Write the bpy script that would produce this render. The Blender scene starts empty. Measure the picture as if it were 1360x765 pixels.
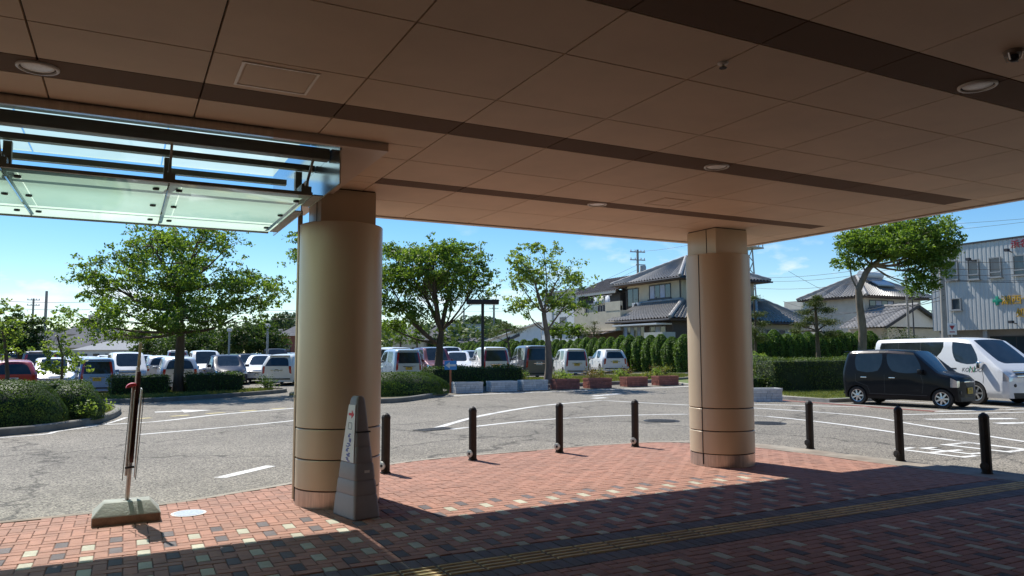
import bpy, bmesh, math, random
import numpy as np
from mathutils import Vector, Matrix
from mathutils.bvhtree import BVHTree
R = math.radians
PI = math.pi
rnd = random.Random(11)
nrg = np.random.default_rng(5)
scn = bpy.context.scene
C = scn.collection

# ------------------------------------------------------------------ camera, sky, sun, exposure
cam_d = bpy.data.cameras.new('camera')
cam = bpy.data.objects.new('camera', cam_d)
C.objects.link(cam)
scn.camera = cam
F_PX, HC, YAW, PIT, ROLL = 988.0, 1.6, R(27.45), R(4.9), R(-0.15)
cam_d.sensor_width = 36.0
cam_d.lens = 36.0 * F_PX / 1360.0
cam_d.clip_end = 6000
_rot = Matrix.Rotation(-YAW, 4, 'Z') @ Matrix.Rotation(R(90) + PIT, 4, 'X') @ Matrix.Rotation(ROLL, 4, 'Z')
cam.matrix_world = Matrix.Translation((0, 0, HC)) @ _rot

SUN_EL, SUN_AZ = R(53), R(-12.5)            # azimuth from +Y towards +X
sun_dir = Vector((math.sin(SUN_AZ) * math.cos(SUN_EL), math.cos(SUN_AZ) * math.cos(SUN_EL), math.sin(SUN_EL)))
sd = bpy.data.lights.new('sun', 'SUN')
sd.energy = 4.6
sd.angle = R(0.5)
sd.color = (1.0, 0.955, 0.88)
sun = bpy.data.objects.new('sun', sd)
C.objects.link(sun)
sun.rotation_euler = (-sun_dir).to_track_quat('-Z', 'Y').to_euler()

world = bpy.data.worlds.new('World')
scn.world = world
world.use_nodes = True
wn, wl = world.node_tree.nodes, world.node_tree.links
wn.clear()
wo = wn.new('ShaderNodeOutputWorld')
bg = wn.new('ShaderNodeBackground')
sky = wn.new('ShaderNodeTexSky')
sky.sky_type = 'NISHITA'
sky.sun_disc = False
sky.sun_elevation = SUN_EL
sky.sun_rotation = SUN_AZ
sky.altitude = 0
sky.air_density = 1.0
sky.dust_density = 0.0
sky.ozone_density = 4.0
bg.inputs[1].default_value = 0.10
# thin low cumulus near the horizon and a few faint streaks higher up
tc = wn.new('ShaderNodeTexCoord')
sep = wn.new('ShaderNodeSeparateXYZ')
wl.new(tc.outputs['Generated'], sep.inputs[0])
mp = wn.new('ShaderNodeMapping')
mp.inputs['Scale'].default_value = (7.0, 7.0, 17.0)
mp.inputs['Location'].default_value = (5.15, 2.0, 0.4)
wl.new(tc.outputs['Generated'], mp.inputs[0])
cn = wn.new('ShaderNodeTexNoise')
cn.inputs['Scale'].default_value = 1.0
cn.inputs['Detail'].default_value = 7
cn.inputs['Roughness'].default_value = 0.56
wl.new(mp.outputs[0], cn.inputs[0])
cr = wn.new('ShaderNodeValToRGB')
cr.color_ramp.elements[0].position = 0.57
cr.color_ramp.elements[1].position = 0.68
wl.new(cn.outputs[0], cr.inputs[0])
band = wn.new('ShaderNodeValToRGB')
for e in list(band.color_ramp.elements)[1:]:
    band.color_ramp.elements.remove(e)
band.color_ramp.elements[0].position = 0.0
band.color_ramp.elements[0].color = (0.5, 0.5, 0.5, 1)
for p, v in ((0.05, 1.0), (0.10, 0.8), (0.15, 0.2), (0.22, 0.03)):
    e = band.color_ramp.elements.new(p)
    e.color = (v, v, v, 1)
wl.new(sep.outputs[2], band.inputs[0])
cm = wn.new('ShaderNodeMath')
cm.operation = 'MULTIPLY'
wl.new(cr.outputs[0], cm.inputs[0])
wl.new(band.outputs[0], cm.inputs[1])
cmix = wn.new('ShaderNodeMixRGB')
cmix.inputs[2].default_value = (7.6, 7.9, 8.3, 1)
wl.new(cm.outputs[0], cmix.inputs[0])
hs = wn.new('ShaderNodeHueSaturation')
hs.inputs['Saturation'].default_value = 1.28
wl.new(sky.outputs[0], hs.inputs['Color'])
wl.new(hs.outputs[0], cmix.inputs[1])
wl.new(cmix.outputs[0], bg.inputs[0])
wl.new(bg.outputs[0], wo.inputs[0])

scn.view_settings.view_transform = 'Standard'
scn.view_settings.look = 'None'
scn.view_settings.exposure = 0.55
scn.view_settings.gamma = 1.0
scn.view_settings.use_curve_mapping = False
scn.cycles.max_bounces = 8
scn.cycles.diffuse_bounces = 4
scn.cycles.glossy_bounces = 3
scn.cycles.transmission_bounces = 6
scn.cycles.transparent_max_bounces = 6
scn.cycles.caustics_reflective = False
scn.cycles.caustics_refractive = False
scn.cycles.use_denoising = True
scn.cycles.sample_clamp_indirect = 6


# ------------------------------------------------------------------ materials
MATS = {}
def M(name, col, rough=0.7, metal=0.0, var=0.12, scale=6.0, bump=0.0, bscale=60.0, coat=0.0, spec=0.5,
      isl=0.0, col2=None, dirt=0.0, stretch=None, trans=0.0):
    """Procedural principled material: two-scale noise colour variation, optional per-piece tint, relief and dirt."""
    if name in MATS:
        return MATS[name]
    m = bpy.data.materials.new(name)
    m.use_nodes = True
    n, l = m.node_tree.nodes, m.node_tree.links
    b = n['Principled BSDF']
    b.inputs['Roughness'].default_value = rough
    b.inputs['Metallic'].default_value = metal
    b.inputs['Specular IOR Level'].default_value = spec
    b.inputs['Coat Weight'].default_value = coat
    b.inputs['Coat Roughness'].default_value = 0.04
    geo = n.new('ShaderNodeNewGeometry')
    vec = geo.outputs['Position']
    if stretch:
        mpn = n.new('ShaderNodeMapping')
        mpn.inputs['Scale'].default_value = stretch
        l.new(vec, mpn.inputs[0])
        vec = mpn.outputs[0]
    nz = n.new('ShaderNodeTexNoise')
    nz.inputs['Scale'].default_value = scale
    nz.inputs['Detail'].default_value = 6
    nz.inputs['Roughness'].default_value = 0.62
    l.new(vec, nz.inputs['Vector'])
    mr = n.new('ShaderNodeMapRange')
    mr.inputs[1].default_value = 0.28
    mr.inputs[2].default_value = 0.72
    mr.inputs[3].default_value = 1 - var
    mr.inputs[4].default_value = 1 + var
    l.new(nz.outputs[0], mr.inputs[0])
    val = mr.outputs[0]
    if isl > 0:
        oi = n.new('ShaderNodeObjectInfo')
        ad = n.new('ShaderNodeMath'); ad.operation = 'ADD'
        l.new(geo.outputs['Random Per Island'], ad.inputs[0]); l.new(oi.outputs['Random'], ad.inputs[1])
        fr = n.new('ShaderNodeMath'); fr.operation = 'FRACT'
        l.new(ad.outputs[0], fr.inputs[0])
        m2 = n.new('ShaderNodeMapRange')
        m2.inputs[3].default_value = 1 - isl
        m2.inputs[4].default_value = 1 + isl
        l.new(fr.outputs[0], m2.inputs[0])
        mu = n.new('ShaderNodeMath'); mu.operation = 'MULTIPLY'
        l.new(val, mu.inputs[0]); l.new(m2.outputs[0], mu.inputs[1])
        val = mu.outputs[0]
        rnd_out = fr.outputs[0]
    base = n.new('ShaderNodeRGB')
    base.outputs[0].default_value = (*col, 1)
    cout = base.outputs[0]
    if col2 is not None:
        mx = n.new('ShaderNodeMixRGB')
        mx.inputs[2].default_value = (*col2, 1)
        l.new(cout, mx.inputs[1])
        if isl > 0:
            l.new(rnd_out, mx.inputs[0])
        else:
            n2 = n.new('ShaderNodeTexNoise')
            n2.inputs['Scale'].default_value = scale * 0.23
            n2.inputs['Detail'].default_value = 4
            l.new(vec, n2.inputs['Vector'])
            r2 = n.new('ShaderNodeMapRange')
            r2.inputs[1].default_value = 0.38; r2.inputs[2].default_value = 0.64
            l.new(n2.outputs[0], r2.inputs[0])
            l.new(r2.outputs[0], mx.inputs[0])
        cout = mx.outputs[0]
    mul = n.new('ShaderNodeVectorMath'); mul.operation = 'SCALE'
    l.new(cout, mul.inputs[0]); l.new(val, mul.inputs['Scale'])
    cout = mul.outputs[0]
    if dirt > 0:
        n3 = n.new('ShaderNodeTexNoise')
        n3.inputs['Scale'].default_value = 1.3
        n3.inputs['Detail'].default_value = 9
        n3.inputs['Roughness'].default_value = 0.7
        l.new(geo.outputs['Position'], n3.inputs['Vector'])
        r3 = n.new('ShaderNodeMapRange')
        r3.inputs[1].default_value = 0.45; r3.inputs[2].default_value = 0.75
        r3.inputs[3].default_value = 0; r3.inputs[4].default_value = dirt
        l.new(n3.outputs[0], r3.inputs[0])
        md = n.new('ShaderNodeMixRGB')
        md.inputs[2].default_value = (0.07, 0.06, 0.05, 1)
        l.new(r3.outputs[0], md.inputs[0]); l.new(cout, md.inputs[1])
        cout = md.outputs[0]
    l.new(cout, b.inputs['Base Color'])
    if bump > 0:
        nb = n.new('ShaderNodeTexNoise')
        nb.inputs['Scale'].default_value = bscale
        nb.inputs['Detail'].default_value = 5
        l.new(vec, nb.inputs['Vector'])
        bp = n.new('ShaderNodeBump')
        bp.inputs['Strength'].default_value = bump
        bp.inputs['Distance'].default_value = 0.01
        l.new(nb.outputs[0], bp.inputs['Height'])
        l.new(bp.outputs[0], b.inputs['Normal'])
    if trans > 0:
        tr = n.new('ShaderNodeBsdfTranslucent')
        sc_ = n.new('ShaderNodeVectorMath'); sc_.operation = 'MULTIPLY'
        sc_.inputs[1].default_value = (1.5, 1.45, 0.55)
        l.new(cout, sc_.inputs[0]); l.new(sc_.outputs[0], tr.inputs[0])
        ms = n.new('ShaderNodeMixShader')
        ms.inputs[0].default_value = trans
        l.new(b.outputs[0], ms.inputs[1]); l.new(tr.outputs[0], ms.inputs[2])
        l.new(ms.outputs[0], n['Material Output'].inputs[0])
    MATS[name] = m
    return m

def asphalt_mat():
    m = bpy.data.materials.new('asphalt'); m.use_nodes = True
    n, l = m.node_tree.nodes, m.node_tree.links
    b = n['Principled BSDF']
    b.inputs['Roughness'].default_value = 0.86
    b.inputs['Specular IOR Level'].default_value = 0.35
    geo = n.new('ShaderNodeNewGeometry')
    vo = n.new('ShaderNodeTexVoronoi'); vo.inputs['Scale'].default_value = 62
    l.new(geo.outputs['Position'], vo.inputs['Vector'])
    r1 = n.new('ShaderNodeValToRGB')
    r1.color_ramp.elements[0].color = (0.055, 0.05, 0.042, 1)
    r1.color_ramp.elements[1].color = (0.36, 0.325, 0.265, 1)
    e = r1.color_ramp.elements.new(0.45); e.color = (0.19, 0.172, 0.142, 1)
    sepc = n.new('ShaderNodeSeparateColor')
    l.new(vo.outputs['Color'], sepc.inputs[0]); l.new(sepc.outputs[0], r1.inputs[0])
    n2 = n.new('ShaderNodeTexNoise'); n2.inputs['Scale'].default_value = 0.42; n2.inputs['Detail'].default_value = 8
    n2.inputs['Roughness'].default_value = 0.66
    l.new(geo.outputs['Position'], n2.inputs['Vector'])
    r2 = n.new('ShaderNodeMapRange'); r2.inputs[1].default_value = 0.3; r2.inputs[2].default_value = 0.7
    r2.inputs[3].default_value = 0.76; r2.inputs[4].default_value = 1.2
    l.new(n2.outputs[0], r2.inputs[0])
    # fine crack lines
    vc = n.new('ShaderNodeTexVoronoi'); vc.feature = 'DISTANCE_TO_EDGE'; vc.inputs['Scale'].default_value = 0.21
    nw = n.new('ShaderNodeTexNoise'); nw.inputs['Scale'].default_value = 1.6; nw.inputs['Detail'].default_value = 6
    l.new(geo.outputs['Position'], nw.inputs['Vector'])
    va = n.new('ShaderNodeVectorMath'); va.operation = 'MULTIPLY_ADD'
    va.inputs[1].default_value = (1.3, 1.3, 0)
    l.new(nw.outputs['Color'], va.inputs[0]); l.new(geo.outputs['Position'], va.inputs[2])
    l.new(va.outputs[0], vc.inputs['Vector'])
    r3 = n.new('ShaderNodeMapRange'); r3.inputs[1].default_value = 0.0; r3.inputs[2].default_value = 0.011
    r3.inputs[3].default_value = 0.38; r3.inputs[4].default_value = 1.0
    l.new(vc.outputs['Distance'], r3.inputs[0])
    mm = n.new('ShaderNodeMath'); mm.operation = 'MULTIPLY'
    l.new(r2.outputs[0], mm.inputs[0]); l.new(r3.outputs[0], mm.inputs[1])
    mul = n.new('ShaderNodeVectorMath'); mul.operation = 'SCALE'
    l.new(r1.outputs[0], mul.inputs[0]); l.new(mm.outputs[0], mul.inputs['Scale'])
    l.new(mul.outputs[0], b.inputs['Base Color'])
    bp = n.new('ShaderNodeBump'); bp.inputs['Strength'].default_value = 0.75; bp.inputs['Distance'].default_value = 0.008
    l.new(sepc.outputs[1], bp.inputs['Height']); l.new(bp.outputs[0], b.inputs['Normal'])
    return m

def awning_glass_mat(name, clear):
    """Frosted float glass: milky, lets light through diffusely, mirrors the ground at grazing angles."""
    m = bpy.data.materials.new(name); m.use_nodes = True
    n, l = m.node_tree.nodes, m.node_tree.links
    n.remove(n['Principled BSDF'])
    out = n['Material Output']
    geo = n.new('ShaderNodeNewGeometry')
    nz = n.new('ShaderNodeTexNoise'); nz.inputs['Scale'].default_value = 2.2; nz.inputs['Detail'].default_value = 8
    l.new(geo.outputs['Position'], nz.inputs['Vector'])
    rp = n.new('ShaderNodeValToRGB')
    rp.color_ramp.elements[0].position = 0.3; rp.color_ramp.elements[0].color = (0.72, 0.90, 0.77, 1)
    rp.color_ramp.elements[1].position = 0.7; rp.color_ramp.elements[1].color = (0.80, 0.97, 0.85, 1)
    l.new(nz.outputs[0], rp.inputs[0])
    tl = n.new('ShaderNodeBsdfTranslucent'); l.new(rp.outputs[0], tl.inputs[0])
    df = n.new('ShaderNodeBsdfDiffuse'); df.inputs[0].default_value = (0.62, 0.72, 0.66, 1)
    m1 = n.new('ShaderNodeMixShader'); m1.inputs[0].default_value = 0.12
    l.new(tl.outputs[0], m1.inputs[1]); l.new(df.outputs[0], m1.inputs[2])
    if clear > 0:
        tp = n.new('ShaderNodeBsdfTransparent'); tp.inputs[0].default_value = (0.86, 0.95, 0.9, 1)
        m0 = n.new('ShaderNodeMixShader'); m0.inputs[0].default_value = clear
        l.new(m1.outputs[0], m0.inputs[1]); l.new(tp.outputs[0], m0.inputs[2])
        m1 = m0
    gl = n.new('ShaderNodeBsdfGlossy'); gl.inputs['Roughness'].default_value = 0.03
    fr = n.new('ShaderNodeFresnel'); fr.inputs[0].default_value = 1.33
    m2 = n.new('ShaderNodeMixShader')
    l.new(fr.outputs[0], m2.inputs[0]); l.new(m1.outputs[0], m2.inputs[1]); l.new(gl.outputs[0], m2.inputs[2])
    l.new(m2.outputs[0], out.inputs[0])
    return m


def paint_line_mat():
    """traffic paint, chipped so that the asphalt shows through"""
    m = bpy.data.materials.new('road_paint'); m.use_nodes = True
    n, l = m.node_tree.nodes, m.node_tree.links
    b = n['Principled BSDF']; b.inputs['Roughness'].default_value = 0.75
    geo = n.new('ShaderNodeNewGeometry')
    a = n.new('ShaderNodeTexNoise'); a.inputs['Scale'].default_value = 26; a.inputs['Detail'].default_value = 8; a.inputs['Roughness'].default_value = 0.7
    l.new(geo.outputs['Position'], a.inputs['Vector'])
    c = n.new('ShaderNodeTexNoise'); c.inputs['Scale'].default_value = 1.1; c.inputs['Detail'].default_value = 3
    l.new(geo.outputs['Position'], c.inputs['Vector'])
    s = n.new('ShaderNodeMath'); s.operation = 'ADD'
    l.new(a.outputs[0], s.inputs[0]); l.new(c.outputs[0], s.inputs[1])
    r = n.new('ShaderNodeMapRange'); r.inputs[1].default_value = 1.06; r.inputs[2].default_value = 1.2
    l.new(s.outputs[0], r.inputs[0])
    mx = n.new('ShaderNodeMixRGB'); mx.inputs[1].default_value = (0.66, 0.655, 0.62, 1); mx.inputs[2].default_value = (0.24, 0.22, 0.19, 1)
    l.new(r.outputs[0], mx.inputs[0]); l.new(mx.outputs[0], b.inputs['Base Color'])
    return m


# ------------------------------------------------------------------ mesh builder
class MB:
    def __init__(s):
        s.v, s.f, s.mi = [], [], []
    def add(s, vs, fs, mi=0):
        o = len(s.v)
        s.v += [tuple(v) for v in vs]
        s.f += [tuple(i + o for i in f) for f in fs]
        s.mi += [mi] * len(fs)
        return s
    def box(s, x0, x1, y0, y1, z0, z1, mi=0):
        return s.add([(x0, y0, z0), (x1, y0, z0), (x1, y1, z0), (x0, y1, z0), (x0, y0, z1), (x1, y0, z1), (x1, y1, z1), (x0, y1, z1)],
                     [(0, 3, 2, 1), (4, 5, 6, 7), (0, 1, 5, 4), (1, 2, 6, 5), (2, 3, 7, 6), (3, 0, 4, 7)], mi)
    def frustum(s, a, b, mi=0):
        """a, b: (x0,x1,y0,y1,z) bottom and top rectangles"""
        x0, x1, y0, y1, z0 = a; X0, X1, Y0, Y1, z1 = b
        return s.add([(x0, y0, z0), (x1, y0, z0), (x1, y1, z0), (x0, y1, z0), (X0, Y0, z1), (X1, Y0, z1), (X1, Y1, z1), (X0, Y1, z1)],
                     [(0, 3, 2, 1), (4, 5, 6, 7), (0, 1, 5, 4), (1, 2, 6, 5), (2, 3, 7, 6), (3, 0, 4, 7)], mi)
    def prism(s, poly, z0, z1, mi=0):
        n = len(poly)
        vs = [(p[0], p[1], z0) for p in poly] + [(p[0], p[1], z1) for p in poly]
        fs = [tuple(range(n - 1, -1, -1)), tuple(range(n, 2 * n))] + [(i, (i + 1) % n, (i + 1) % n + n, i + n) for i in range(n)]
        return s.add(vs, fs, mi)
    def lathe(s, prof, cx=0, cy=0, seg=24, cap=True, mi=0):
        """prof: (r,z) from bottom to top"""
        vs, fs = [], []
        for r, z in prof:
            for k in range(seg):
                a = 2 * PI * k / seg
                vs.append((cx + r * math.cos(a), cy + r * math.sin(a), z))
        for i in range(len(prof) - 1):
            for k in range(seg):
                k2 = (k + 1) % seg
                fs.append((i * seg + k, i * seg + k2, (i + 1) * seg + k2, (i + 1) * seg + k))
        if cap:
            fs.append(tuple(range(seg - 1, -1, -1)))
            o = (len(prof) - 1) * seg
            fs.append(tuple(o + k for k in range(seg)))
        return s.add(vs, fs, mi)
    def tube(s, pts, rad, seg=6, mi=0, cap=True):
        """tapered tube along points; rad: number or list"""
        pts = [Vector(p) for p in pts]
        if not hasattr(rad, '__len__'):
            rad = [rad] * len(pts)
        vs, fs = [], []
        ref = None
        for i, p in enumerate(pts):
            d = (pts[min(i + 1, len(pts) - 1)] - pts[max(i - 1, 0)])
            if d.length < 1e-9: d = Vector((0, 0, 1))
            d.normalize()
            if ref is None:
                ref = Vector((0, 0, 1)) if abs(d.z) < 0.9 else Vector((1, 0, 0))
            u = d.cross(ref)
            if u.length < 1e-4:
                u = d.cross(Vector((0.3, 1, 0.2)))
            u.normalize()
            w = u.cross(d).normalized()
            ref = w
            # keep frame continuous
            for k in range(seg):
                a = 2 * PI * k / seg
                vs.append(p + (u * math.cos(a) + w * math.sin(a)) * rad[i])
        for i in range(len(pts) - 1):
            for k in range(seg):
                k2 = (k + 1) % seg
                fs.append((i * seg + k, i * seg + k2, (i + 1) * seg + k2, (i + 1) * seg + k))
        if cap:
            fs.append(tuple(range(seg - 1, -1, -1)))
            o = (len(pts) - 1) * seg
            fs.append(tuple(o + k for k in range(seg)))
        return s.add(vs, fs, mi)
    def bar(s, a, b, w, h, mi=0, upv=(0, 0, 1)):
        """rectangular bar from a to b, w across, h along up"""
        a, b = Vector(a), Vector(b)
        d = (b - a).normalized()
        u = d.cross(Vector(upv))
        if u.length < 1e-5: u = d.cross(Vector((0, 1, 0)))
        u.normalize()
        w_ = u.cross(d).normalized()
        vs = []
        for p in (a, b):
            for su, sw in ((-1, -1), (1, -1), (1, 1), (-1, 1)):
                vs.append(p + u * (su * w / 2) + w_ * (sw * h / 2))
        return s.add(vs, [(0, 3, 2, 1), (4, 5, 6, 7), (0, 1, 5, 4), (1, 2, 6, 5), (2, 3, 7, 6), (3, 0, 4, 7)], mi)
    def mesh(s, name, mats, smooth=None):
        me = bpy.data.meshes.new(name)
        me.from_pydata(s.v, [], s.f)
        if not isinstance(mats, (list, tuple)): mats = [mats]
        for m in mats: me.materials.append(m)
        if len(mats) > 1:
            me.polygons.foreach_set('material_index', s.mi)
        fixn(me)
        if smooth is not None:
            me.polygons.foreach_set('use_smooth', [True] * len(me.polygons))
            me.set_sharp_from_angle(angle=R(smooth))
        me.update()
        return me
    def build(s, name, mats, parent=None, smooth=None, bevel=0.0, bseg=2):
        me = s.mesh(name, mats, smooth)
        if bevel > 0:
            bm = bmesh.new(); bm.from_mesh(me)
            bmesh.ops.remove_doubles(bm, verts=bm.verts, dist=1e-5)
            es = [e for e in bm.edges if len(e.link_faces) == 2 and e.calc_face_angle(0) > R(25)]
            bmesh.ops.bevel(bm, geom=es, offset=bevel, segments=bseg, profile=0.6, affect='EDGES', clamp_overlap=True)
            bm.to_mesh(me); bm.free()
            me.polygons.foreach_set('use_smooth', [True] * len(me.polygons))
            me.set_sharp_from_angle(angle=R(smooth or 40))
        return link(name, me, parent)

def fixn(me):
    bm = bmesh.new(); bm.from_mesh(me)
    bmesh.ops.recalc_face_normals(bm, faces=bm.faces)
    bm.to_mesh(me); bm.free()

def link(name, data, parent=None):
    o = bpy.data.objects.new(name, data)
    C.objects.link(o)
    if parent is not None: o.parent = parent
    return o

def tag(o, label=None, cat=None, group=None, kind=None):
    if label: o['label'] = label
    if cat: o['category'] = cat
    if group: o['group'] = group
    if kind: o['kind'] = kind
    return o

def thing(name, label, cat, loc=(0, 0, 0), rz=0.0, group=None, scale=None):
    o = link(name, None)
    o.location = loc
    o.rotation_euler = (0, 0, rz)
    if scale: o.scale = scale if hasattr(scale, '__len__') else (scale,) * 3
    o.empty_display_size = 0.2
    return tag(o, label, cat, group)

KIDS = {}
def children(o):
    return [c for c in C.objects if c.parent == o]
def copy_tree(o, parent=None, swap=None):
    c = o.copy()
    C.objects.link(c)
    if parent is not None: c.parent = parent
    if swap and c.type == 'MESH':
        for i, sl in enumerate(c.material_slots):
            nm = sl.material.name if sl.material else ''
            if nm in swap:
                sl.link = 'OBJECT'
                sl.material = swap[nm]
    for ch in KIDS.setdefault(o.name, children(o)):
        copy_tree(ch, c, swap)
    return c

def smooth01(t):
    t = min(1, max(0, t))
    return t * t * (3 - 2 * t)
def zt(x, y):
    """ground height of the road and car park"""
    return -0.02 + smooth01((y - 22) / 9) * (-0.10 + 0.012 * min(max(x, -25), 60))

def at(px, py, depth):
    """a point of the place seen in that direction at that distance along the view axis"""
    q = _rot @ Vector(((px - 680) / F_PX * depth, (382.5 - py) / F_PX * depth, -depth))
    return Vector((q.x, q.y, q.z + HC))
def gx(px, Y):
    """x of the ground point in direction px at world Y"""
    d = at(px, 467, 10.0)
    return d.x / d.y * Y

# ------------------------------------------------------------------ ground, road, car park
m_asph = asphalt_mat()
m_paint = paint_line_mat()
m_conc = M('kerb_concrete', (0.36, 0.345, 0.31), 0.85, var=0.2, scale=5, bump=0.3, dirt=0.35)
m_kerbdark = M('kerb_weathered', (0.20, 0.19, 0.165), 0.9, var=0.25, scale=4, bump=0.4, dirt=0.5)
m_soil = M('soil', (0.16, 0.115, 0.075), 0.95, var=0.35, scale=5, bump=0.8, bscale=25, col2=(0.10, 0.12, 0.05))
m_land = M('land', (0.10, 0.11, 0.06), 0.95, var=0.3, scale=0.2, col2=(0.17, 0.16, 0.11))

def axis(lo, hi, fine, step, far):
    """grid lines: fine step inside, widening outside"""
    a = []
    x = fine[0]
    while x <= fine[1] + 1e-6:
        a.append(x); x += step
    g = step
    x = fine[1]
    while x < hi:
        g *= far; x += g; a.append(min(x, hi))
    g = step
    x = fine[0]
    while x > lo:
        g *= far; x -= g; a.insert(0, max(x, lo))
    return a
def sheet(name, xs, ys, dz, mat):
    mb = MB()
    n = len(ys)
    mb.v = [(x, y, zt(x, y) + dz) for x in xs for y in ys]
    mb.f = [(i * n + j, (i + 1) * n + j, (i + 1) * n + j + 1, i * n + j + 1) for i in range(len(xs) - 1) for j in range(n - 1)]
    mb.mi = [0] * len(mb.f)
    return mb.build(name, mat, smooth=60)
g = sheet('ground', axis(-2500, 2500, (-60, 100), 8, 1.7), axis(-2500, 3000, (14, 46), 2, 1.7), -0.16, m_land)
tag(g, kind='structure')
road = sheet('road', axis(-58, 58, (-20, 50), 2, 1.6), axis(-14, 92, (18, 38), 1, 1.5), 0.0, m_asph)
tag(road, kind='structure')

def ribbon(name, pts, w, mat, parent, dz=0.004, close=False):
    """painted line along a polyline, following the ground"""
    P = []
    for i in range(len(pts) - (0 if close else 1)):
        a, b = Vector(pts[i]), Vector(pts[(i + 1) % len(pts)])
        k = max(1, int((b - a).length / 0.8))
        for q in range(k):
            P.append(a.lerp(b, q / k))
    if not close: P.append(Vector(pts[-1]))
    mb = MB()
    n = len(P)
    for i in range(n):
        if close: t = P[(i + 1) % n] - P[i - 1]
        else: t = P[min(i + 1, n - 1)] - P[max(i - 1, 0)]
        t.normalize()
        nn = Vector((-t.y, t.x))
        for s in (-1, 1):
            q = P[i] + nn * (s * w / 2)
            mb.v.append((q.x, q.y, zt(q.x, q.y) + dz))
    for i in range(n if close else n - 1):
        j = (i + 1) % n
        mb.f.append((2 * i, 2 * i + 1, 2 * j + 1, 2 * j)); mb.mi.append(0)
    return mb.build(name, mat, parent)
def curve(pts, k=6):
    """Catmull-Rom through 2D points"""
    out = []
    n = len(pts)
    for i in range(n - 1):
        p0, p1, p2, p3 = (Vector(pts[max(i - 1, 0)]), Vector(pts[i]), Vector(pts[i + 1]), Vector(pts[min(i + 2, n - 1)]))
        for q in range(k):
            t = q / k
            out.append(0.5 * ((2 * p1) + (p2 - p0) * t + (2 * p0 - 5 * p1 + 4 * p2 - p3) * t * t + (3 * p1 - p0 - 3 * p2 + p3) * t ** 3))
    out.append(Vector(pts[-1]))
    return [(p.x, p.y) for p in out]
ln = lambda pts, w=0.13, dz=0.004: ribbon('painted_line', pts, w, m_paint, road, dz)
ln(curve([(-8, 16.6), (-2.06, 17.38), (-1.13, 18.25), (-0.35, 19.5), (0.1, 21.2)]), 0.10)
ln(curve([(-0.9, 19.3), (0.69, 19.61), (2.26, 21.0), (4.45, 22.3), (6.4, 23.2), (8.6, 24.4), (11.5, 25.7), (16, 25.75), (22, 25.9), (25.5, 27)]), 0.16)
ln(curve([(0.32, 16.68), (2.02, 17.4), (3.66, 18.3), (5.2, 19.4)]), 0.12)
ln([(1.15, 10.45), (1.92, 11.2)], 0.17)
ln([(-1.2, 9.9), (-2.4, 9.6)], 0.17)
ln(curve([(5.9, 14.94), (8.15, 17.36), (11.21, 19.64), (14.17, 20.78)]), 0.17)
ln(curve([(14.17, 20.78), (14.6, 19.3), (15.2, 17.6), (16.0, 15.89), (16.45, 12.89), (15.5, 10.6), (14.3, 7.73), (13.6, 5)]), 0.13)
ln(curve([(6.16, 14.62), (8.45, 15.5), (10.69, 15.69), (12.86, 15.2), (14.15, 14.0), (14.15, 11.74), (13.6, 9.54), (13.2, 7.2), (13.1, 4)]), 0.13)
ln([(15.2, 22.9), (16.9, 23.6)], 0.3)
ln([(14.5, 21.8), (15.1, 21.95)], 0.35)
ln([(16.9, 17.2), (19.6, 13.9)], 0.14); ln([(16.2, 18.2), (19.5, 17.3)], 0.14)
ln([(16.88, 11.27), (18.9, 10.4)], 0.3); ln([(17.6, 12.4), (21.5, 11.2)], 0.14); ln([(19.2, 12.6), (22.4, 11.9)], 0.14)
ln([(17.3, 9.9), (20.5, 8.9)], 0.28)
for x in (21.95, 24.7, 27.4):
    ln([(x, 17.6), (x + 0.4, 12.4)], 0.13)
# white block arrow on the left lane
ar = MB()
for poly in ([(0.8, 22.95), (0.8, 22.6), (1.5, 22.6), (1.5, 22.95)], [(1.5, 23.35), (1.5, 22.2), (2.25, 22.78)]):
    k = len(ar.v)
    ar.v += [(x, y, zt(x, y) + 0.004) for x, y in poly]
    ar.f.append(tuple(range(k, k + len(poly)))); ar.mi.append(0)
ar.build('painted_arrow', m_paint, road)
# lettering 'exit' painted on the exit lane (two characters)
def strokes(name, origin, ux, uy, segs, w):
    mb = MB()
    ox, oy = origin
    for (a, b, c, d) in segs:
        p = Vector((ox + ux[0] * a + uy[0] * b, oy + ux[1] * a + uy[1] * b)); q = Vector((ox + ux[0] * c + uy[0] * d, oy + ux[1] * c + uy[1] * d))
        t = (q - p).normalized(); nn = Vector((-t.y, t.x)) * w / 2
        p -= t * w / 2; q += t * w / 2
        k = len(mb.v)
        for r in (p - nn, q - nn, q + nn, p + nn):
            mb.v.append((r.x, r.y, -0.016 + 0.0006 * (len(mb.f) % 5)))
        mb.f.append((k, k + 1, k + 2, k + 3)); mb.mi.append(0)
    return mb.build(name, m_paint, road)
strokes('painted_lettering', (0, 0), (1, 0), (0, 1), [(12.6, 8.1, 13.24, 8.1), (13.24, 8.1, 13.18, 7.1), (13.18, 7.1, 12.6, 7.06), (12.6, 7.06, 12.6, 8.1)], 0.12)
strokes('painted_lettering', (0, 0), (1, 0), (0, 1),
        [(11.4, 7.6, 12.15, 7.58), (11.4, 7.05, 11.4, 8.12), (11.4, 7.05, 11.72, 7.05), (11.4, 8.12, 11.72, 8.12), (11.84, 7.2, 11.84, 7.98), (11.84, 7.2, 12.08, 7.2), (11.84, 7.98, 12.08, 7.98)], 0.11)
# faded hatch strip in the left lane
for k in range(5):
    a = (0.2 + 0.9 * k, 20.6 + 0.42 * k)
    ribbon('painted_line', [a, (a[0] + 0.45, a[1] + 0.22)], 0.22, M('worn_yellow_paint', (0.50, 0.42, 0.20), 0.8, var=0.3, scale=12, dirt=0.7), road)
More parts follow.
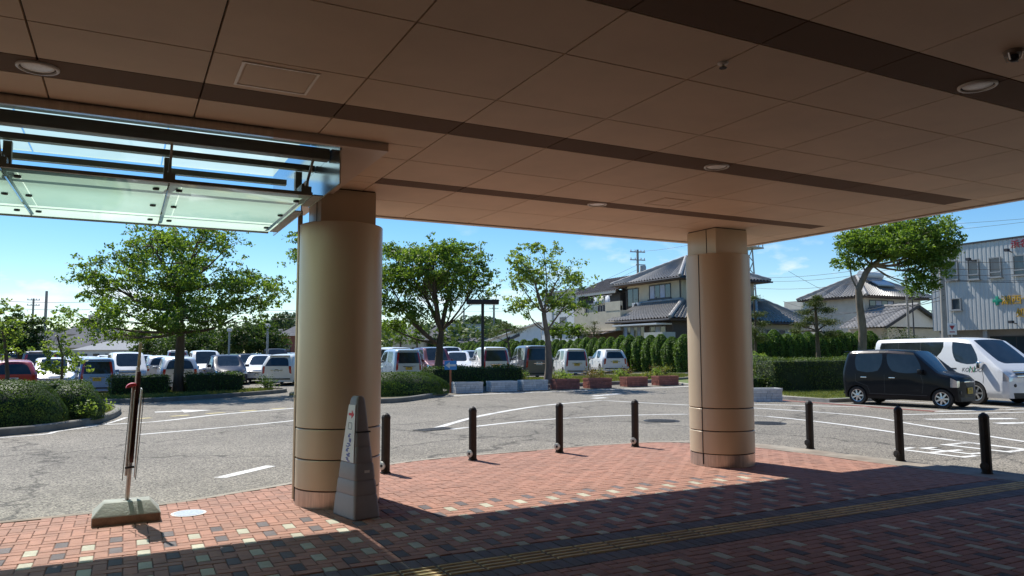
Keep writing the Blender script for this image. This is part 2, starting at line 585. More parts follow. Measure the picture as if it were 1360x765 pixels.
# parking bay lines in the car park
for k in range(11):
    x = -9 + 2.5 * k
    ln([(x, 33.6), (x, 38.4)], 0.1)

m_iron = M('cast_iron', (0.05, 0.05, 0.05), 0.6, metal=0.6, var=0.3, scale=30, bump=0.4)
for x, y, lab in ((11.2, 14.0, 'dark round manhole cover in the road behind the fourth bollard'), (12.9, 12.4, 'dark round manhole cover in the road beside the right column')):
    mb = MB()
    mb.lathe([(0.42, 0), (0.42, 0.006), (0.38, 0.008), (0.378, 0.003), (0.34, 0.003), (0.338, 0.009)], seg=28)
    for k in range(-3, 4):
        h = math.sqrt(max(0, 0.3 ** 2 - (k * 0.085) ** 2))
        mb.box(k * 0.085 - 0.02, k * 0.085 + 0.02, -h, h, 0.009, 0.014)
    o = mb.build('manhole_cover', m_iron); o.location = (x, y, -0.019)
    tag(o, lab, 'manhole', 'manhole covers in the road')
dg = thing('drain_grate', 'dark iron drain grate set in the asphalt at the start of the white lines', 'drain', (5.84, 14.79, -0.02), R(20))
MB().box(-0.42, 0.42, -0.2, -0.17, 0, 0.012).box(-0.42, 0.42, 0.17, 0.2, 0, 0.012).box(-0.42, -0.39, -0.17, 0.17, 0, 0.0115).box(0.39, 0.42, -0.17, 0.17, 0, 0.0115).build('frame', m_iron, dg)
for k in range(9):
    MB().box(-0.37 + k * 0.087, -0.32 + k * 0.087, -0.168, 0.168, 0, 0.010).build('slat', m_iron, dg)

# ------------------------------------------------------------------ brick pavement
EDGE = curve([(-16, 8.55), (-6, 8.6), (-1.0, 8.72), (0.42, 8.93), (1.09, 9.2), (1.91, 9.6), (3.49, 10.52), (4.53, 10.75), (5.88, 10.82), (7.41, 10.88), (8.6, 10.75), (9.4, 10.35), (9.84, 9.7), (10.02, 8.66), (10.15, 7.16), (10.28, 5.59), (10.4, 2), (10.45, -3.1)], 5)
POLY = EDGE + [(-16, -3.1)]
m_mortar = M('mortar', (0.15, 0.085, 0.065), 0.95, var=0.25, scale=20)
m_red = M('brick_red', (0.39, 0.205, 0.145), 0.85, var=0.2, scale=7, bump=0.35, bscale=150, isl=0.22, col2=(0.30, 0.15, 0.105), dirt=0.34)
m_wht = M('brick_cream', (0.43, 0.415, 0.32), 0.85, var=0.14, scale=9, bump=0.3, bscale=150, isl=0.1, dirt=0.25)
m_drk = M('brick_charcoal', (0.125, 0.105, 0.105), 0.85, var=0.2, scale=9, bump=0.35, bscale=150, isl=0.22)
m_yel = M('tactile_yellow', (0.56, 0.43, 0.21), 0.8, var=0.2, scale=8, isl=0.08, dirt=0.4)
pave = MB().prism(POLY, -0.3, -0.007).build('pavement', m_mortar)
tag(pave, kind='structure')

def inside(x, y, poly):
    c = False
    n = len(poly)
    j = n - 1
    for i in range(n):
        xi, yi = poly[i][0], poly[i][1]; xj, yj = poly[j][0], poly[j][1]
        if (yi > y) != (yj > y) and x < (xj - xi) * (y - yi) / (yj - yi) + xi: c = not c
        j = i
    return c
# kerb band: width grows to the dirty concrete margin on the right
def kerb_w(x, y):
    return 0.11 + 0.42 * smooth01((x - 8.2) / 1.6)
INNER = []
kb = MB()
n = len(EDGE)
for i in range(n):
    t = Vector(EDGE[min(i + 1, n - 1)]) - Vector(EDGE[max(i - 1, 0)]); t.normalize()
    nn = Vector((t.y, -t.x))
    q = Vector(EDGE[i]) + nn * kerb_w(*EDGE[i])
    INNER.append((q.x, q.y))
    e = Vector(EDGE[i])
    kb.v += [(e.x, e.y, -0.1), (e.x, e.y, -0.004), (e.x + nn.x * 0.012, e.y + nn.y * 0.012, 0.002), (q.x, q.y, 0.002), (q.x, q.y, -0.1)]
for i in range(n - 1):
    for k in range(4):
        kb.f.append((5 * i + k, 5 * (i + 1) + k, 5 * (i + 1) + k + 1, 5 * i + k + 1)); kb.mi.append(0)
kb.build('kerb', M('kerb_margin', (0.33, 0.30, 0.245), 0.9, var=0.25, scale=3.5, bump=0.3, col2=(0.22, 0.17, 0.125), dirt=0.45), pave)
IPOLY = INNER + [(-16, -3.1)]

CX, CY_, OX = 0.101, 0.099, 0.1495
bricks = []           # (x0,x1,y0,y1,kind)
def zone(y_lo, y_hi, oy, x_lo, x_hi, wtest):
    j0, j1 = int((y_lo - oy) / CY_) - 2, int((y_hi - oy) / CY_) + 2
    i0, i1 = int((x_lo - OX) / CX), int((x_hi - OX) / CX)
    for i in range(i0, i1):
        for j in range(j0, j1):
            c = (i - j) % 4
            if c == 0: r = (i, i + 2, j, j + 1)
            elif c == 3: r = (i, i + 1, j, j + 2)
            else: continue
            x0, x1, y0, y1 = OX + r[0] * CX, OX + r[1] * CX, oy + r[2] * CY_, oy + r[3] * CY_
            y0, y1 = max(y0, y_lo), min(y1, y_hi)
            if y1 - y0 < 0.03: continue
            kind = 0
            if c == 3 and wtest(0.5 * (x0 + x1), 0.5 * (y0 + y1)):
                if i % 4 == 0 and j % 4 == 1: kind = 1
                elif i % 4 == 2 and j % 4 == 3: kind = 2
            pts = [(x0, y0), (x1, y0), (x1, y1), (x0, y1)]
            ins = [inside(px, py, IPOLY) for px, py in pts]
            if all(ins): bricks.append((x0, x1, y0, y1, kind))
            elif any(ins):
                for (a, b, p, q) in (((x0, (x0 + x1) / 2, y0, y1), ((x0 + x1) / 2, x1, y0, y1)) if c == 0 else ((x0, x1, y0, (y0 + y1) / 2), (x0, x1, (y0 + y1) / 2, y1))):
                    if inside((a + b) / 2, (p + q) / 2, IPOLY): bricks.append((a, b, p, q, 0))
T0, T1 = 5.08, 5.38
zone(T1 + 0.215, 11.2, -0.126, -3.2, 10.4, lambda x, y: 5.6 < y < 7.46 - 0.0 * x and x < 7.75 - 0.35 * abs(y - 6.2))
zone(2.2, T0 - 0.215, 0.026, -0.2, 10.4, lambda x, y: y < 4.75 and x < 8.4)
k = 0
x = -3.2
while x < 10.0:
    for (y0, y1) in ((T0 - 0.213, T0), (T1, T1 + 0.213)):
        if inside(x + 0.1, y1, IPOLY): bricks.append((x, x + CX, y0, y1, 3))
    x += CX
tiles = []
x = -3.0
while x < 9.7:
    tiles.append(x); x += 0.302
# which bricks show largest: nearest to the camera inside the view
fwd = Vector((math.sin(YAW), math.cos(YAW), 0)); rgt = Vector((math.cos(YAW), -math.sin(YAW), 0))
def seen_depth(b):
    p = Vector(((b[0] + b[1]) / 2, (b[2] + b[3]) / 2, 0))
    d = p.dot(fwd); u = p.dot(rgt)
    if d < 0.5 or abs(u / d) > 0.69 or HC / d * F_PX + 467 > 768: return 1e6 + p.length
    return d
bricks.sort(key=seen_depth)
bm_mats = [m_red, m_wht, m_drk, m_drk]
def brick_geo(mb, x0, x1, y0, y1, z, mi):
    g_ = 0.0035; c_ = 0.004
    x0 += g_; x1 -= g_; y0 += g_; y1 -= g_
    mb.add([(x0, y0, z - 0.035), (x1, y0, z - 0.035), (x1, y1, z - 0.035), (x0, y1, z - 0.035),
            (x0, y0, z - c_), (x1, y0, z - c_), (x1, y1, z - c_), (x0, y1, z - c_),
            (x0 + c_, y0 + c_, z), (x1 - c_, y0 + c_, z), (x1 - c_, y1 - c_, z), (x0 + c_, y1 - c_, z)],
           [(0, 1, 5, 4), (1, 2, 6, 5), (2, 3, 7, 6), (3, 0, 4, 7), (4, 5, 9, 8), (5, 6, 10, 9), (6, 7, 11, 10), (7, 4, 8, 11), (8, 9, 10, 11)], mi)
BM = {}
for b in bricks[:300]:
    w, h = b[1] - b[0], b[3] - b[2]
    key = (round(w, 3), round(h, 3), b[4])
    if key not in BM:
        mb = MB(); brick_geo(mb, -w / 2, w / 2, -h / 2, h / 2, 0, 0)
        BM[key] = mb.mesh('brick', bm_mats[b[4]])
    o = link('brick', BM[key], pave)
    o.location = ((b[0] + b[1]) / 2, (b[2] + b[3]) / 2, rnd.uniform(-0.0015, 0.0015))
    o.rotation_euler = (rnd.gauss(0, 0.006), rnd.gauss(0, 0.006), rnd.gauss(0, 0.006))
mb = MB()
for b in bricks[300:]:
    brick_geo(mb, b[0], b[1], b[2], b[3], rnd.uniform(-0.0018, 0.0018), b[4])
me = bpy.data.meshes.new('brick_paving')
me.from_pydata(mb.v, [], mb.f)
for m_ in bm_mats: me.materials.append(m_)
me.polygons.foreach_set('material_index', mb.mi)
o = link('brick_paving', me, pave); tag(o, kind='stuff')
mb = MB().box(-0.149, 0.149, -0.149, 0.149, -0.03, -0.001, 1)
for k in range(4):
    y = -0.1125 + 0.075 * k
    mb.frustum((-0.14, 0.14, y - 0.017, y + 0.017, -0.001), (-0.132, 0.132, y - 0.012, y + 0.012, 0.006))
tm = mb.mesh('tactile_tile', [m_yel, M('tactile_base', (0.20, 0.145, 0.07), 0.85, var=0.2, scale=8, dirt=0.5)])
for x in tiles:
    o = link('tactile_tile', tm, pave); o.location = (x + 0.151, (T0 + T1) / 2, 0)
# round utility plate let into the bricks
up = thing('utility_cover', 'small round white and blue plate set in the bricks beside the concrete sign base', 'cover', (0.63, 8.23, 0.001))
MB().lathe([(0.165, 0), (0.165, 0.004), (0.155, 0.005)], seg=28).build('rim', M('plate_white', (0.62, 0.63, 0.62), 0.5, var=0.1, scale=30), up)
MB().lathe([(0.14, 0.005), (0.14, 0.007)], seg=28).build('disc', M('plate_blue', (0.36, 0.42, 0.52), 0.5, var=0.35, scale=40), up)

# ------------------------------------------------------------------ planted islands with raised kerbs
def island(name, outline, soil_mat, kerb_mat=m_kerbdark, h=0.15, kw=0.14, label=None):
    n = len(outline)
    cxy = Vector((sum(p[0] for p in outline) / n, sum(p[1] for p in outline) / n))
    base = MB()
    P = [Vector(p) for p in outline]
    area = sum(P[i].x * P[(i + 1) % n].y - P[(i + 1) % n].x * P[i].y for i in range(n))
    sg = 1 if area > 0 else -1
    inn = []
    for i in range(n):
        t = (P[(i + 1) % n] - P[i - 1]).normalized()
        inn.append(P[i] + Vector((-t.y, t.x)) * sg * kw)
    for i in range(n):
        for q, dz in ((P[i], -0.1), (P[i], h - 0.02), (P[i].lerp(inn[i], 0.15), h), (inn[i], h), (inn[i], h - 0.1)):
            base.v.append((q.x, q.y, zt(q.x, q.y) + dz))
    for i in range(n):
        j = (i + 1) % n
        for k in range(4):
            base.f.append((5 * i + k, 5 * j + k, 5 * j + k + 1, 5 * i + k + 1)); base.mi.append(0)
    fill = MB()
    zi = [(q.x, q.y, zt(q.x, q.y) + h - 0.04) for q in inn]
    # triangulated fill
    bmx = bmesh.new()
    vs = [bmx.verts.new(p) for p in zi]
    f = bmx.faces.new(vs)
    bmesh.ops.triangulate(bmx, faces=[f])
    me = bpy.data.meshes.new(name); bmx.to_mesh(me); bmx.free(); me.materials.append(soil_mat); fixn(me)
    o = link(name, me); tag(o, kind='structure')
    base.build('kerb', kerb_mat, o)
    return o
I1 = curve([(-16, 14.6), (-6, 15.6), (-2.1, 17.7), (-1.39, 18.27), (-0.76, 19.18), (-0.26, 20.59), (-0.03, 22.48), (-0.1, 24.2), (-0.5, 25.9), (-1.6, 26.9), (-4, 27.3), (-16, 27.6)], 4)
island('planting_bed', I1, m_soil, m_kerbdark)
I2 = curve([(-16, 30.4), (-4, 29.5), (-0.96, 28.99), (0.85, 28.5), (3.44, 29.8), (5.4, 31.1), (6.1, 32.2), (5.6, 33.1), (2, 33.4), (-16, 33.6)], 4)
island('planting_bed', I2, m_soil, m_kerbdark)
I3 = curve([(5.5, 28.6), (5.9, 25.6), (6.6, 23.5), (7.5, 23.0), (8.6, 23.7), (10.7, 26.1), (11.2, 27.4), (11.0, 29.6), (8, 30.8), (6, 30.2), (5.5, 28.6)][:-1], 4)
island('planting_bed', I3, m_soil, m_kerbdark)
I4 = curve([(11.4, 28.0), (14, 27.9), (20, 28.2), (25.0, 29.2), (27.6, 31), (28.4, 34), (27.5, 36.5), (24, 35.8), (18, 34.4), (12, 34.2), (11.2, 31)], 4)
island('planting_bed', I4, M('dry_grass_soil', (0.20, 0.165, 0.085), 0.95, var=0.35, scale=4, bump=0.9, bscale=25, col2=(0.12, 0.135, 0.05)), m_kerbdark)
I5 = [(19.72, 18.4), (19.72, 16.35), (36, 15.9), (36, 30), (30, 34.5), (24, 33.0), (21.5, 22.5), (20.6, 19.4)]
island('lawn', I5, M('lawn_green', (0.10, 0.155, 0.035), 0.95, var=0.35, scale=6, bump=0.9, bscale=40, col2=(0.17, 0.16, 0.06)), m_conc, h=0.12)
m_redband = M('red_gutter', (0.20, 0.085, 0.065), 0.85, var=0.25, scale=5, bump=0.3, dirt=0.3)
ribbon('red_gutter_strip', [(19.3, 18.3), (19.3, 12.6)], 0.42, m_redband, road, 0.005)
ribbon('pale_kerb_strip', [(19.62, 16.3), (19.62, 12.6)], 0.2, m_conc, road, 0.006)

# ------------------------------------------------------------------ entrance canopy
ZC = 3.36
m_panel = M('ceiling_panel_beige', (0.66, 0.505, 0.355), 0.6, var=0.08, scale=1.2, isl=0.05, spec=0.22)
m_stripe = M('ceiling_stripe_brown', (0.16, 0.105, 0.07), 0.75, var=0.08, scale=1.2, isl=0.05, spec=0.12)
m_void = M('ceiling_void', (0.03, 0.022, 0.018), 0.9, var=0.1)
m_fascia = M('fascia_beige', (0.62, 0.50, 0.40), 0.4, var=0.05, scale=2, metal=0.1)
m_steel = M('grey_steel', (0.27, 0.265, 0.215), 0.5, metal=0.2, var=0.12, scale=4, stretch=(1, 1, 8))
m_bright = M('brushed_steel', (0.55, 0.53, 0.50), 0.3, metal=0.95, var=0.12, scale=3, stretch=(12, 12, 1))
m_black = M('black_rubber', (0.015, 0.015, 0.015), 0.6, var=0.1)
XR, YF = 9.15, 9.22
NX, NY = 1.92, 5.95            # corner of the notch where the glass awning sits
can = thing('entrance_canopy', 'beige panelled entrance canopy with dark brown stripes overhead', 'canopy')
rows = [(-2.79, -1.87, 0), (-1.87, -0.95, 0), (-0.95, -0.03, 0), (-0.03, 0.89, 0), (0.89, 1.81, 0), (1.81, 2.68, 0), (2.68, 3.02, 1), (3.02, 3.65, 0), (3.65, 4.57, 0), (4.57, 5.14, 0),
        (5.14, 5.48, 2), (5.48, 6.41, 0), (6.41, 7.2, 0), (7.2, 7.46, 3), (7.46, 8.25, 0), (8.25, YF, 0)]
xb = [-0.53 + 0.928 * k for k in range(-9, 11)] + [XR]
PM = {}
def panel(x0, x1, y0, y1, dark):
    if x1 - x0 < 0.03 or y1 - y0 < 0.03: return
    g_ = 0.004
    w, h = round(x1 - x0, 3), round(y1 - y0, 3)
    key = (w, h, dark)
    if key not in PM:
        PM[key] = MB().frustum((-w / 2 + g_ + .002, w / 2 - g_ - .002, -h / 2 + g_ + .002, h / 2 - g_ - .002, 0), (-w / 2 + g_, w / 2 - g_, -h / 2 + g_, h / 2 - g_, 0.018)).mesh('ceiling_panel', m_stripe if dark else m_panel)
    o = link('stripe_panel' if dark else 'ceiling_panel', PM[key], can)
    o.location = ((x0 + x1) / 2, (y0 + y1) / 2, ZC)
for i in range(len(xb) - 1):
    x0, x1 = xb[i], xb[i + 1]
    for (y0, y1, k) in rows:
        dark = (k == 1) or (k == 2 and x1 < 8.9) or (k == 3 and x0 > 2.2 and x1 < 8.9)
        xa, ya = x0, y0
        if y1 > NY and x0 < NX:
            if x1 <= NX:
                if y0 < NY: panel(x0, x1, y0, NY, dark)
            else:
                panel(NX, x1, max(y0, NY), y1, dark)
                if y0 < NY: panel(x0, x1, y0, NY, dark)
            continue
        panel(x0, x1, y0, y1, dark)
MB().box(xb[0], XR, -2.79, NY, ZC + 0.02, ZC + 0.06).box(NX, XR, NY, YF, ZC + 0.02, ZC + 0.06).build('ceiling_backing', m_void, can)
# dropped soffit frame round the notch: near leg and side leg (a bright metal face on the near leg)
MB().box(xb[0], 0.98, NY + 0.008, NY + 0.05, ZC - 0.07, ZC + 0.5).build('notch_trim', m_bright, can)
MB().box(0.98, NX, NY + 0.008, NY + 0.06, ZC - 0.07, ZC + 0.5).build('notch_trim', m_fascia, can)
MB().box(1.55, NX, NY + 0.06, YF + 0.06, ZC - 0.07, ZC + 0.5).build('edge_beam', m_fascia, can)
MB().box(1.535, 1.549, NY + 0.07, YF + 0.05, ZC - 0.06, ZC + 0.5).build('beam_cladding', M('cladding_silver', (0.55, 0.56, 0.54), 0.18, metal=0.9, var=0.05, scale=2), can)
# fascia on the front and on the right
MB().box(NX, XR + 0.1, YF + 0.02, YF + 0.12, ZC - 0.015, ZC + 0.62).build('fascia', m_fascia, can)
MB().box(XR + 0.02, XR + 0.1, -2.79, YF + 0.02, ZC - 0.015, ZC + 0.62).build('fascia', m_fascia, can)
MB().box(xb[0], 9.85, -3.1, NY, ZC + 0.55, ZC + 0.95).box(NX + 0.05, 9.85, NY, 9.55, ZC + 0.55, ZC + 0.95).build('roof_slab', M('roof_concrete', (0.40, 0.37, 0.33), 0.8, var=0.15, scale=2), can)
MB().box(xb[0] - 0.1, xb[0], -3.1, NY, ZC - 0.015, ZC + 0.95).build('fascia', m_fascia, can)

# ceiling fixtures: own things
m_lens = M('lamp_lens', (0.93, 0.94, 0.9), 0.35, var=0.1, scale=60)
m_rim = M('lamp_rim', (0.66, 0.6, 0.52), 0.35, var=0.05)
for x, y, lab in ((-0.54, 5.31, 'round recessed ceiling light in the dark stripe at the left edge'), (4.98, 2.85, 'round recessed ceiling light in the nearest dark stripe at the right'),
                  (4.96, 5.3, 'round recessed ceiling light in the middle dark stripe'), (4.96, 7.33, 'small looking round ceiling light in the farthest dark stripe')):
    t = thing('ceiling_light', lab, 'ceiling light', (x, y, ZC), group='recessed ceiling lights')
    mb = MB(); seg = 32
    prof = [(0.118, 0.004), (0.118, -0.008), (0.112, -0.014), (0.102, -0.014), (0.098, 0.0)]
    mb.lathe(prof, seg=seg, cap=False).build('rim', m_rim, t, smooth=50)
    MB().lathe([(0.004, -0.0075), (0.05, -0.007), (0.088, -0.004), (0.09, -0.001)], seg=seg).build('lens', m_lens, t, smooth=60)
    MB().lathe([(0.1, -0.002), (0.1, 0.002)], seg=seg).build('housing', m_black, t)
def hatch(x0, x1, y0, y1, col, lab):
    t = thing('access_hatch', lab, 'access hatch', ((x0 + x1) / 2, (y0 + y1) / 2, ZC), group='ceiling access hatches')
    w, h = (x1 - x0) / 2, (y1 - y0) / 2
    MB().box(-w, w, -h, -h + 0.018, -0.006, 0.002).box(-w, w, h - 0.018, h, -0.006, 0.002).box(-w, -w + 0.018, -h + .018, h - .018, -0.0058, 0.002).box(w - 0.018, w, -h + .018, h - .018, -0.0058, 0.002).build('frame', col, t)
    MB().box(-w + 0.03, w - 0.03, -h + 0.03, h - 0.03, -0.004, 0.002).build('door', m_panel, t)
hatch(0.57, 1.04, 4.63, 5.06, M('hatch_frame', (0.86, 0.76, 0.64), 0.4, var=0.04), 'square access hatch with pale frame in the ceiling above the glass awning side')
hatch(5.44, 5.83, 6.66, 7.05, m_panel, 'flush square access hatch in the ceiling near the right column')
sp = thing('sprinkler_head', 'small dark sprinkler head on a ceiling seam', 'sprinkler', (3.19, 3.33, ZC))
MB().lathe([(0.035, 0), (0.03, -0.008), (0.012, -0.012), (0.012, -0.03)][::-1], seg=16).build('body', m_rim, sp, smooth=40)
MB().lathe([(0.022, -0.034), (0.024, -0.03)], seg=16).build('deflector', m_black, sp)
sp = thing('ceiling_detector', 'dark ceiling detector with bright prongs near the right edge', 'detector', (4.59, 2.41, ZC))
MB().lathe([(0.055, 0), (0.05, -0.02), (0.03, -0.026)][::-1], seg=20).build('base', M('detector_base', (0.2, 0.15, 0.11), 0.5), sp, smooth=40)
MB().lathe([(0.026, -0.026), (0.028, -0.05), (0.016, -0.062)][::-1], seg=20).build('lens', m_black, sp, smooth=60)
for a in range(4):
    MB().bar((0.05 * math.cos(a * PI / 2), 0.05 * math.sin(a * PI / 2), -0.018), (0.036 * math.cos(a * PI / 2), 0.036 * math.sin(a * PI / 2), -0.058), 0.008, 0.008).build('prong', m_bright, sp)

# ------------------------------------------------------------------ columns
m_col = M('column_cladding', (0.58, 0.475, 0.335), 0.34, metal=0.1, var=0.07, scale=1.5, stretch=(1, 1, 0.2))
m_colb = M('column_steel', (0.50, 0.43, 0.37), 0.32, metal=0.75, var=0.22, scale=5, stretch=(9, 9, 0.7))
def column(x, y, lab, dividers):
    t = thing('canopy_column', lab, 'column', (x, y, 0), group='columns carrying the canopy')
    r = 0.452; ztop = 2.985
    gap = 0.012
    zs = [0.18, 0.497, 0.812]
    MB().lathe([(r - 0.004, 0), (r - 0.004, zs[0] - gap)], seg=64).build('base_band', m_colb, t, smooth=40)
    cuts = [zs[0], zs[1], zs[2], ztop]
    for i in range(3):
        top = cuts[i + 1] - (gap if i < 2 else 0)
        e = 0.006
        MB().lathe([(r - e, cuts[i]), (r, cuts[i] + e), (r, top - e), (r - e, top)], seg=64).build('cladding_drum', m_col, t, smooth=40)
    MB().lathe([(r - 0.03, 0.02), (r - 0.03, ztop - 0.03)], seg=48).build('core', m_black, t, smooth=40)
    MB().box(-0.3, 0.3, -0.3, 0.3, ztop, ZC - 0.012).build('capital', m_col, t, bevel=0.006)
    MB().box(-0.29, 0.29, -0.29, 0.29, ZC - 0.012, ZC + 0.004).build('capital_joint', m_black, t)
    for a in dividers:
        ca, sa = math.cos(a), math.sin(a)
        MB().bar(((r - 0.002) * ca, (r - 0.002) * sa, 0.03), ((r - 0.002) * ca, (r - 0.002) * sa, ztop - 0.01), 0.012, 0.012, upv=(ca, sa, 0)).build('vertical_joint', m_black, t)
    MB().box(-0.305, -0.299, -0.115, -0.105, ztop + 0.005, ZC - 0.02).build('vertical_joint', m_black, t)
    return t
column(2.10, 8.16, 'round beige column on the left beside the grey sign stand', [R(176)])
column(7.68, 8.24, 'round beige column on the right near the canopy corner', [R(192), R(12)])
# slim round pipe behind the left column's left side
dp = thing('downpipe', 'slim beige downpipe standing at the left side of the left column', 'pipe', (1.715, 8.5, 0))
MB().lathe([(0.028, 0), (0.028, 3.2)], seg=14).build('pipe', m_col, dp, smooth=40)
MB().lathe([(0.033, 1.1), (0.033, 1.13)], seg=14).build('clamp', m_steel, dp, smooth=40)

# ------------------------------------------------------------------ glass awning in the notch
m_glass = awning_glass_mat('frosted_glass', 0.0)
m_glass2 = awning_glass_mat('clear_glass', 0.42)
m_clear = bpy.data.materials.new('glass_top'); m_clear.use_nodes = True
_n, _l = m_clear.node_tree.nodes, m_clear.node_tree.links
_t = _n.new('ShaderNodeBsdfTransparent'); _t.inputs[0].default_value = (0.94, 0.97, 0.95, 1)
_l.new(_t.outputs[0], _n['Material Output'].inputs[0])
def pane(name, x0, x1, y0, y1, z0, z1, mat):
    o = MB().box(x0, x1, y0, y1, z0, z1).build(name, [mat, m_clear], aw)
    for p_ in o.data.polygons: p_.material_index = 1 if p_.normal.z > 0.9 else 0
    return o
aw = thing('glass_awning', 'frosted greenish glass awning on dark steel beams left of the column', 'awning')
XE = 1.45
joints = [XE - 1.172 * k for k in range(0, 9)]
for k in range(8):
    a, b = joints[k + 1] + 0.006, joints[k] - 0.006
    pane('glass_pane', a, b, 6.66, 8.93, 3.0, 3.015, m_glass)
    pane('upper_glass_pane', a, b, 7.21, 8.75, 3.62, 3.635, m_glass2)
XL = joints[-1]
MB().box(XE + 0.004, 1.534, 6.66, 7.2, 3.002, 3.012).build('side_trim', m_steel, aw)  # added strips that cut off a sun streak; their break passes a patch
MB().box(XE + 0.004, 1.534, 7.5, 8.93, 3.002, 3.012).build('side_trim', m_steel, aw)
for ya_, yb_ in ((6.07, 7.25), (7.6, 9.2)): MB().box(1.536, 1.548, ya_, yb_, 3.0, ZC - 0.062).build('skirt_panel', bpy.data.materials['cladding_silver'], aw)  # silver skirt hung lower and split to shape the same sun patch
MB().box(XL, 1.53, 6.005, 7.2, 3.605, 3.64).build('gutter_plate', M('gutter_green', (0.10, 0.115, 0.09), 0.5, metal=0.3), aw)
MB().box(XL, XE - 0.01, 8.935, 8.965, 2.985, 3.035).build('front_edge_bar', m_steel, aw, bevel=0.003)
MB().box(XL, XE - 0.01, 6.625, 6.655, 2.993, 3.022).build('rear_edge_bar', m_steel, aw)
MB().box(XL, XE - 0.05, 8.45, 8.475, 3.03, 3.055).build('glazing_bar', m_steel, aw)
MB().box(XL, 1.53, 6.38, 6.49, 3.27, 3.37).build('main_beam', m_steel, aw, bevel=0.006)
MB().box(XL, 1.53, 6.96, 7.04, 3.30, 3.35).build('cross_beam', m_steel, aw)
MB().box(XL, 1.33, 7.27, 7.34, 3.21, 3.26).build('cross_beam', m_steel, aw)
MB().box(XL, 1.53, 6.10, 6.14, 3.57, 3.60).build('cross_beam', m_steel, aw)
for j in joints[:7]:
    MB().box(j - 0.03 - (0.05 if j == XE else 0), j + 0.03 - (0.05 if j == XE else 0), 7.05, 7.12, 3.02, 3.30).build('hanger', m_steel, aw)
    xx = j - (0.05 if j == XE else 0)
    MB().box(xx - 0.045, xx + 0.045, 6.70, 6.80, 3.022, 3.09).build('bracket', m_steel, aw)
    MB().bar((xx, 6.75, 3.07), (xx, 6.42, 3.3), 0.02, 0.02).build('hanger_rod', m_steel, aw)
    for y in (6.95, 7.75, 8.6):
        for s in ((-1, 1) if j != XE else (-1,)):
            MB().lathe([(0.026, 2.985), (0.026, 3.03)], j + s * 0.09, y, seg=12).build('glass_clamp', m_black, aw)
    # fins that carry the panes from above
    MB().box(j - 0.012 - (0.06 if j == XE else 0), j + 0.012 - (0.06 if j == XE else 0), 6.8, 8.9, 3.05, 3.13).build('fin', m_steel, aw)

# ------------------------------------------------------------------ building behind the viewer (keeps the entrance dark)
hb = thing('entrance_building', 'building wall behind the entrance canopy', 'building')
m_wallt = M('wall_tile_brown', (0.22, 0.16, 0.125), 0.7, var=0.12, scale=3)
m_dglass = M('dark_glass', (0.02, 0.024, 0.026), 0.06, var=0.1, spec=0.8)
MB().box(-24, -4, -4.2, -3.2, 0, 9).box(6.5, 24, -4.2, -3.2, 0, 9).box(-4, 6.5, -4.2, -3.2, 2.7, 9).build('wall', m_wallt, hb)
MB().box(-4, 6.5, -4.0, -3.9, 0, 2.7).build('glazing', m_dglass, hb)
for k in range(8):
    MB().box(-4 + 1.5 * k - 0.03, -4 + 1.5 * k + 0.03, -3.9, -3.8, 0, 2.7).build('mullion', m_steel, hb)
MB().box(-24, 24, -4.6, -4.2, 0, 9).build('inner_wall', m_wallt, hb)

# ------------------------------------------------------------------ bollards
m_boll = M('bollard_black', (0.022, 0.019, 0.017), 0.6, var=0.3, scale=12, bump=0.25, spec=0.35)
m_disc = M('disc_steel', (0.5, 0.5, 0.46), 0.4, metal=0.7, var=0.2, scale=40)
def make_bollard():
    t = thing('bollard', '', 'bollard', group='black bollards along the pavement edge')
    mb = MB()
    r = 0.062
    mb.lathe([(r, 0), (r, 0.70), (r + 0.003, 0.705), (r + 0.003, 0.735), (r * 0.8, 0.765), (r * 0.35, 0.785), (0.006, 0.79)], seg=8)
    mb.build('post', m_boll, t, bevel=0.004)
    MB().lathe([(r + 0.008, 0), (r + 0.008, 0.012)], seg=20).build('foot', m_boll, t)
    mb = MB().lathe([(0.052, -0.009), (0.055, 0), (0.052, 0.009), (0.024, 0.013)], seg=24)
    d = mb.build('chain_disc', m_disc, t, smooth=35)
    d.rotation_euler = (R(90), 0, R(-62)); d.location = (-0.062, -0.032, 0.10)
    e = MB().lathe([(0.020, 0.0), (0.020, 0.016)], seg=16).build('disc_hole', m_black, d)
    return t
proto = make_bollard()
bl = [((3.14, 9.71), 'black bollard just right of the left column, partly behind it'), ((4.65, 10.23), 'second black bollard from the left column, beside the drain lines'),
      ((6.21, 10.33), 'black bollard in the middle of the front row, third from the left column'), ((7.72, 10.36), 'black bollard nearest the right column on its left side'),
      ((10.06, 8.75), 'black bollard nearest the right column on its right side'), ((10.11, 7.18), 'black bollard in front of the black car, middle of the right three'),
      ((10.05, 5.91), 'rightmost black bollard at the end of the yellow tactile strip')]
for i, ((x, y), lab) in enumerate(bl):
    o = proto if i == 0 else copy_tree(proto, swap={'disc_steel': m_boll} if i > 3 else None)
    o.location = (x, y, 0); o['label'] = lab
    o.rotation_euler = (rnd.gauss(0, 0.008), rnd.gauss(0, 0.008), R(0 if i < 4 else -25) + rnd.gauss(0, 0.1))

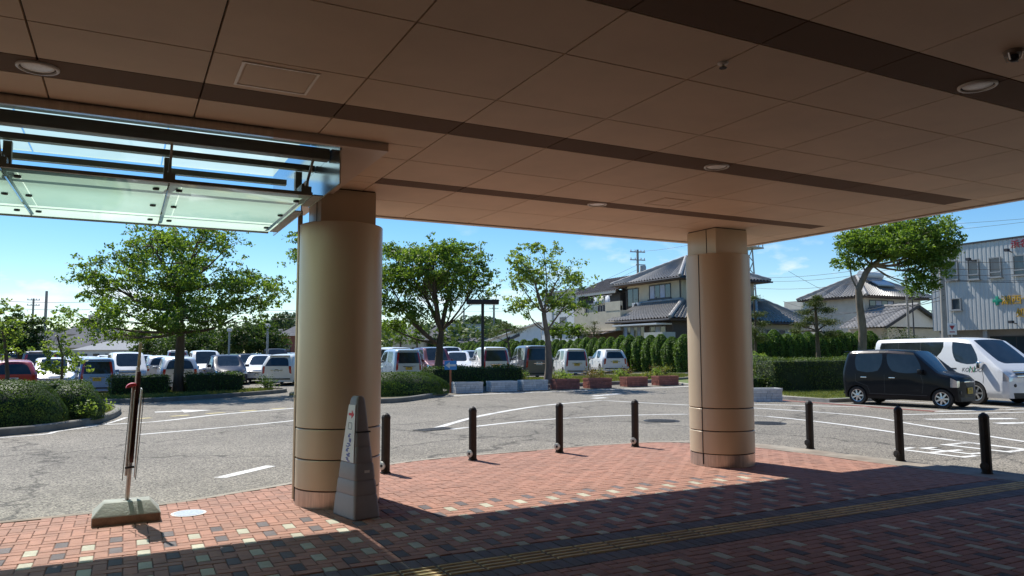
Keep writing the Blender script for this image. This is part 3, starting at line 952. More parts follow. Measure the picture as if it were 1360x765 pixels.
# ------------------------------------------------------------------ sign post with concrete foot (sign seen edge-on)
m_cfoot = M('foot_concrete', (0.33, 0.345, 0.30), 0.85, var=0.2, scale=8, bump=0.4, dirt=0.25)
m_rust = M('foot_stained', (0.24, 0.17, 0.12), 0.85, var=0.3, scale=9, bump=0.4, dirt=0.3)
m_wood = M('weathered_wood', (0.38, 0.31, 0.2), 0.8, var=0.3, scale=6, stretch=(20, 20, 2))
m_post = M('post_steel', (0.55, 0.50, 0.46), 0.35, metal=0.6, var=0.2, scale=12)
m_redp = M('red_plastic', (0.42, 0.035, 0.05), 0.45, var=0.12)
m_maroon = M('dark_maroon', (0.075, 0.022, 0.02), 0.5, var=0.2)
m_white = M('white_paint', (0.68, 0.68, 0.66), 0.45, var=0.06)
sg = thing('sign_post', 'leaning sign post seen edge-on with red cap on a grey concrete foot', 'sign', (0.075, 8.2, 0), R(0.5))
ft = MB()
ft.frustum((-0.29, 0.29, -0.21, 0.21, 0.0), (-0.29, 0.29, -0.21, 0.21, 0.085), 1)
ft.frustum((-0.288, 0.288, -0.208, 0.208, 0.085), (-0.195, 0.195, -0.10, 0.10, 0.19), 0)
ft.build('concrete_foot', [m_cfoot, m_rust], sg, bevel=0.008)
lean = 0.04
def lz(z, dx=0.0): return (dx + lean * (z - 0.19), 0, z)
MB().tube([lz(0.185), lz(0.80)], 0.021, 12).build('post', m_post, sg, smooth=40)
MB().lathe([(0.035, 0.188), (0.035, 0.196)], seg=16).build('collar', m_post, sg)
MB().tube([lz(0.42, -0.028), lz(1.27, -0.030)], 0.013, 10).build('frame_bar', m_post, sg, smooth=40)
MB().bar((0.04 + lean * .3, 0.0, 0.42), (0.045 + lean * 1.1, 0.0, 1.25), 0.008, 0.36, upv=(0, 1, 0)).build('sign_panel', m_white, sg)
MB().bar((0.012 + lean * .3, 0.0, 0.55), (0.012 + lean * 1.2, 0.0, 1.42), 0.034, 0.16, upv=(0, 1, 0)).build('sign_panel', m_maroon, sg, bevel=0.004)
MB().bar((-0.012 + lean * .3, 0.0, 0.58), (-0.012 + lean * 1.05, 0.0, 1.24), 0.008, 0.34, upv=(0, 1, 0)).build('sign_panel', M('aged_plate', (0.30, 0.27, 0.22), 0.5, var=0.2), sg)
MB().tube([lz(1.2, 0.0), lz(1.46, 0.0)], 0.018, 8).build('top_post', m_post, sg)
MB().bar(lz(1.28, 0.004), lz(1.70, 0.004), 0.026, 0.03, upv=(0, 1, 0)).build('wooden_stake', m_wood, sg, bevel=0.003)
cp_ = MB()
prof = []
for k in range(9):
    a = R(-10 + 22 * k)
    prof.append((0.05 * math.cos(a), 0.034 * math.sin(a)))
cp_.prism(prof, -0.1, 0.1)
cpo = cp_.build('red_cap', m_redp, sg, smooth=40); cpo.rotation_euler = (R(90), R(-22), 0); cpo.location = (-0.002, 0, 1.27)
MB().bar((-0.03, -0.05, 0.50), (0.05, -0.05, 0.505), 0.012, 0.02).build('clip', m_black, sg)
# stick-like thin wires along the panel
for dx in (-0.05, 0.062):
    MB().tube([(dx, -0.17, 0.40), (dx + 0.045, -0.17, 1.22)], 0.004, 6).build('edge_wire', m_black, sg)

# ------------------------------------------------------------------ grey plastic sign stand
m_gplastic = M('grey_plastic', (0.26, 0.255, 0.27), 0.5, var=0.08, scale=5, bump=0.1)
st = thing('sign_stand', 'grey plastic pyramid sign stand with red arrow leaning against the left column', 'sign stand', (2.085, 7.36, 0), R(12))
def taper(z):
    if z < 0.05: k = 1 - 0.02 * z / 0.05
    else: k = 0.98 - (z - 0.05) / 1.12 * 0.66
    return 0.14 * k, 0.23 * k
def slab(z0, z1, inset=0.0):
    a, b = taper(z0); c, d = taper(z1)
    return (-a + inset, a - inset, -b + inset, b - inset, z0), (-c + inset, c - inset, -d + inset, d - inset, z1)
def rrect(z, rc=0.035, grow=0.0):
    a, b = taper(z); a += grow; b += grow
    rc = min(rc, a * 0.6)
    pts = []
    for cx_, cy_, a0 in ((a - rc, b - rc, 0), (-a + rc, b - rc, 90), (-a + rc, -b + rc, 180), (a - rc, -b + rc, 270)):
        for k in range(5):
            t_ = R(a0 + 22.5 * k)
            pts.append((cx_ + rc * math.cos(t_), cy_ + rc * math.sin(t_), z))
    return pts
def section(name, levels):
    mb = MB(); n_ = 20
    for z, gr in levels: mb.v += rrect(z, grow=gr)
    for i_ in range(len(levels) - 1):
        for k in range(n_): mb.f.append((i_ * n_ + k, i_ * n_ + (k + 1) % n_, (i_ + 1) * n_ + (k + 1) % n_, (i_ + 1) * n_ + k))
    mb.f.append(tuple(range(n_ - 1, -1, -1))); mb.f.append(tuple(range((len(levels) - 1) * n_, len(levels) * n_)))
    mb.mi = [0] * len(mb.f)
    return mb.build(name, m_gplastic, st, smooth=35)
section('ballast_base', [(0.0, -0.004), (0.012, 0.004), (0.20, 0.006), (0.222, 0.001)])
section('body_section', [(0.224, 0.001), (0.24, 0.005), (0.345, 0.006), (0.362, 0.001)])
section('body_section', [(0.364, 0.001), (0.38, 0.005), (0.505, 0.006), (0.522, 0.0)])
section('body_section', [(0.524, -0.001), (0.53, 0.002), (0.674, 0.002), (0.68, -0.001)])
section('body_section', [(0.682, -0.001), (0.688, 0.002), (0.81, 0.002), (0.816, -0.001)])
section('top_section', [(0.826, -0.001), (0.832, 0.002), (1.12, 0.001), (1.15, -0.006), (1.165, -0.02)])
section('inner_core', [(0.01, -0.008), (1.10, -0.008)])
# white panel on the -x face, with a red arrow, a frame mark and blue characters
def onface(u, z, off):      # u across the face, -1..1
    a, b = taper(z)
    return (-a - off, u * b, z)
def facepoly(name, pts, mat, off, parent):
    mb = MB(); n = len(pts)
    mb.add([onface(u, z, off) for u, z in pts] + [onface(u, z, off - 0.004) for u, z in pts], [tuple(range(n)), tuple(range(2 * n - 1, n - 1, -1))] + [(i, (i + 1) % n, (i + 1) % n + n, i + n) for i in range(n)])
    return mb.build(name, mat, parent)
pn = facepoly('sign_panel', [(-0.82, 0.53), (0.82, 0.53), (0.8, 1.08), (-0.8, 1.08)], m_white, 0.009, st)
facepoly('printed_arrow', [(0.5, 0.975), (0.5, 1.0), (-0.1, 1.0), (-0.1, 1.03), (-0.62, 0.985), (-0.1, 0.945), (-0.1, 0.975)], M('print_red', (0.55, 0.02, 0.035), 0.5), 0.0105, pn)
m_pblue = M('print_blue', (0.03, 0.05, 0.28), 0.5)
m_pgrey = M('print_grey', (0.25, 0.25, 0.26), 0.5)
for q in ([(-0.3, 0.84), (0.35, 0.84), (0.35, 0.848), (-0.3, 0.848)], [(-0.3, 0.90), (0.35, 0.90), (0.35, 0.908), (-0.3, 0.908)], [(0.28, 0.85), (0.36, 0.85), (0.36, 0.899), (0.28, 0.899)], [(-0.32, 0.85), (-0.24, 0.85), (-0.24, 0.899), (-0.32, 0.899)]):
    facepoly('printed_mark', q, m_pgrey, 0.0105, pn)
z = 0.80
rq = random.Random(7)
for k in range(6):
    for q_ in range(3):
        u0 = rq.uniform(-0.36, 0.05); z1_ = z - 0.013 * q_; w_ = rq.uniform(0.25, 0.45)
        facepoly('printed_mark', [(u0, z1_ - 0.010), (u0 + w_, z1_ - 0.010), (u0 + w_, z1_), (u0, z1_)], m_pblue, 0.0105 + 0.0002 * q_, pn)
    z -= 0.046
a, b = taper(0.45)
MB().box(-0.01, 0.045, -b - 0.009, -b - 0.005, 0.43, 0.455).build('sticker', m_white, st)
a, b = taper(0.815)
MB().box(-0.07, 0.08, -b - 0.003, -b + 0.02, 0.812, 0.826).build('slot', m_black, st)

# ------------------------------------------------------------------ planters: coursed stone look, each course and stone in relief
m_pw = M('planter_white_stone', (0.60, 0.61, 0.61), 0.85, var=0.12, scale=10, bump=0.7, bscale=30, isl=0.12)
m_pr = M('planter_red_stone', (0.36, 0.13, 0.095), 0.85, var=0.2, scale=10, bump=0.7, bscale=30, isl=0.2)
m_pj = M('planter_joint', (0.26, 0.26, 0.26), 0.9, var=0.1)
m_prj = M('planter_joint_red', (0.13, 0.06, 0.05), 0.9, var=0.1)
def make_planter(white):
    t = thing('planter', '', 'planter', group='white stone planters' if white else 'red stone planters')
    L, D_, H = (0.56, 0.27, 0.42)
    MB().box(-L + 0.012, L - 0.012, -D_ + 0.012, D_ - 0.012, 0, H - 0.05).build('core', m_pj if white else m_prj, t)
    rs = random.Random(3 if white else 4)
    mb = MB()
    z = 0.005
    for hgt in (0.09, 0.08, 0.09, 0.08):
        for side in range(4):
            span = L if side % 2 == 0 else D_
            x = -span
            while x < span - 0.02:
                w = min(rs.uniform(0.10, 0.26), span - x)
                if span - x - w < 0.06: w = span - x
                p = rs.uniform(0, 0.012)
                a0, a1 = x + 0.004, x + w - 0.004
                if side == 0: mb.box(a0, a1, -D_ - p, -D_ + 0.03, z, z + hgt - 0.008)
                elif side == 2: mb.box(a0, a1, D_ - 0.03, D_ + p, z, z + hgt - 0.008)
                elif side == 1: mb.box(L - 0.03, L + p, a0, a1, z, z + hgt - 0.008)
                else: mb.box(-L - p, -L + 0.03, a0, a1, z, z + hgt - 0.008)
                x += w
        z += hgt
    mb.build('stone_face', m_pw if white else m_pr, t)
    MB().box(-L - 0.012, L + 0.012, -D_ - 0.012, -D_ + 0.05, z, H).box(-L - 0.012, L + 0.012, D_ - 0.05, D_ + 0.012, z, H).box(-L - 0.012, -L + 0.05, -D_ + .05, D_ - .05, z, H - 0.001).box(L - 0.05, L + 0.012, -D_ + .05, D_ - .05, z, H - 0.001).build('rim', m_pw if white else m_pr, t)
    MB().box(-L + 0.04, L - 0.04, -D_ + 0.04, D_ - 0.04, H - 0.09, H - 0.045).build('soil', m_soil, t)
    return t
pw, pr = make_planter(True), make_planter(False)
first = {True: True, False: True}
for x, y, rz, white, lab in ((11.98, 26.9, -3, True, 'white stone planter beside the blue arrow sign'), (13.5, 26.9, -2, True, 'white stone planter in front of the clipped hedge, second from the arrow sign'),
                      (14.95, 26.95, 0, True, 'white stone planter left of the slim tree trunk'), (16.5, 26.95, 0, False, 'red stone planter right of the slim tree trunk'),
                      (18.1, 26.9, 0, False, 'second red stone planter from the slim tree trunk'), (20.1, 27.0, 0, False, 'third red stone planter from the slim tree trunk'), (21.85, 27.0, 0, False, 'red stone planter nearest the right column'),
                      (18.5, 17.95, -22, True, 'white stone planter standing alone right of the right column'), (18.55, 19.3, -22, True, 'white stone planter mostly hidden behind the right column')):
    src = pw if white else pr
    o = src if first[white] else copy_tree(src)
    first[white] = False
    o.location = (x, y, zt(x, y)); o.rotation_euler = (0, 0, R(rz)); o['label'] = lab

# ------------------------------------------------------------------ signs and lamp posts
m_blue = M('sign_blue', (0.045, 0.25, 0.58), 0.45, var=0.08)
s = thing('arrow_sign', 'small blue sign with white left arrow on an orange post beside the planters', 'sign', (11.4, 27.2, zt(11.4, 27.2)), R(-22))
MB().lathe([(0.035, 0), (0.035, 0.95)], seg=12).build('post', M('post_orange', (0.42, 0.13, 0.05), 0.6, var=0.15), s, smooth=40)
pl = MB().box(-0.24, 0.24, -0.05, -0.038, 0.9, 1.25).build('plate', m_blue, s, bevel=0.003)
MB().add([(x, -0.053, z) for x, z in ((-0.2, 1.075), (-0.03, 1.2), (-0.03, 1.115), (0.2, 1.115), (0.2, 1.035), (-0.03, 1.035), (-0.03, 0.95))], [tuple(range(7))]).build('printed_arrow', m_white, pl)
lp_x, lp_y = at(641, 467, 33.6)[:2]
t = thing('lamp_post', 'black T-shaped lamp post rising behind the low hedge', 'lamp post', (lp_x, lp_y, zt(lp_x, lp_y)), R(-25))
m_lblack = M('lamp_black', (0.012, 0.012, 0.013), 0.5)
MB().lathe([(0.17, 0), (0.16, 0.05), (0.07, 0.4), (0.07, 3.72)], seg=16).build('pole', m_lblack, t, smooth=40)
MB().box(-0.74, 0.74, -0.15, 0.15, 3.70, 3.91).build('lamp_head', m_lblack, t, bevel=0.02)
MB().box(-0.66, -0.12, -0.11, 0.11, 3.685, 3.699).build('lamp_lens', m_lens, t)
MB().box(0.12, 0.66, -0.11, 0.11, 3.685, 3.699).build('lamp_lens', m_lens, t)
def slim_lamp(px, py_top, depth, lab):
    p = at(px, 467, depth); top = at(px, py_top, depth).z
    z0 = zt(p.x, p.y)
    t = thing('car_park_lamp', lab, 'lamp post', (p.x, p.y, z0), group='slim lamp posts in the left car park')
    MB().lathe([(0.10, 0), (0.07, 0.3), (0.065, top - z0 - 0.25)], seg=12).build('pole', M('lamp_grey', (0.30, 0.31, 0.30), 0.5, metal=0.3), t, smooth=40)
    MB().lathe([(0.08, top - z0 - 0.25), (0.16, top - z0 - 0.2), (0.17, top - z0 - 0.02), (0.05, top - z0)], seg=16).build('lamp_head', m_white, t, smooth=40)
slim_lamp(304, 436, 52, 'slim grey lamp post with round head behind the dark front-facing car')
slim_lamp(355, 430, 46, 'slim grey lamp post left of the left column above the white cars')
tc_ = thing('traffic_cone', 'orange traffic cone at the right end of the row of parked cars', 'cone', (*at(833, 467, 47)[:2], zt(28, 40)))
MB().box(-.2, .2, -.2, .2, 0, .04).build('base', M('cone_base', (.05, .05, .05), .7), tc_)
MB().lathe([(.15, .04), (.03, .7)], seg=18).build('cone', M('cone_orange', (.55, .10, .03), .6), tc_, smooth=40)
MB().lathe([(.108, .30), (.082, .44)], seg=18).build('reflective_band', m_white, tc_, smooth=40)


# ------------------------------------------------------------------ foliage
def leaf_mat(name, c1, c2, trans=0.35):
    return M(name, c1, 0.55, var=0.22, scale=0.9, isl=0.25, col2=c2, trans=trans, spec=0.3)
m_lf_cam = leaf_mat('leaf_camphor', (0.075, 0.155, 0.028), (0.165, 0.245, 0.05), 0.48)
m_lf_bright = leaf_mat('leaf_light', (0.125, 0.22, 0.05), (0.215, 0.285, 0.08), 0.48)
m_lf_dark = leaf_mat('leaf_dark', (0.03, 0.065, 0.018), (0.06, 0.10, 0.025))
m_lf_hedge = leaf_mat('leaf_hedge', (0.038, 0.085, 0.016), (0.08, 0.135, 0.024), 0.3)
m_lf_yel = leaf_mat('leaf_yellowgreen', (0.13, 0.18, 0.03), (0.22, 0.23, 0.05))
m_lf_con = leaf_mat('leaf_conifer', (0.07, 0.15, 0.024), (0.13, 0.215, 0.035), 0.35)
m_lf_pine = leaf_mat('leaf_pine', (0.045, 0.08, 0.025), (0.10, 0.125, 0.04), 0.2)
m_lf_red = leaf_mat('leaf_reddish', (0.16, 0.08, 0.035), (0.13, 0.12, 0.04), 0.3)
m_bark = M('bark', (0.105, 0.078, 0.055), 0.95, var=0.35, scale=5, bump=0.9, bscale=20, stretch=(1, 1, 0.3))
m_bark2 = M('bark_grey', (0.17, 0.135, 0.105), 0.95, var=0.35, scale=5, bump=0.9, bscale=20, stretch=(1, 1, 0.3))
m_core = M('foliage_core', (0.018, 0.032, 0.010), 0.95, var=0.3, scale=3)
m_grass = M('grass_blades', (0.10, 0.16, 0.03), 0.7, var=0.2, scale=2, isl=0.3, col2=(0.19, 0.19, 0.06), trans=0.3)

def leaves(name, pts, size, mat, parent, up=0.55, nrm=None, aspect=0.55, seed=1, kind=None):
    """one small pointed leaf (two folded halves share a rib) per point"""
    rg = np.random.default_rng(seed)
    pts = np.asarray(pts, dtype=np.float64)
    n = len(pts)
    nv = rg.normal(size=(n, 3)) * 0.8
    nv[:, 2] += up
    if nrm is not None: nv += np.asarray(nrm) * 0.9
    nv /= np.linalg.norm(nv, axis=1)[:, None] + 1e-9
    a = np.cross(nv, rg.normal(size=(n, 3)))
    a /= np.linalg.norm(a, axis=1)[:, None] + 1e-9
    b = np.cross(nv, a)
    L = size * rg.uniform(0.65, 1.35, n)[:, None]
    W = L * aspect
    v = np.empty((n, 4, 3))
    v[:, 0] = pts - a * L * 0.5
    v[:, 1] = pts + b * W * 0.5 - a * L * 0.05 + nv * L * 0.10
    v[:, 2] = pts + a * L * 0.5
    v[:, 3] = pts - b * W * 0.5 - a * L * 0.05 + nv * L * 0.10
    me = bpy.data.meshes.new(name)
    me.vertices.add(n * 4)
    me.vertices.foreach_set('co', v.reshape(-1))
    me.loops.add(n * 4)
    me.loops.foreach_set('vertex_index', np.arange(n * 4, dtype=np.int32))
    me.polygons.add(n)
    me.polygons.foreach_set('loop_start', np.arange(0, n * 4, 4, dtype=np.int32))
    me.materials.append(mat)
    me.update(calc_edges=True)
    if parent == 'mesh': return me
    o = link(name, me, parent)
    if kind: tag(o, kind=kind)
    return o

def bez(a, b, bend, k=5):
    a, b = Vector(a), Vector(b)
    m = (a + b) / 2 + Vector(bend)
    return [a * (1 - t) ** 2 + m * 2 * t * (1 - t) + b * t * t for t in [i / k for i in range(k + 1)]]

def tree(name, label, base, trunk, lobes, leaf, lmat, bmat=m_bark, r0=0.2, clump=0.42, dens=1.0, seed=1, group=None, per=70, fork=None, shell=0.5, cat='tree'):
    """trunk: list of local points (x,y,z); lobes: (x,y,z,rx,ry,rz) local; limbs fork from the trunk to every lobe, twigs to every leaf clump"""
    rg = random.Random(seed)
    t = thing(name, label, cat, base, group=group)
    wood = MB()
    tp = [Vector(p) for p in trunk]
    n = len(tp)
    rp, rr_ = [], []
    for i in range(n - 1):
        for q in range(6):
            f = (i + q / 6) / (n - 1)
            rp.append(tp[i].lerp(tp[i + 1], q / 6)); rr_.append(r0 * (1 - 0.45 * f + 0.3 * max(0, 1 - f * 9)))
    rp.append(tp[-1]); rr_.append(r0 * 0.55)
    wood.tube(rp, rr_, 12)
    wood.v = [(x + rg.uniform(-1, 1) * r0 * 0.07, y + rg.uniform(-1, 1) * r0 * 0.07, z) for x, y, z in wood.v]
    P = []; top = tp[-1]
    for li, (x, y, z, rx, ry, rz) in enumerate(lobes):
        c = Vector((x, y, z))
        start = top if fork is None else tp[min(fork[li], n - 1)]
        rl = r0 * 0.42 * min(1.0, (rx + ry + rz) / 3.6)
        end = c + Vector((0, 0, -rz * 0.15))
        limb = bez(start, end, (rg.uniform(-.3, .3), rg.uniform(-.3, .3), -0.12 * (end - start).length + rg.uniform(-.2, .25)), 6)
        wood.tube(limb, [rl * (1 - 0.62 * i / 6) for i in range(7)], 7)
        vol = rx * ry * rz
        nc = max(5, int(dens * 19 * (vol ** 0.72)))
        for k in range(nc):
            u = Vector((rg.gauss(0, 1), rg.gauss(0, 1), rg.gauss(0, 1))).normalized()
            q = rg.uniform(shell, 1.0) ** 0.7
            if u.z < -0.35: u.z *= 0.5
            p = c + Vector((u.x * rx * q, u.y * ry * q, u.z * rz * q))
            if rg.random() < 0.42:
                s0 = limb[rg.randint(3, 6)]
                tw = bez(s0, p, (rg.uniform(-.15, .15), rg.uniform(-.15, .15), rg.uniform(-.1, .2)), 3)
                wood.tube(tw, [rl * 0.3, rl * 0.22, rl * 0.15, rl * 0.07], 4, cap=False)
            cs = clump * rg.uniform(0.6, 1.35)
            m = int(per * rg.uniform(0.5, 1.3))
            ns_ = max(3, m // 12)
            sc0 = np.clip(nrg.normal(size=(ns_, 3)), -1.7, 1.7) * np.array([cs * 0.55, cs * 0.55, cs * 0.36])
            g_ = np.clip(nrg.normal(size=(m, 3)), -1.8, 1.8) * np.array([cs * 0.2, cs * 0.2, cs * 0.11]) + sc0[nrg.integers(0, ns_, m)]
            P.append(g_ + np.array(p))
    wood.build('trunk', bmat, t, smooth=60)
    leaves('crown', np.concatenate(P), leaf, lmat, t, seed=seed)
    return t

def P3(px, py, depth, base):
    """local offset from a tree base of a crown point seen in that direction"""
    return at(px, py, depth) - Vector(base)
def lobes_from(base, depth, L, ky=1.0):
    """lobes given as (px, py, half width px, half height px, depth offset)"""
    out = []
    for (px, py, hw, hh, dd) in L:
        c = P3(px, py, depth + dd, base)
        s = (depth + dd) / F_PX
        rx = hw * s; rz = hh * s
        out.append((c.x, c.y, c.z, rx, rx * ky, rz))
    return out

# big tree in the left bed
dep = 29.2
b = at(238, 467, dep); b = Vector((b.x, b.y, zt(b.x, b.y) + 0.1))
tr = [(0, 0, 0), (0.02, 0.03, 0.9), P3(239, 470, dep, b), P3(240, 440, dep, b), P3(238, 412, dep, b), P3(236, 385, dep, b)]
tree('broadleaf_tree', 'largest broadleaf tree, with wide rounded crown, standing in the left bed', b, tr,
     lobes_from(b, dep, [(200, 322, 42, 30, 0.3), (262, 318, 46, 24, -0.5), (305, 322, 26, 24, .8), (150, 372, 46, 36, 0.5), (118, 420, 30, 34, .2), (215, 368, 50, 32, -1.4), (282, 372, 48, 34, -1.0), (335, 392, 42, 28, 0.4), (185, 420, 52, 34, -1.5),
                         (255, 424, 50, 26, -1.8), (310, 420, 46, 24, -.2), (228, 345, 60, 34, 1.8), (160, 440, 36, 24, 1.2), (122, 376, 24, 22, -.4), (352, 386, 24, 22, -.6), (235, 400, 60, 30, 1.6)]),
     0.125, m_lf_cam, r0=0.20, clump=0.50, dens=0.92, seed=3, per=105, fork=[5, 5, 5, 4, 3, 5, 5, 4, 3, 4, 3, 5, 3, 4, 4, 4])
# tree right of the left column
dep = 35.0
b = at(582, 467, dep); b = Vector((b.x, b.y, zt(b.x, b.y) + 0.1))
tr = [(0, 0, 0), P3(583, 480, dep, b), P3(584, 458, dep, b), P3(586, 440, dep, b)]
tree('broadleaf_tree', 'dense dark tree with forked trunk right of the left column', b, tr,
     lobes_from(b, dep, [(528, 395, 26, 40, 0), (540, 350, 34, 30, .5), (575, 338, 40, 22, -.6), (612, 345, 34, 26, .2), (634, 372, 24, 20, -.4), (515, 430, 18, 20, .6), (560, 380, 34, 24, 1.4), (600, 372, 34, 22, 1.0), (545, 415, 22, 22, -.8), (598, 398, 24, 14, -1.0), (512, 360, 20, 36, 1.0), (636, 390, 16, 10, .4), (575, 356, 46, 26, -1.5)]),
     0.135, m_lf_cam, r0=0.23, clump=0.46, dens=1.25, seed=5, per=100, fork=[2, 3, 3, 3, 3, 2, 3, 3, 2, 3, 2, 3, 3])
# limb of another tree peeping out left of the left column
dep = 34.0
b = at(442, 467, dep); b = Vector((b.x, b.y, zt(b.x, b.y) + 0.1))
tr = [(0, 0, 0), P3(442, 470, dep, b), P3(443, 440, dep, b), P3(444, 400, dep, b)]
tree('broadleaf_tree', 'tree mostly hidden behind the left column, a leafy tip showing on its left', b, tr,
     lobes_from(b, dep, [(420, 330, 36, 26, 0), (455, 340, 40, 30, -.3), (395, 338, 16, 16, .2), (440, 380, 40, 26, .5), (475, 370, 30, 24, 0)]), 0.135, m_lf_cam, r0=0.2, clump=0.45, dens=1.1, seed=8, per=90)
# slender light tree in the planted strip
dep = 32.8
b = at(727, 467, dep); b = Vector((b.x, b.y, zt(b.x, b.y) + 0.08))
tr = [(0, 0, 0), P3(729, 480, dep, b), P3(728, 455, dep, b), P3(726, 440, dep, b), P3(722, 415, dep, b)]
tree('broadleaf_tree', 'slender tree with airy pale green crown behind the planters', b, tr,
     lobes_from(b, dep, [(700, 345, 30, 24, 0), (712, 370, 30, 22, .4), (742, 365, 30, 22, -.4), (755, 395, 26, 26, .2), (690, 372, 24, 18, -.5), (700, 405, 24, 10, -.3), (738, 402, 28, 22, .9), (722, 332, 20, 14, .3), (765, 370, 14, 18, 0), (773, 404, 14, 10, -.2), (690, 408, 14, 12, .3)]),
     0.125, m_lf_bright, m_bark2, r0=0.17, clump=0.46, dens=0.95, seed=9, per=80, fork=[4, 4, 4, 3, 4, 3, 4, 4, 4, 3, 3])
# leaning tree right
dep = 36.0
b = at(1144, 467, dep); b = Vector((b.x, b.y, zt(b.x, b.y) + 0.1))
tr = [(0, 0, 0), P3(1145, 470, dep, b), P3(1146, 440, dep, b), P3(1142, 408, dep, b), P3(1140, 385, dep, b), P3(1150, 362, dep, b), P3(1158, 352, dep, b)]
tree('broadleaf_tree', 'tree with bare crooked trunk and dense crown in front of the grey building', b, tr,
     lobes_from(b, dep, [(1140, 325, 26, 18, 0), (1180, 312, 34, 18, .3), (1225, 305, 36, 18, -.3), (1252, 318, 22, 22, .2), (1130, 348, 18, 14, .2), (1215, 335, 34, 18, .6), (1228, 358, 26, 16, 0), (1222, 374, 18, 12, -.2), (1165, 335, 26, 14, -.6), (1245, 340, 20, 16, .3), (1190, 328, 36, 16, -.8), (1130, 322, 18, 12, .3), (1218, 384, 12, 6, .1)]),
     0.135, m_lf_cam, m_bark2, r0=0.22, clump=0.46, dens=2.1, seed=12, per=110, fork=[6, 6, 6, 6, 4, 6, 6, 6, 6, 6, 6, 5, 6])
# left edge trees and sapling
dep = 44.0
b = at(28, 467, dep); b = Vector((b.x, b.y, zt(b.x, b.y)))
tree('broadleaf_tree', 'dark dense tree behind the car park at the left edge', b, [(0, 0, 0), P3(28, 460, dep, b), P3(28, 445, dep, b)],
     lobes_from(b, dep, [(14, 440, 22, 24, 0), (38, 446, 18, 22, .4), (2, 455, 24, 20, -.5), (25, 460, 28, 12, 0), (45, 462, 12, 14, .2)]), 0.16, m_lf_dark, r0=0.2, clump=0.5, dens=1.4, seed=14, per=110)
dep = 23.0
b = at(8, 467, dep); b = Vector((b.x, b.y, zt(b.x, b.y) + 0.1))
tree('broadleaf_tree', 'sparse light green tree cut by the left edge of the picture', b, [(0, 0, 0), P3(10, 500, dep, b), P3(8, 470, dep, b), P3(4, 440, dep, b)],
     lobes_from(b, dep, [(6, 412, 22, 12, 0), (-15, 430, 26, 20, .3), (15, 440, 14, 18, 0), (4, 470, 20, 12, .2)]), 0.11, m_lf_bright, r0=0.07, clump=0.3, dens=1.6, seed=15, per=70, cat='tree')
dep = 22.0
b = at(84, 467, dep); b = Vector((b.x, b.y, zt(b.x, b.y) + 0.1))
tree('sapling', 'young tree with sparse yellowish leaves in the left bed', b, [(0, 0, 0), P3(82, 500, dep, b), P3(83, 475, dep, b), P3(76, 445, dep, b)],
     lobes_from(b, dep, [(76, 437, 14, 14, 0), (66, 462, 13, 14, .2), (98, 475, 16, 14, -.2), (88, 458, 12, 12, .1), (64, 486, 12, 12, 0), (104, 490, 12, 10, .1), (80, 490, 14, 10, .3)]), 0.10, m_lf_bright, r0=0.045, clump=0.26, dens=3.0, seed=16, per=46)
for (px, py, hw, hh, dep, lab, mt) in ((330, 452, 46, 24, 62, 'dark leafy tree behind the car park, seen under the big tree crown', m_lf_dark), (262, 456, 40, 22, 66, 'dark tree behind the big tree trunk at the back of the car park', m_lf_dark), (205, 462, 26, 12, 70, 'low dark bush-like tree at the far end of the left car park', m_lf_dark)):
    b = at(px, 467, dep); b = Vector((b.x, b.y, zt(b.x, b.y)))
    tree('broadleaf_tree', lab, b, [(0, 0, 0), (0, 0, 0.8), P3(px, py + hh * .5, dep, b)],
         lobes_from(b, dep, [(px, py, hw, hh, 0), (px - hw * .5, py + 3, hw * .6, hh * .8, 1), (px + hw * .5, py + 4, hw * .6, hh * .75, -1)]), 0.2, mt, r0=0.2, clump=0.6, dens=0.8, seed=int(px), per=100)

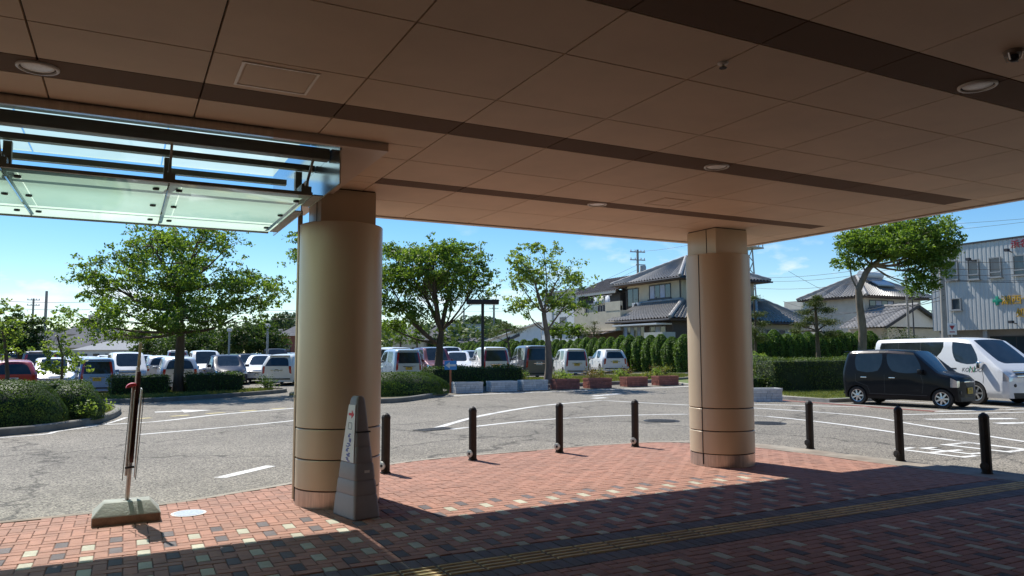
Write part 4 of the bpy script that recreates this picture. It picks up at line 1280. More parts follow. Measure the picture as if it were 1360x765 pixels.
# ------------------------------------------------------------------ hedges, bushes
def clipped(name, label, cat, base, rz, hx, hy, h, mat, leaf=0.06, dens=260, round_=0.0, seed=1, group=None, dome=False, rough=0.05):
    """clipped hedge (box) or dome bush: dark inner body and a dense skin of leaves"""
    rg = np.random.default_rng(seed)
    t = thing(name, label, cat, base, rz, group)
    if dome:
        N = int(dens * (2 * PI * hx * hy + 2 * h * (hx + hy)))
        u = rg.normal(size=(N, 3)); u[:, 2] = np.abs(u[:, 2]) * 1.0 - 0.08
        u /= np.linalg.norm(u, axis=1)[:, None]
        e = np.sign(u) * np.abs(u) ** (0.72 if round_ else 0.85)
        nse = 1 + rough * (np.sin(e[:, 0] * 9 + seed) * np.cos(e[:, 1] * 8) + np.sin(e[:, 2] * 11 + e[:, 0] * 5)) * 0.5
        p = e * np.array([hx, hy, h]) * nse[:, None]
        p += np.clip(rg.normal(size=(N, 3)), -1.3, 1.3) * leaf * 0.3
        nr = u
        p[:, 2] = np.maximum(p[:, 2], 0.02)
        mb = MB(); seg = 18
        prof = [(math.cos(a), math.sin(a)) for a in [i / 7 * PI / 2 for i in range(8)]]
        for (c_, s_) in prof:
            for k in range(seg):
                a = 2 * PI * k / seg
                ex = lambda q: math.copysign(abs(q) ** 0.85, q)
                mb.v.append((ex(math.cos(a) * c_) * hx * 0.93, ex(math.sin(a) * c_) * hy * 0.93, ex(s_) * h * 0.93))
        for i in range(7):
            for k in range(seg):
                mb.f.append((i * seg + k, i * seg + (k + 1) % seg, (i + 1) * seg + (k + 1) % seg, (i + 1) * seg + k)); mb.mi.append(0)
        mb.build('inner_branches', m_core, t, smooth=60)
    else:
        A = [(2 * hx) * (2 * hy), (2 * hx) * h, (2 * hx) * h, (2 * hy) * h, (2 * hy) * h]
        P, Nn = [], []
        for f, ar_ in enumerate(A):
            n = max(20, int(ar_ * dens))
            a, c = rg.uniform(-1, 1, n), rg.uniform(0, 1, n)
            if f == 0: p = np.stack([a * hx, (c * 2 - 1) * hy, np.full(n, h)], 1); nr = (0, 0, 1)
            elif f in (1, 2): s_ = -1 if f == 1 else 1; p = np.stack([a * hx, np.full(n, s_ * hy), c * h], 1); nr = (0, s_, 0)
            else: s_ = -1 if f == 3 else 1; p = np.stack([np.full(n, s_ * hx), a * hy, c * h], 1); nr = (s_, 0, 0)
            wob = rough * (np.sin(p[:, 0] * 3.1 + seed) + np.sin(p[:, 1] * 3.7 + seed * 2) + np.sin(p[:, 2] * 5 + p[:, 0] * 2)) / 2
            p = p + np.array(nr) * wob[:, None] + rg.normal(size=(n, 3)) * leaf * 0.55
            P.append(p); Nn.append(np.tile(np.array(nr, dtype=float), (n, 1)))
        p = np.concatenate(P); nr = np.concatenate(Nn)
        # soften the corners
        k = np.maximum(np.abs(p[:, 0]) / hx, np.abs(p[:, 1]) / hy)
        p[:, 2] -= np.where((p[:, 2] > h * 0.8) & (k > 0.9), (k - 0.9) * 0.35 * h, 0)
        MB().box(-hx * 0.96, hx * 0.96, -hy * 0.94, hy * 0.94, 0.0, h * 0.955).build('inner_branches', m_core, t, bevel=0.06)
    leaves('foliage', p, leaf, mat, t, up=0.25, nrm=nr, seed=seed)
    return t
zz = lambda x, y, d=0.1: Vector((x, y, zt(x, y) + d))
clipped('dome_bush', 'large clipped dome bush at the front of the left bed', 'bush', zz(-2.15, 19.3), 0, 1.1, 1.05, 0.92, m_lf_hedge, 0.038, 1700, seed=21, dome=True)
clipped('dome_bush', 'smaller clipped dome bush right of the large dome in the left bed', 'bush', zz(-0.98, 20.15), 0, 0.62, 0.75, 0.82, m_lf_hedge, 0.042, 1300, seed=22, dome=True, rough=0.06)
clipped('clipped_hedge', 'straight clipped hedge at the back of the left bed', 'hedge', zz(-4.1, 23.1), R(-2), 3.3, 0.55, 0.75, m_lf_hedge, 0.05, 800, seed=23)
def shrub(label, x, y, h, w, mat, leaf=0.07, n=500, seed=1, d=0.1, group=None):
    rg = np.random.default_rng(seed); r2 = random.Random(seed)
    t = thing('shrub', label, 'shrub', zz(x, y, d), group=group)
    mb = MB(); P = []
    for k in range(9):
        a = r2.uniform(0, 2 * PI); q = r2.uniform(0.3, 1)
        e = Vector((math.cos(a) * w * q, math.sin(a) * w * q, h * r2.uniform(0.55, 1)))
        mb.tube(bez((0, 0, 0), e, (0, 0, h * 0.2), 3), [0.012, 0.01, 0.007, 0.003], 4)
        m = n // 9
        P.append(rg.normal(size=(m, 3)) * np.array([w * .33, w * .33, h * .17]) + np.array(e) * np.array([.9, .9, rg.uniform(.6, 1)]))
    mb.build('stems', m_bark, t)
    p = np.concatenate(P); p[:, 2] = np.maximum(p[:, 2], 0.03)
    leaves('foliage', p, leaf, mat, t, seed=seed)
shrub('loose light green shrub at the front left corner of the left bed', -2.85, 17.95, 0.42, 0.4, m_lf_bright, 0.06, 700, 31)
shrub('loose light green shrub in front of the smaller dome bush', -0.85, 19.5, 0.36, 0.35, m_lf_bright, 0.06, 600, 32)
shrub('low yellowish shrub near the kerb of the left bed', -0.55, 20.6, 0.35, 0.45, m_lf_bright, 0.06, 500, 33)
clipped('clipped_hedge', 'short clipped hedge left of the big tree trunk', 'hedge', zz(0.55, 31.6), R(3), 0.98, 0.5, 0.74, m_lf_hedge, 0.065, 420, seed=24)
clipped('clipped_hedge', 'short clipped hedge right of the big tree trunk', 'hedge', zz(3.2, 31.9), R(4), 1.05, 0.5, 0.76, m_lf_hedge, 0.065, 420, seed=25)
shrub('small shrub in the grass right of the clipped hedges', 5.2, 32.0, 0.6, 0.4, m_lf_hedge, 0.08, 420, 34)
clipped('dome_bush', 'yellow green bush beside the left edge of the left column', 'bush', zz(6.4, 27.3), 0, 0.9, 0.9, 1.0, m_lf_yel, 0.07, 420, seed=26, dome=True, rough=0.2)
clipped('dome_bush', 'long low rounded bush right of the left column', 'bush', zz(8.9, 26.0), R(20), 1.9, 1.25, 0.80, m_lf_hedge, 0.05, 900, seed=27, dome=True, round_=1)
clipped('clipped_hedge', 'low clipped hedge behind the white planters', 'hedge', zz(13.1, 28.75, 0.12), R(3), 2.15, 0.55, 0.80, m_lf_hedge, 0.065, 480, seed=28)
clipped('clipped_hedge', 'tall square clipped hedge behind the black car', 'hedge', zz(24.3, 20.3, 0.08), R(-9), 2.9, 0.6, 1.22, leaf_mat('leaf_hedge_light', (0.055, 0.105, 0.02), (0.11, 0.15, 0.03), 0.25), 0.06, 560, seed=29)
clipped('clipped_hedge', 'low hedge left of the tall clipped hedge, beside the right column', 'hedge', zz(20.9, 21.2, 0.08), R(-9), 1.0, 0.5, 0.55, m_lf_hedge, 0.06, 480, seed=30)
clipped('dome_bush', 'pale green rounded bush behind the tall clipped hedge, left one', 'bush', zz(27.2, 26.6, 0.08), 0, 0.9, 0.8, 1.35, m_lf_bright, 0.08, 300, seed=35, dome=True, rough=.2)
clipped('dome_bush', 'small rounded bush right of the pine trunk', 'bush', zz(31.7, 24.7, 0.08), 0, 0.85, 0.8, 1.3, m_lf_bright, 0.08, 300, seed=36, dome=True, rough=.2)
clipped('dome_bush', 'yellow green bush left of the tall clipped hedge', 'bush', zz(22.3, 22.0, 0.08), 0, 0.75, 0.7, 0.95, m_lf_yel, 0.07, 350, seed=37, dome=True, rough=.2)
clipped('dome_bush', 'rounded tree-like bush behind the white van roof', 'bush', zz(36.5, 25.5, 0.08), 0, 1.3, 1.2, 2.35, m_lf_pine, 0.10, 200, seed=38, dome=True, rough=.3)
rk = MB().lathe([(0.5, 0), (0.56, 0.25), (0.42, 0.6), (0.2, 0.8), (0.02, 0.85)], seg=9)
rk.v = [(x * 1.1 + rnd.uniform(-.07, .07), y + rnd.uniform(-.07, .07), z) for x, y, z in rk.v]
o = rk.build('garden_rock', M('dark_rock', (0.09, 0.075, 0.065), 0.9, var=0.3, scale=4, bump=.8, bscale=12), None, smooth=30); o.location = zz(24.4, 25.2, 0.05)
tag(o, 'dark garden rock beside the right column in front of the hedge', 'rock')
# low plants in the strip behind the planters
spots = [(13.6, 30.2), (15.6, 29.4), (16.2, 30.4), (17.6, 29.6), (18.6, 30.2), (19.6, 29.5), (20.5, 30.3), (21.4, 29.7), (22.3, 30.5), (23.2, 29.9), (24.2, 30.6), (24.9, 31.4), (25.8, 31.8), (19.0, 31.5), (21.0, 31.8), (23.0, 32.2), (17.0, 31.6)]
where = ['left of the slim tree trunk', 'right of the slim tree trunk', 'behind the first red planter', 'behind the second red planter', 'behind the third red planter', 'behind the last red planter']
for k, (x, y) in enumerate(spots):
    mt = [m_lf_yel, m_lf_bright, m_lf_red][k % 3]
    shrub(['yellow green', 'light green', 'reddish brown'][k % 3] + ' knee-high bedding plant in the dry strip behind the planters', x, y, rnd.uniform(.3, .6), rnd.uniform(.25, .4), mt, 0.075, 260, 40 + k, 0.1, group='bedding plants behind the planters')
# grass (uncountable)
def grass(name, label, polys, n, h, seed):
    rg = random.Random(seed)
    P = []
    xs = [p[0] for p in polys]; ys = [p[1] for p in polys]
    while len(P) < n:
        x, y = rg.uniform(min(xs), max(xs)), rg.uniform(min(ys), max(ys))
        if inside(x, y, polys): P.append((x, y, zt(x, y) + 0.11 + rg.uniform(0, h * .5)))
    Pn = np.array(P)
    rg2 = np.random.default_rng(seed)
    nn = rg2.normal(size=(n, 3)); nn[:, 2] = 0
    o = leaves(name, Pn, h, m_grass, None, up=0.0, nrm=nn * 2, aspect=0.12, seed=seed)
    tag(o, label, 'grass', kind='stuff')
shr = lambda poly, f: [(sum(q[0] for q in poly) / len(poly) * (1 - f) + p[0] * f, sum(q[1] for q in poly) / len(poly) * (1 - f) + p[1] * f) for p in poly]
grass('grass', 'short bright grass under the big tree in the left bed', [(-3, 29.6), (0.9, 28.9), (3.4, 30.2), (5.4, 31.5), (5.6, 32.6), (-3, 33.2)], 14000, 0.16, 51)
grass('grass', 'dry grass along the kerb of the left bed', [(-1.2, 18.9), (-0.5, 20.6), (-0.25, 22.4), (-0.4, 24.6), (-1.5, 24), (-1.4, 20)], 5000, 0.14, 52)
grass('grass', 'dry yellowish grass in the strip behind the planters', [(11.8, 28.3), (20, 28.5), (25, 29.5), (27.3, 31.4), (28, 34), (20, 34), (12, 33.5)], 26000, 0.13, 53)
grass('grass', 'green lawn in front of the tall clipped hedge', [(20.0, 18.2), (20.0, 16.55), (33, 16.2), (33, 21), (24, 21.5), (21.5, 21)], 26000, 0.10, 54)

# ------------------------------------------------------------------ conifer hedge row: individual columnar conifers
def conifer_mesh(seed, h=2.35, r=0.60, n=6000):
    rg = np.random.default_rng(seed)
    z = rg.uniform(0.02, 1, n) ** 0.9
    prof = np.where(z < 0.35, 0.86 + 0.4 * z, 1.0 - 0.82 * np.clip((z - 0.58) / 0.42, 0, 1) ** 2.3)
    a = rg.uniform(0, 2 * PI, n)
    rr = r * prof * (1 + 0.10 * np.sin(a * 5 + z * 9 + seed) + 0.05 * np.sin(a * 11)) * rg.uniform(0.86, 1.05, n)
    p = np.stack([np.cos(a) * rr, np.sin(a) * rr, z * h], 1)
    nr = np.stack([np.cos(a), np.sin(a), np.full(n, 0.5)], 1)
    return leaves('foliage', p, 0.10, m_lf_con, 'mesh', up=0.3, nrm=nr, aspect=0.45, seed=seed)
cm_ = [conifer_mesh(s_) for s_ in (61, 62, 63)]
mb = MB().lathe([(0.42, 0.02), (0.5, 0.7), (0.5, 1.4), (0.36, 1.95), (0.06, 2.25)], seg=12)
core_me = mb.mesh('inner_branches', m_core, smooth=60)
def conifer(x, y, s_, lab, group, k):
    t = thing('columnar_conifer', lab, 'conifer', (x, y, zt(x, y) - 0.02), rnd.uniform(0, 6), group)
    t.scale = (s_, s_, s_ * rnd.uniform(0.94, 1.06))
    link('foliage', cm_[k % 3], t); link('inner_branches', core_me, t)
ys = [35.2 + 1.08 * k for k in range(34)]
for k, y in enumerate(ys):
    ordn = ['', 'first', 'second', 'third', 'fourth', 'fifth', 'sixth', 'seventh', 'eighth', 'ninth', 'tenth', 'eleventh', 'twelfth', 'thirteenth', 'fourteenth']
    if k == 0: lab = 'columnar conifer at the corner of the row, hidden by the right column'
    elif k < 15: lab = '%s columnar conifer in the receding row, counted from the right column leftwards' % ordn[k]
    else: lab = 'small looking conifer at the far end of the receding row'
    conifer(30.0 + rnd.uniform(-.08, .08), y, 1.0, lab, 'conifers in the receding row', k)
for k in range(16):
    conifer(31.2 + 1.02 * k, 35.0 + rnd.uniform(-.08, .08), 1.08, 'shaded conifer of the dark hedge row right of the right column', 'conifers in the dark row right of the column', k)

# ------------------------------------------------------------------ garden pines: trunk with flat needle pads
def pine(label, px, py_base, depth, pads, lean_pts, seed, r0=0.14):
    b = at(px, 467, depth); b = Vector((b.x, b.y, zt(b.x, b.y)))
    t = thing('garden_pine', label, 'pine', b)
    rg = random.Random(seed)
    mb = MB()
    tp = [Vector((0, 0, 0))] + [P3(a, c, depth, b) for a, c in lean_pts]
    mb.tube(tp, [r0 * (1 - 0.75 * i / (len(tp) - 1)) for i in range(len(tp))], 8)
    P = []
    for (qx, qy, hw, hh) in pads:
        c = P3(qx, qy, depth + rg.uniform(-.6, .6), b); s_ = depth / F_PX
        near = min(tp, key=lambda q: abs(q.z - c.z + 0.15))
        mb.tube(bez(near, c - Vector((0, 0, hh * s_ * .4)), (0, 0, 0.1), 4), [0.05, 0.045, 0.035, 0.025, 0.012], 5)
        n = int(hw * hh * 9)
        g_ = nrg.normal(size=(n, 3)) * np.array([hw * s_ * .5, hw * s_ * .42, hh * s_ * .42])
        P.append(g_ + np.array(c))
    mb.build('trunk', m_bark, t, smooth=60)
    leaves('needles', np.concatenate(P), 0.13, m_lf_pine, t, aspect=0.22, up=0.9, seed=seed)
pine('garden pine with flat needle pads above the tall clipped hedge', 1086, 497, 38, [(1082, 404, 14, 6), (1070, 415, 12, 5), (1098, 412, 12, 5), (1064, 432, 12, 5), (1100, 428, 14, 6), (1078, 424, 14, 6), (1056, 440, 10, 4), (1104, 444, 16, 6), (1085, 396, 8, 5)], [(1087, 475), (1085, 440), (1083, 410), (1084, 398)], 71)
pine('small garden pine with layered pads right of the right column', 1003, 470, 41, [(1000, 396, 10, 4), (1006, 418, 14, 5), (1010, 430, 12, 5), (998, 440, 16, 6), (1008, 450, 14, 6)], [(1003, 450), (1003, 425), (1001, 398)], 72, .1)
pine('garden pine in front of the two storey house, left one', 855, 450, 56, [(850, 428, 9, 4), (858, 436, 10, 4), (848, 441, 9, 4)], [(854, 445), (853, 430)], 73, .1)
pine('garden pine in front of the two storey house, right one', 877, 450, 55, [(876, 424, 8, 4), (882, 432, 9, 4), (868, 437, 9, 4), (888, 436, 7, 4)], [(876, 445), (877, 426)], 74, .1)
pine('layered garden pine at the left end of the house', 790, 450, 58, [(790, 429, 6, 3), (787, 437, 9, 4), (796, 443, 9, 4), (780, 443, 8, 3)], [(789, 445), (790, 430)], 75, .1)
pine('garden pine with grey green pads above the conifer row, left of the slender tree', 680, 460, 62, [(672, 432, 10, 4), (660, 440, 10, 4), (685, 440, 10, 4), (655, 446, 10, 4), (693, 436, 7, 4)], [(675, 455), (672, 438)], 76, .12)

# ------------------------------------------------------------------ cars
def paint(name, col, metal=0.0):
    dark = max(col) < 0.06
    return M('paint_' + name, col, 0.4, metal=metal, var=0.03, scale=2, coat=0.16 if dark else 0.7, spec=0.12 if dark else 0.5)
m_cglass = M('car_glass', (0.022, 0.028, 0.033), 0.05, var=0.35, scale=3.0, spec=0.6)
m_under = M('car_underside', (0.012, 0.012, 0.012), 0.8, var=0.2)
m_trim = M('car_trim', (0.02, 0.02, 0.02), 0.5, var=0.1)
m_tyre = M('tyre', (0.018, 0.018, 0.018), 0.8, var=0.2, bump=0.2)
m_alloy = M('alloy', (0.55, 0.56, 0.57), 0.28, metal=0.85, var=0.06)
m_hlamp = M('headlamp', (0.55, 0.57, 0.58), 0.12, metal=0.45, var=0.15, scale=40, coat=1.0)
m_tlamp = M('tail_lamp', (0.32, 0.012, 0.016), 0.15, var=0.2, scale=30, coat=1.0)
m_chrome = M('chrome', (0.7, 0.7, 0.7), 0.12, metal=1.0, var=0.05)
m_plate_y = M('plate_yellow', (0.60, 0.40, 0.03), 0.5, var=0.05)
m_plate_w = M('plate_pale', (0.70, 0.71, 0.70), 0.5, var=0.05)
m_plate_t = M('plate_digits', (0.04, 0.05, 0.04), 0.6, var=0.05)
P_WHITE = paint('white', (0.74, 0.745, 0.74)); P_BLACK = paint('black', (0.005, 0.006, 0.009)); P_BLUE = paint('blue', (0.17, 0.31, 0.56))
P_SILVER = paint('silver', (0.50, 0.52, 0.54), 0.5); P_GREY = paint('grey', (0.13, 0.13, 0.14), 0.4); P_RED = paint('red', (0.34, 0.012, 0.02)); P_MAROON = paint('maroon', (0.10, 0.012, 0.02), 0.3)
P_NAVY = paint('navy', (0.012, 0.018, 0.04)); P_PALE = paint('pale_blue', (0.42, 0.50, 0.58), 0.3); P_PEARL = paint('pearl', (0.66, 0.66, 0.62)); P_GREEN = paint('green', (0.10, 0.22, 0.20), 0.3)

FR = [-1.0, -0.84, -0.42, 0.42, 0.84, 1.0]
def car_shell(sts, crown, bulge_r, bulge_f, zb, zs, zm, regions, creases):
    """sts: stations rear->front: (x_low, x_belt, x_top, z_belt, z_top, w_low, w_belt, w_top). Returns mesh with a material index per named region."""
    bm = bmesh.new()
    ns = len(sts)
    side = []
    for (xl, xb_, xt, zbl, ztp, wl_, wb_, wt_) in sts:
        lv = [(xl, wl_ * 0.95, zb), (xl, wl_, zs), (xl + (xb_ - xl) * 0.5, wl_ * 1.005, zm), (xb_, wb_, zbl),
              (xb_ + (xt - xb_) * 0.86, wb_ + (wt_ - wb_) * 0.80, zbl + (ztp - zbl) * 0.88), (xt, wt_ * 0.93, ztp)]
        side.append(lv)
    V = {}
    def vert(i, j, s):      # s index 0..5 across (0 = right -y ... 5 = left +y)
        key = (i, j, s)
        if key in V: return V[key]
        x, w, z = side[i][j]
        f = FR[s]
        y = w * f
        if j == 5: z = z + crown * (1 - f * f)
        if i == 0: x = x - bulge_r * (1 - f * f)
        if i == ns - 1: x = x + bulge_f * (1 - f * f)
        V[key] = bm.verts.new((x, y, z))
        return V[key]
    F = {}
    def face(vs, reg):
        try: f = bm.faces.new(vs)
        except ValueError: return
        f.material_index = regions.get(reg, 0)
        F.setdefault(reg, []).append(f)
    for i in range(ns - 1):
        for j in range(5):
            for s, nm in ((5, 'L'), (0, 'R')):
                reg = ('side', i, j, nm)
                a, b, c, d = vert(i, j, s), vert(i + 1, j, s), vert(i + 1, j + 1, s), vert(i, j + 1, s)
                face((a, b, c, d) if s == 0 else (d, c, b, a), reg)
        for s in range(5):
            face((vert(i, 5, s), vert(i + 1, 5, s), vert(i + 1, 5, s + 1), vert(i, 5, s + 1)), ('top', i, s))
            face((vert(i, 0, s + 1), vert(i + 1, 0, s + 1), vert(i + 1, 0, s), vert(i, 0, s)), ('bottom', i, s))
    for j in range(5):
        for s in range(5):
            face((vert(0, j, s + 1), vert(0, j, s), vert(0, j + 1, s), vert(0, j + 1, s + 1)), ('rear', j, s))
            face((vert(ns - 1, j, s), vert(ns - 1, j, s + 1), vert(ns - 1, j + 1, s + 1), vert(ns - 1, j + 1, s)), ('front', j, s))
    bm.normal_update()
    cl = bm.edges.layers.float.new('crease_edge')
    for e in bm.edges:
        if len(e.link_faces) == 2:
            a, b = e.link_faces
            c_ = 0.0
            if a.material_index != b.material_index: c_ = 0.92
            an = a.normal.angle(b.normal, 0)
            if an > R(22): c_ = max(c_, creases)
            if an > R(50): c_ = max(c_, creases + 0.15)
            zav = (e.verts[0].co.z + e.verts[1].co.z) / 2
            if zav < zs: c_ = max(c_, 0.7)
            e[cl] = c_
    me = bpy.data.meshes.new('shell')
    bm.to_mesh(me); bm.free()
    return me

def evaluated(me, nmat, wheels, wr, half):
    o = bpy.data.objects.new('tmp', me); C.objects.link(o)
    for k in range(nmat): me.materials.append(m_trim)
    ss = o.modifiers.new('s', 'SUBSURF'); ss.levels = 2; ss.render_levels = 2
    cut = []
    mb = MB()
    for x in wheels:
        for s in (-1, 1):
            seg = 28
            y0, y1 = s * (half - 0.27), s * (half + 0.2)
            vs = []
            for y in (y0, y1):
                for k in range(seg):
                    a = 2 * PI * k / seg
                    vs.append((x + (wr + 0.035) * math.cos(a), y, wr + (wr + 0.035) * math.sin(a)))
            mb.add(vs, [tuple(range(seg)), tuple(range(2 * seg - 1, seg - 1, -1))] + [(k, (k + 1) % seg, (k + 1) % seg + seg, k + seg) for k in range(seg)])
    cme = bpy.data.meshes.new('cut'); cme.from_pydata(mb.v, [], mb.f); fixn(cme)
    for k in range(nmat): cme.materials.append(m_trim)
    cme.polygons.foreach_set('material_index', [1] * len(cme.polygons))
    co = bpy.data.objects.new('cut', cme); C.objects.link(co)
    bo = o.modifiers.new('b', 'BOOLEAN'); bo.operation = 'DIFFERENCE'; bo.object = co; bo.solver = 'EXACT'
    dg_ = bpy.context.evaluated_depsgraph_get()
    dg_.update()
    ev = bpy.data.meshes.new_from_object(o.evaluated_get(dg_))
    bpy.data.objects.remove(o); bpy.data.objects.remove(co)
    return ev

def split(ev, parts, root):
    """parts: list of (name, material, material index); separate objects cut from the evaluated shell"""
    out = []
    n = len(ev.vertices)
    co = np.empty(n * 3); ev.vertices.foreach_get('co', co); co = co.reshape(-1, 3)
    polys = [(p.material_index, tuple(p.vertices)) for p in ev.polygons]
    for name, mat, idx in parts:
        fs = [p for mi, p in polys if mi == idx]
        if not fs: continue
        used = sorted({v for p in fs for v in p}); mp_ = {v: k for k, v in enumerate(used)}
        me = bpy.data.meshes.new(name)
        me.from_pydata([tuple(co[v]) for v in used], [], [tuple(mp_[v] for v in p) for p in fs])
        me.materials.append(mat)
        me.polygons.foreach_set('use_smooth', [True] * len(me.polygons))
        me.set_sharp_from_angle(angle=R(32))
        out.append(link(name, me, root))
    return out

def bvh_of(ev):
    return BVHTree.FromPolygons([tuple(v.co) for v in ev.vertices], [tuple(p.vertices) for p in ev.polygons])

def wheel_meshes(wr, spokes):
    mb = MB(); w = 0.085
    prof = [(wr * 0.66, -w), (wr * 0.93, -w), (wr, -w * 0.6), (wr, w * 0.6), (wr * 0.93, w), (wr * 0.68, w * 0.92), (wr * 0.66, w * 0.6)]
    mb.lathe(prof, seg=32, cap=False)
    ty = mb.mesh('tyre', m_tyre, smooth=40)
    rb = MB()
    rb.lathe([(wr * 0.67, -w * 0.5), (wr * 0.67, w * 0.85), (wr * 0.61, w * 0.8), (wr * 0.58, w * 0.3)], seg=32, cap=False)
    for k in range(spokes):
        a = 2 * PI * k / spokes
        ca, sa = math.cos(a), math.sin(a)
        rb.bar((0.04 * ca, 0.04 * sa, w * 0.72), (wr * 0.62 * ca, wr * 0.62 * sa, w * 0.66), wr * 0.17, 0.02)
    rb.lathe([(wr * 0.2, w * 0.5), (wr * 0.2, w * 0.8), (wr * 0.12, w * 0.9)], seg=16)
    rim = rb.mesh('rim', m_alloy, smooth=35)
    hub = MB().lathe([(wr * 0.64, -w * 0.3), (wr * 0.64, w * 0.1)], seg=24).mesh('brake_disc', m_trim)
    return ty, rim, hub
WM = {}
def add_wheels(root, xs, wr, half, spokes=7):
    if (wr, spokes) not in WM: WM[(wr, spokes)] = wheel_meshes(wr, spokes)
    ty, rim, hub = WM[(wr, spokes)]
    for x in xs:
        for s in (-1, 1):
            w_ = link('wheel', ty, root)
            w_.location = (x, s * (half - 0.095), wr)
            w_.rotation_euler = (R(-90) if s > 0 else R(90), 0, 0)
            link('rim', rim, w_); link('brake_disc', hub, w_)

def ribbon_on(bvh, pts, side, w, name, mat, root):
    """thin strip laid on the car's side along (x,z) points"""
    mb = MB(); P = []
    for i in range(len(pts) - 1):
        a, b = Vector((pts[i][0], 0, pts[i][1])), Vector((pts[i + 1][0], 0, pts[i + 1][1]))
        for q in range(6): P.append(a.lerp(b, q / 6))
    P.append(Vector((pts[-1][0], 0, pts[-1][1])))
    for i, p in enumerate(P):
        d = (P[min(i + 1, len(P) - 1)] - P[max(i - 1, 0)]).normalized()
        nn = Vector((-d.z, 0, d.x)) * w / 2
        for s in (-1, 1):
            q = p + nn * s
            h = bvh.ray_cast(Vector((q.x, side * 3, q.z)), Vector((0, -side, 0)))
            y = h[0].y if h[0] else 0
            mb.v.append((q.x, y + side * 0.0025, q.z))
    for i in range(len(P) - 1):
        mb.f.append((2 * i, 2 * i + 1, 2 * i + 3, 2 * i + 2)); mb.mi.append(0)
    return mb.build(name, mat, root)

def surf_x(bvh, y, z, front=True):
    h = bvh.ray_cast(Vector((6 if front else -6, y, z)), Vector((-1 if front else 1, 0, 0)))
    return h[0].x if h[0] else 0
def surf_y(bvh, x, z, side):
    h = bvh.ray_cast(Vector((x, side * 3, z)), Vector((0, -side, 0)))
    return h[0].y if h[0] else 0

def plate(root, bvh, z, front, mat, y=0.0):
    x = surf_x(bvh, y, z, front)
    s = 1 if front else -1
    x += s * 0.012
    p = MB().box(x - 0.008, x + 0.008, y - 0.165, y + 0.165, z - 0.082, z + 0.082).build('number_plate', mat, root)
    mb = MB()
    xx = x + s * 0.010
    for k in range(4):
        yy = y - 0.10 + 0.062 * k + (0.015 if k > 1 else 0)
        mb.box(xx - 0.001, xx + 0.001, yy - 0.018, yy + 0.018, z - 0.055, z - 0.04).box(xx - 0.001, xx + 0.001, yy - 0.018, yy - 0.006, z - 0.039, z + 0.01).box(xx - 0.001, xx + 0.001, yy - 0.005, yy + 0.018, z - 0.005, z + 0.01)
    mb.box(xx - 0.001, xx + 0.001, y - 0.09, y + 0.09, z + 0.03, z + 0.06)
    mb.build('plate_lettering', m_plate_t, p)

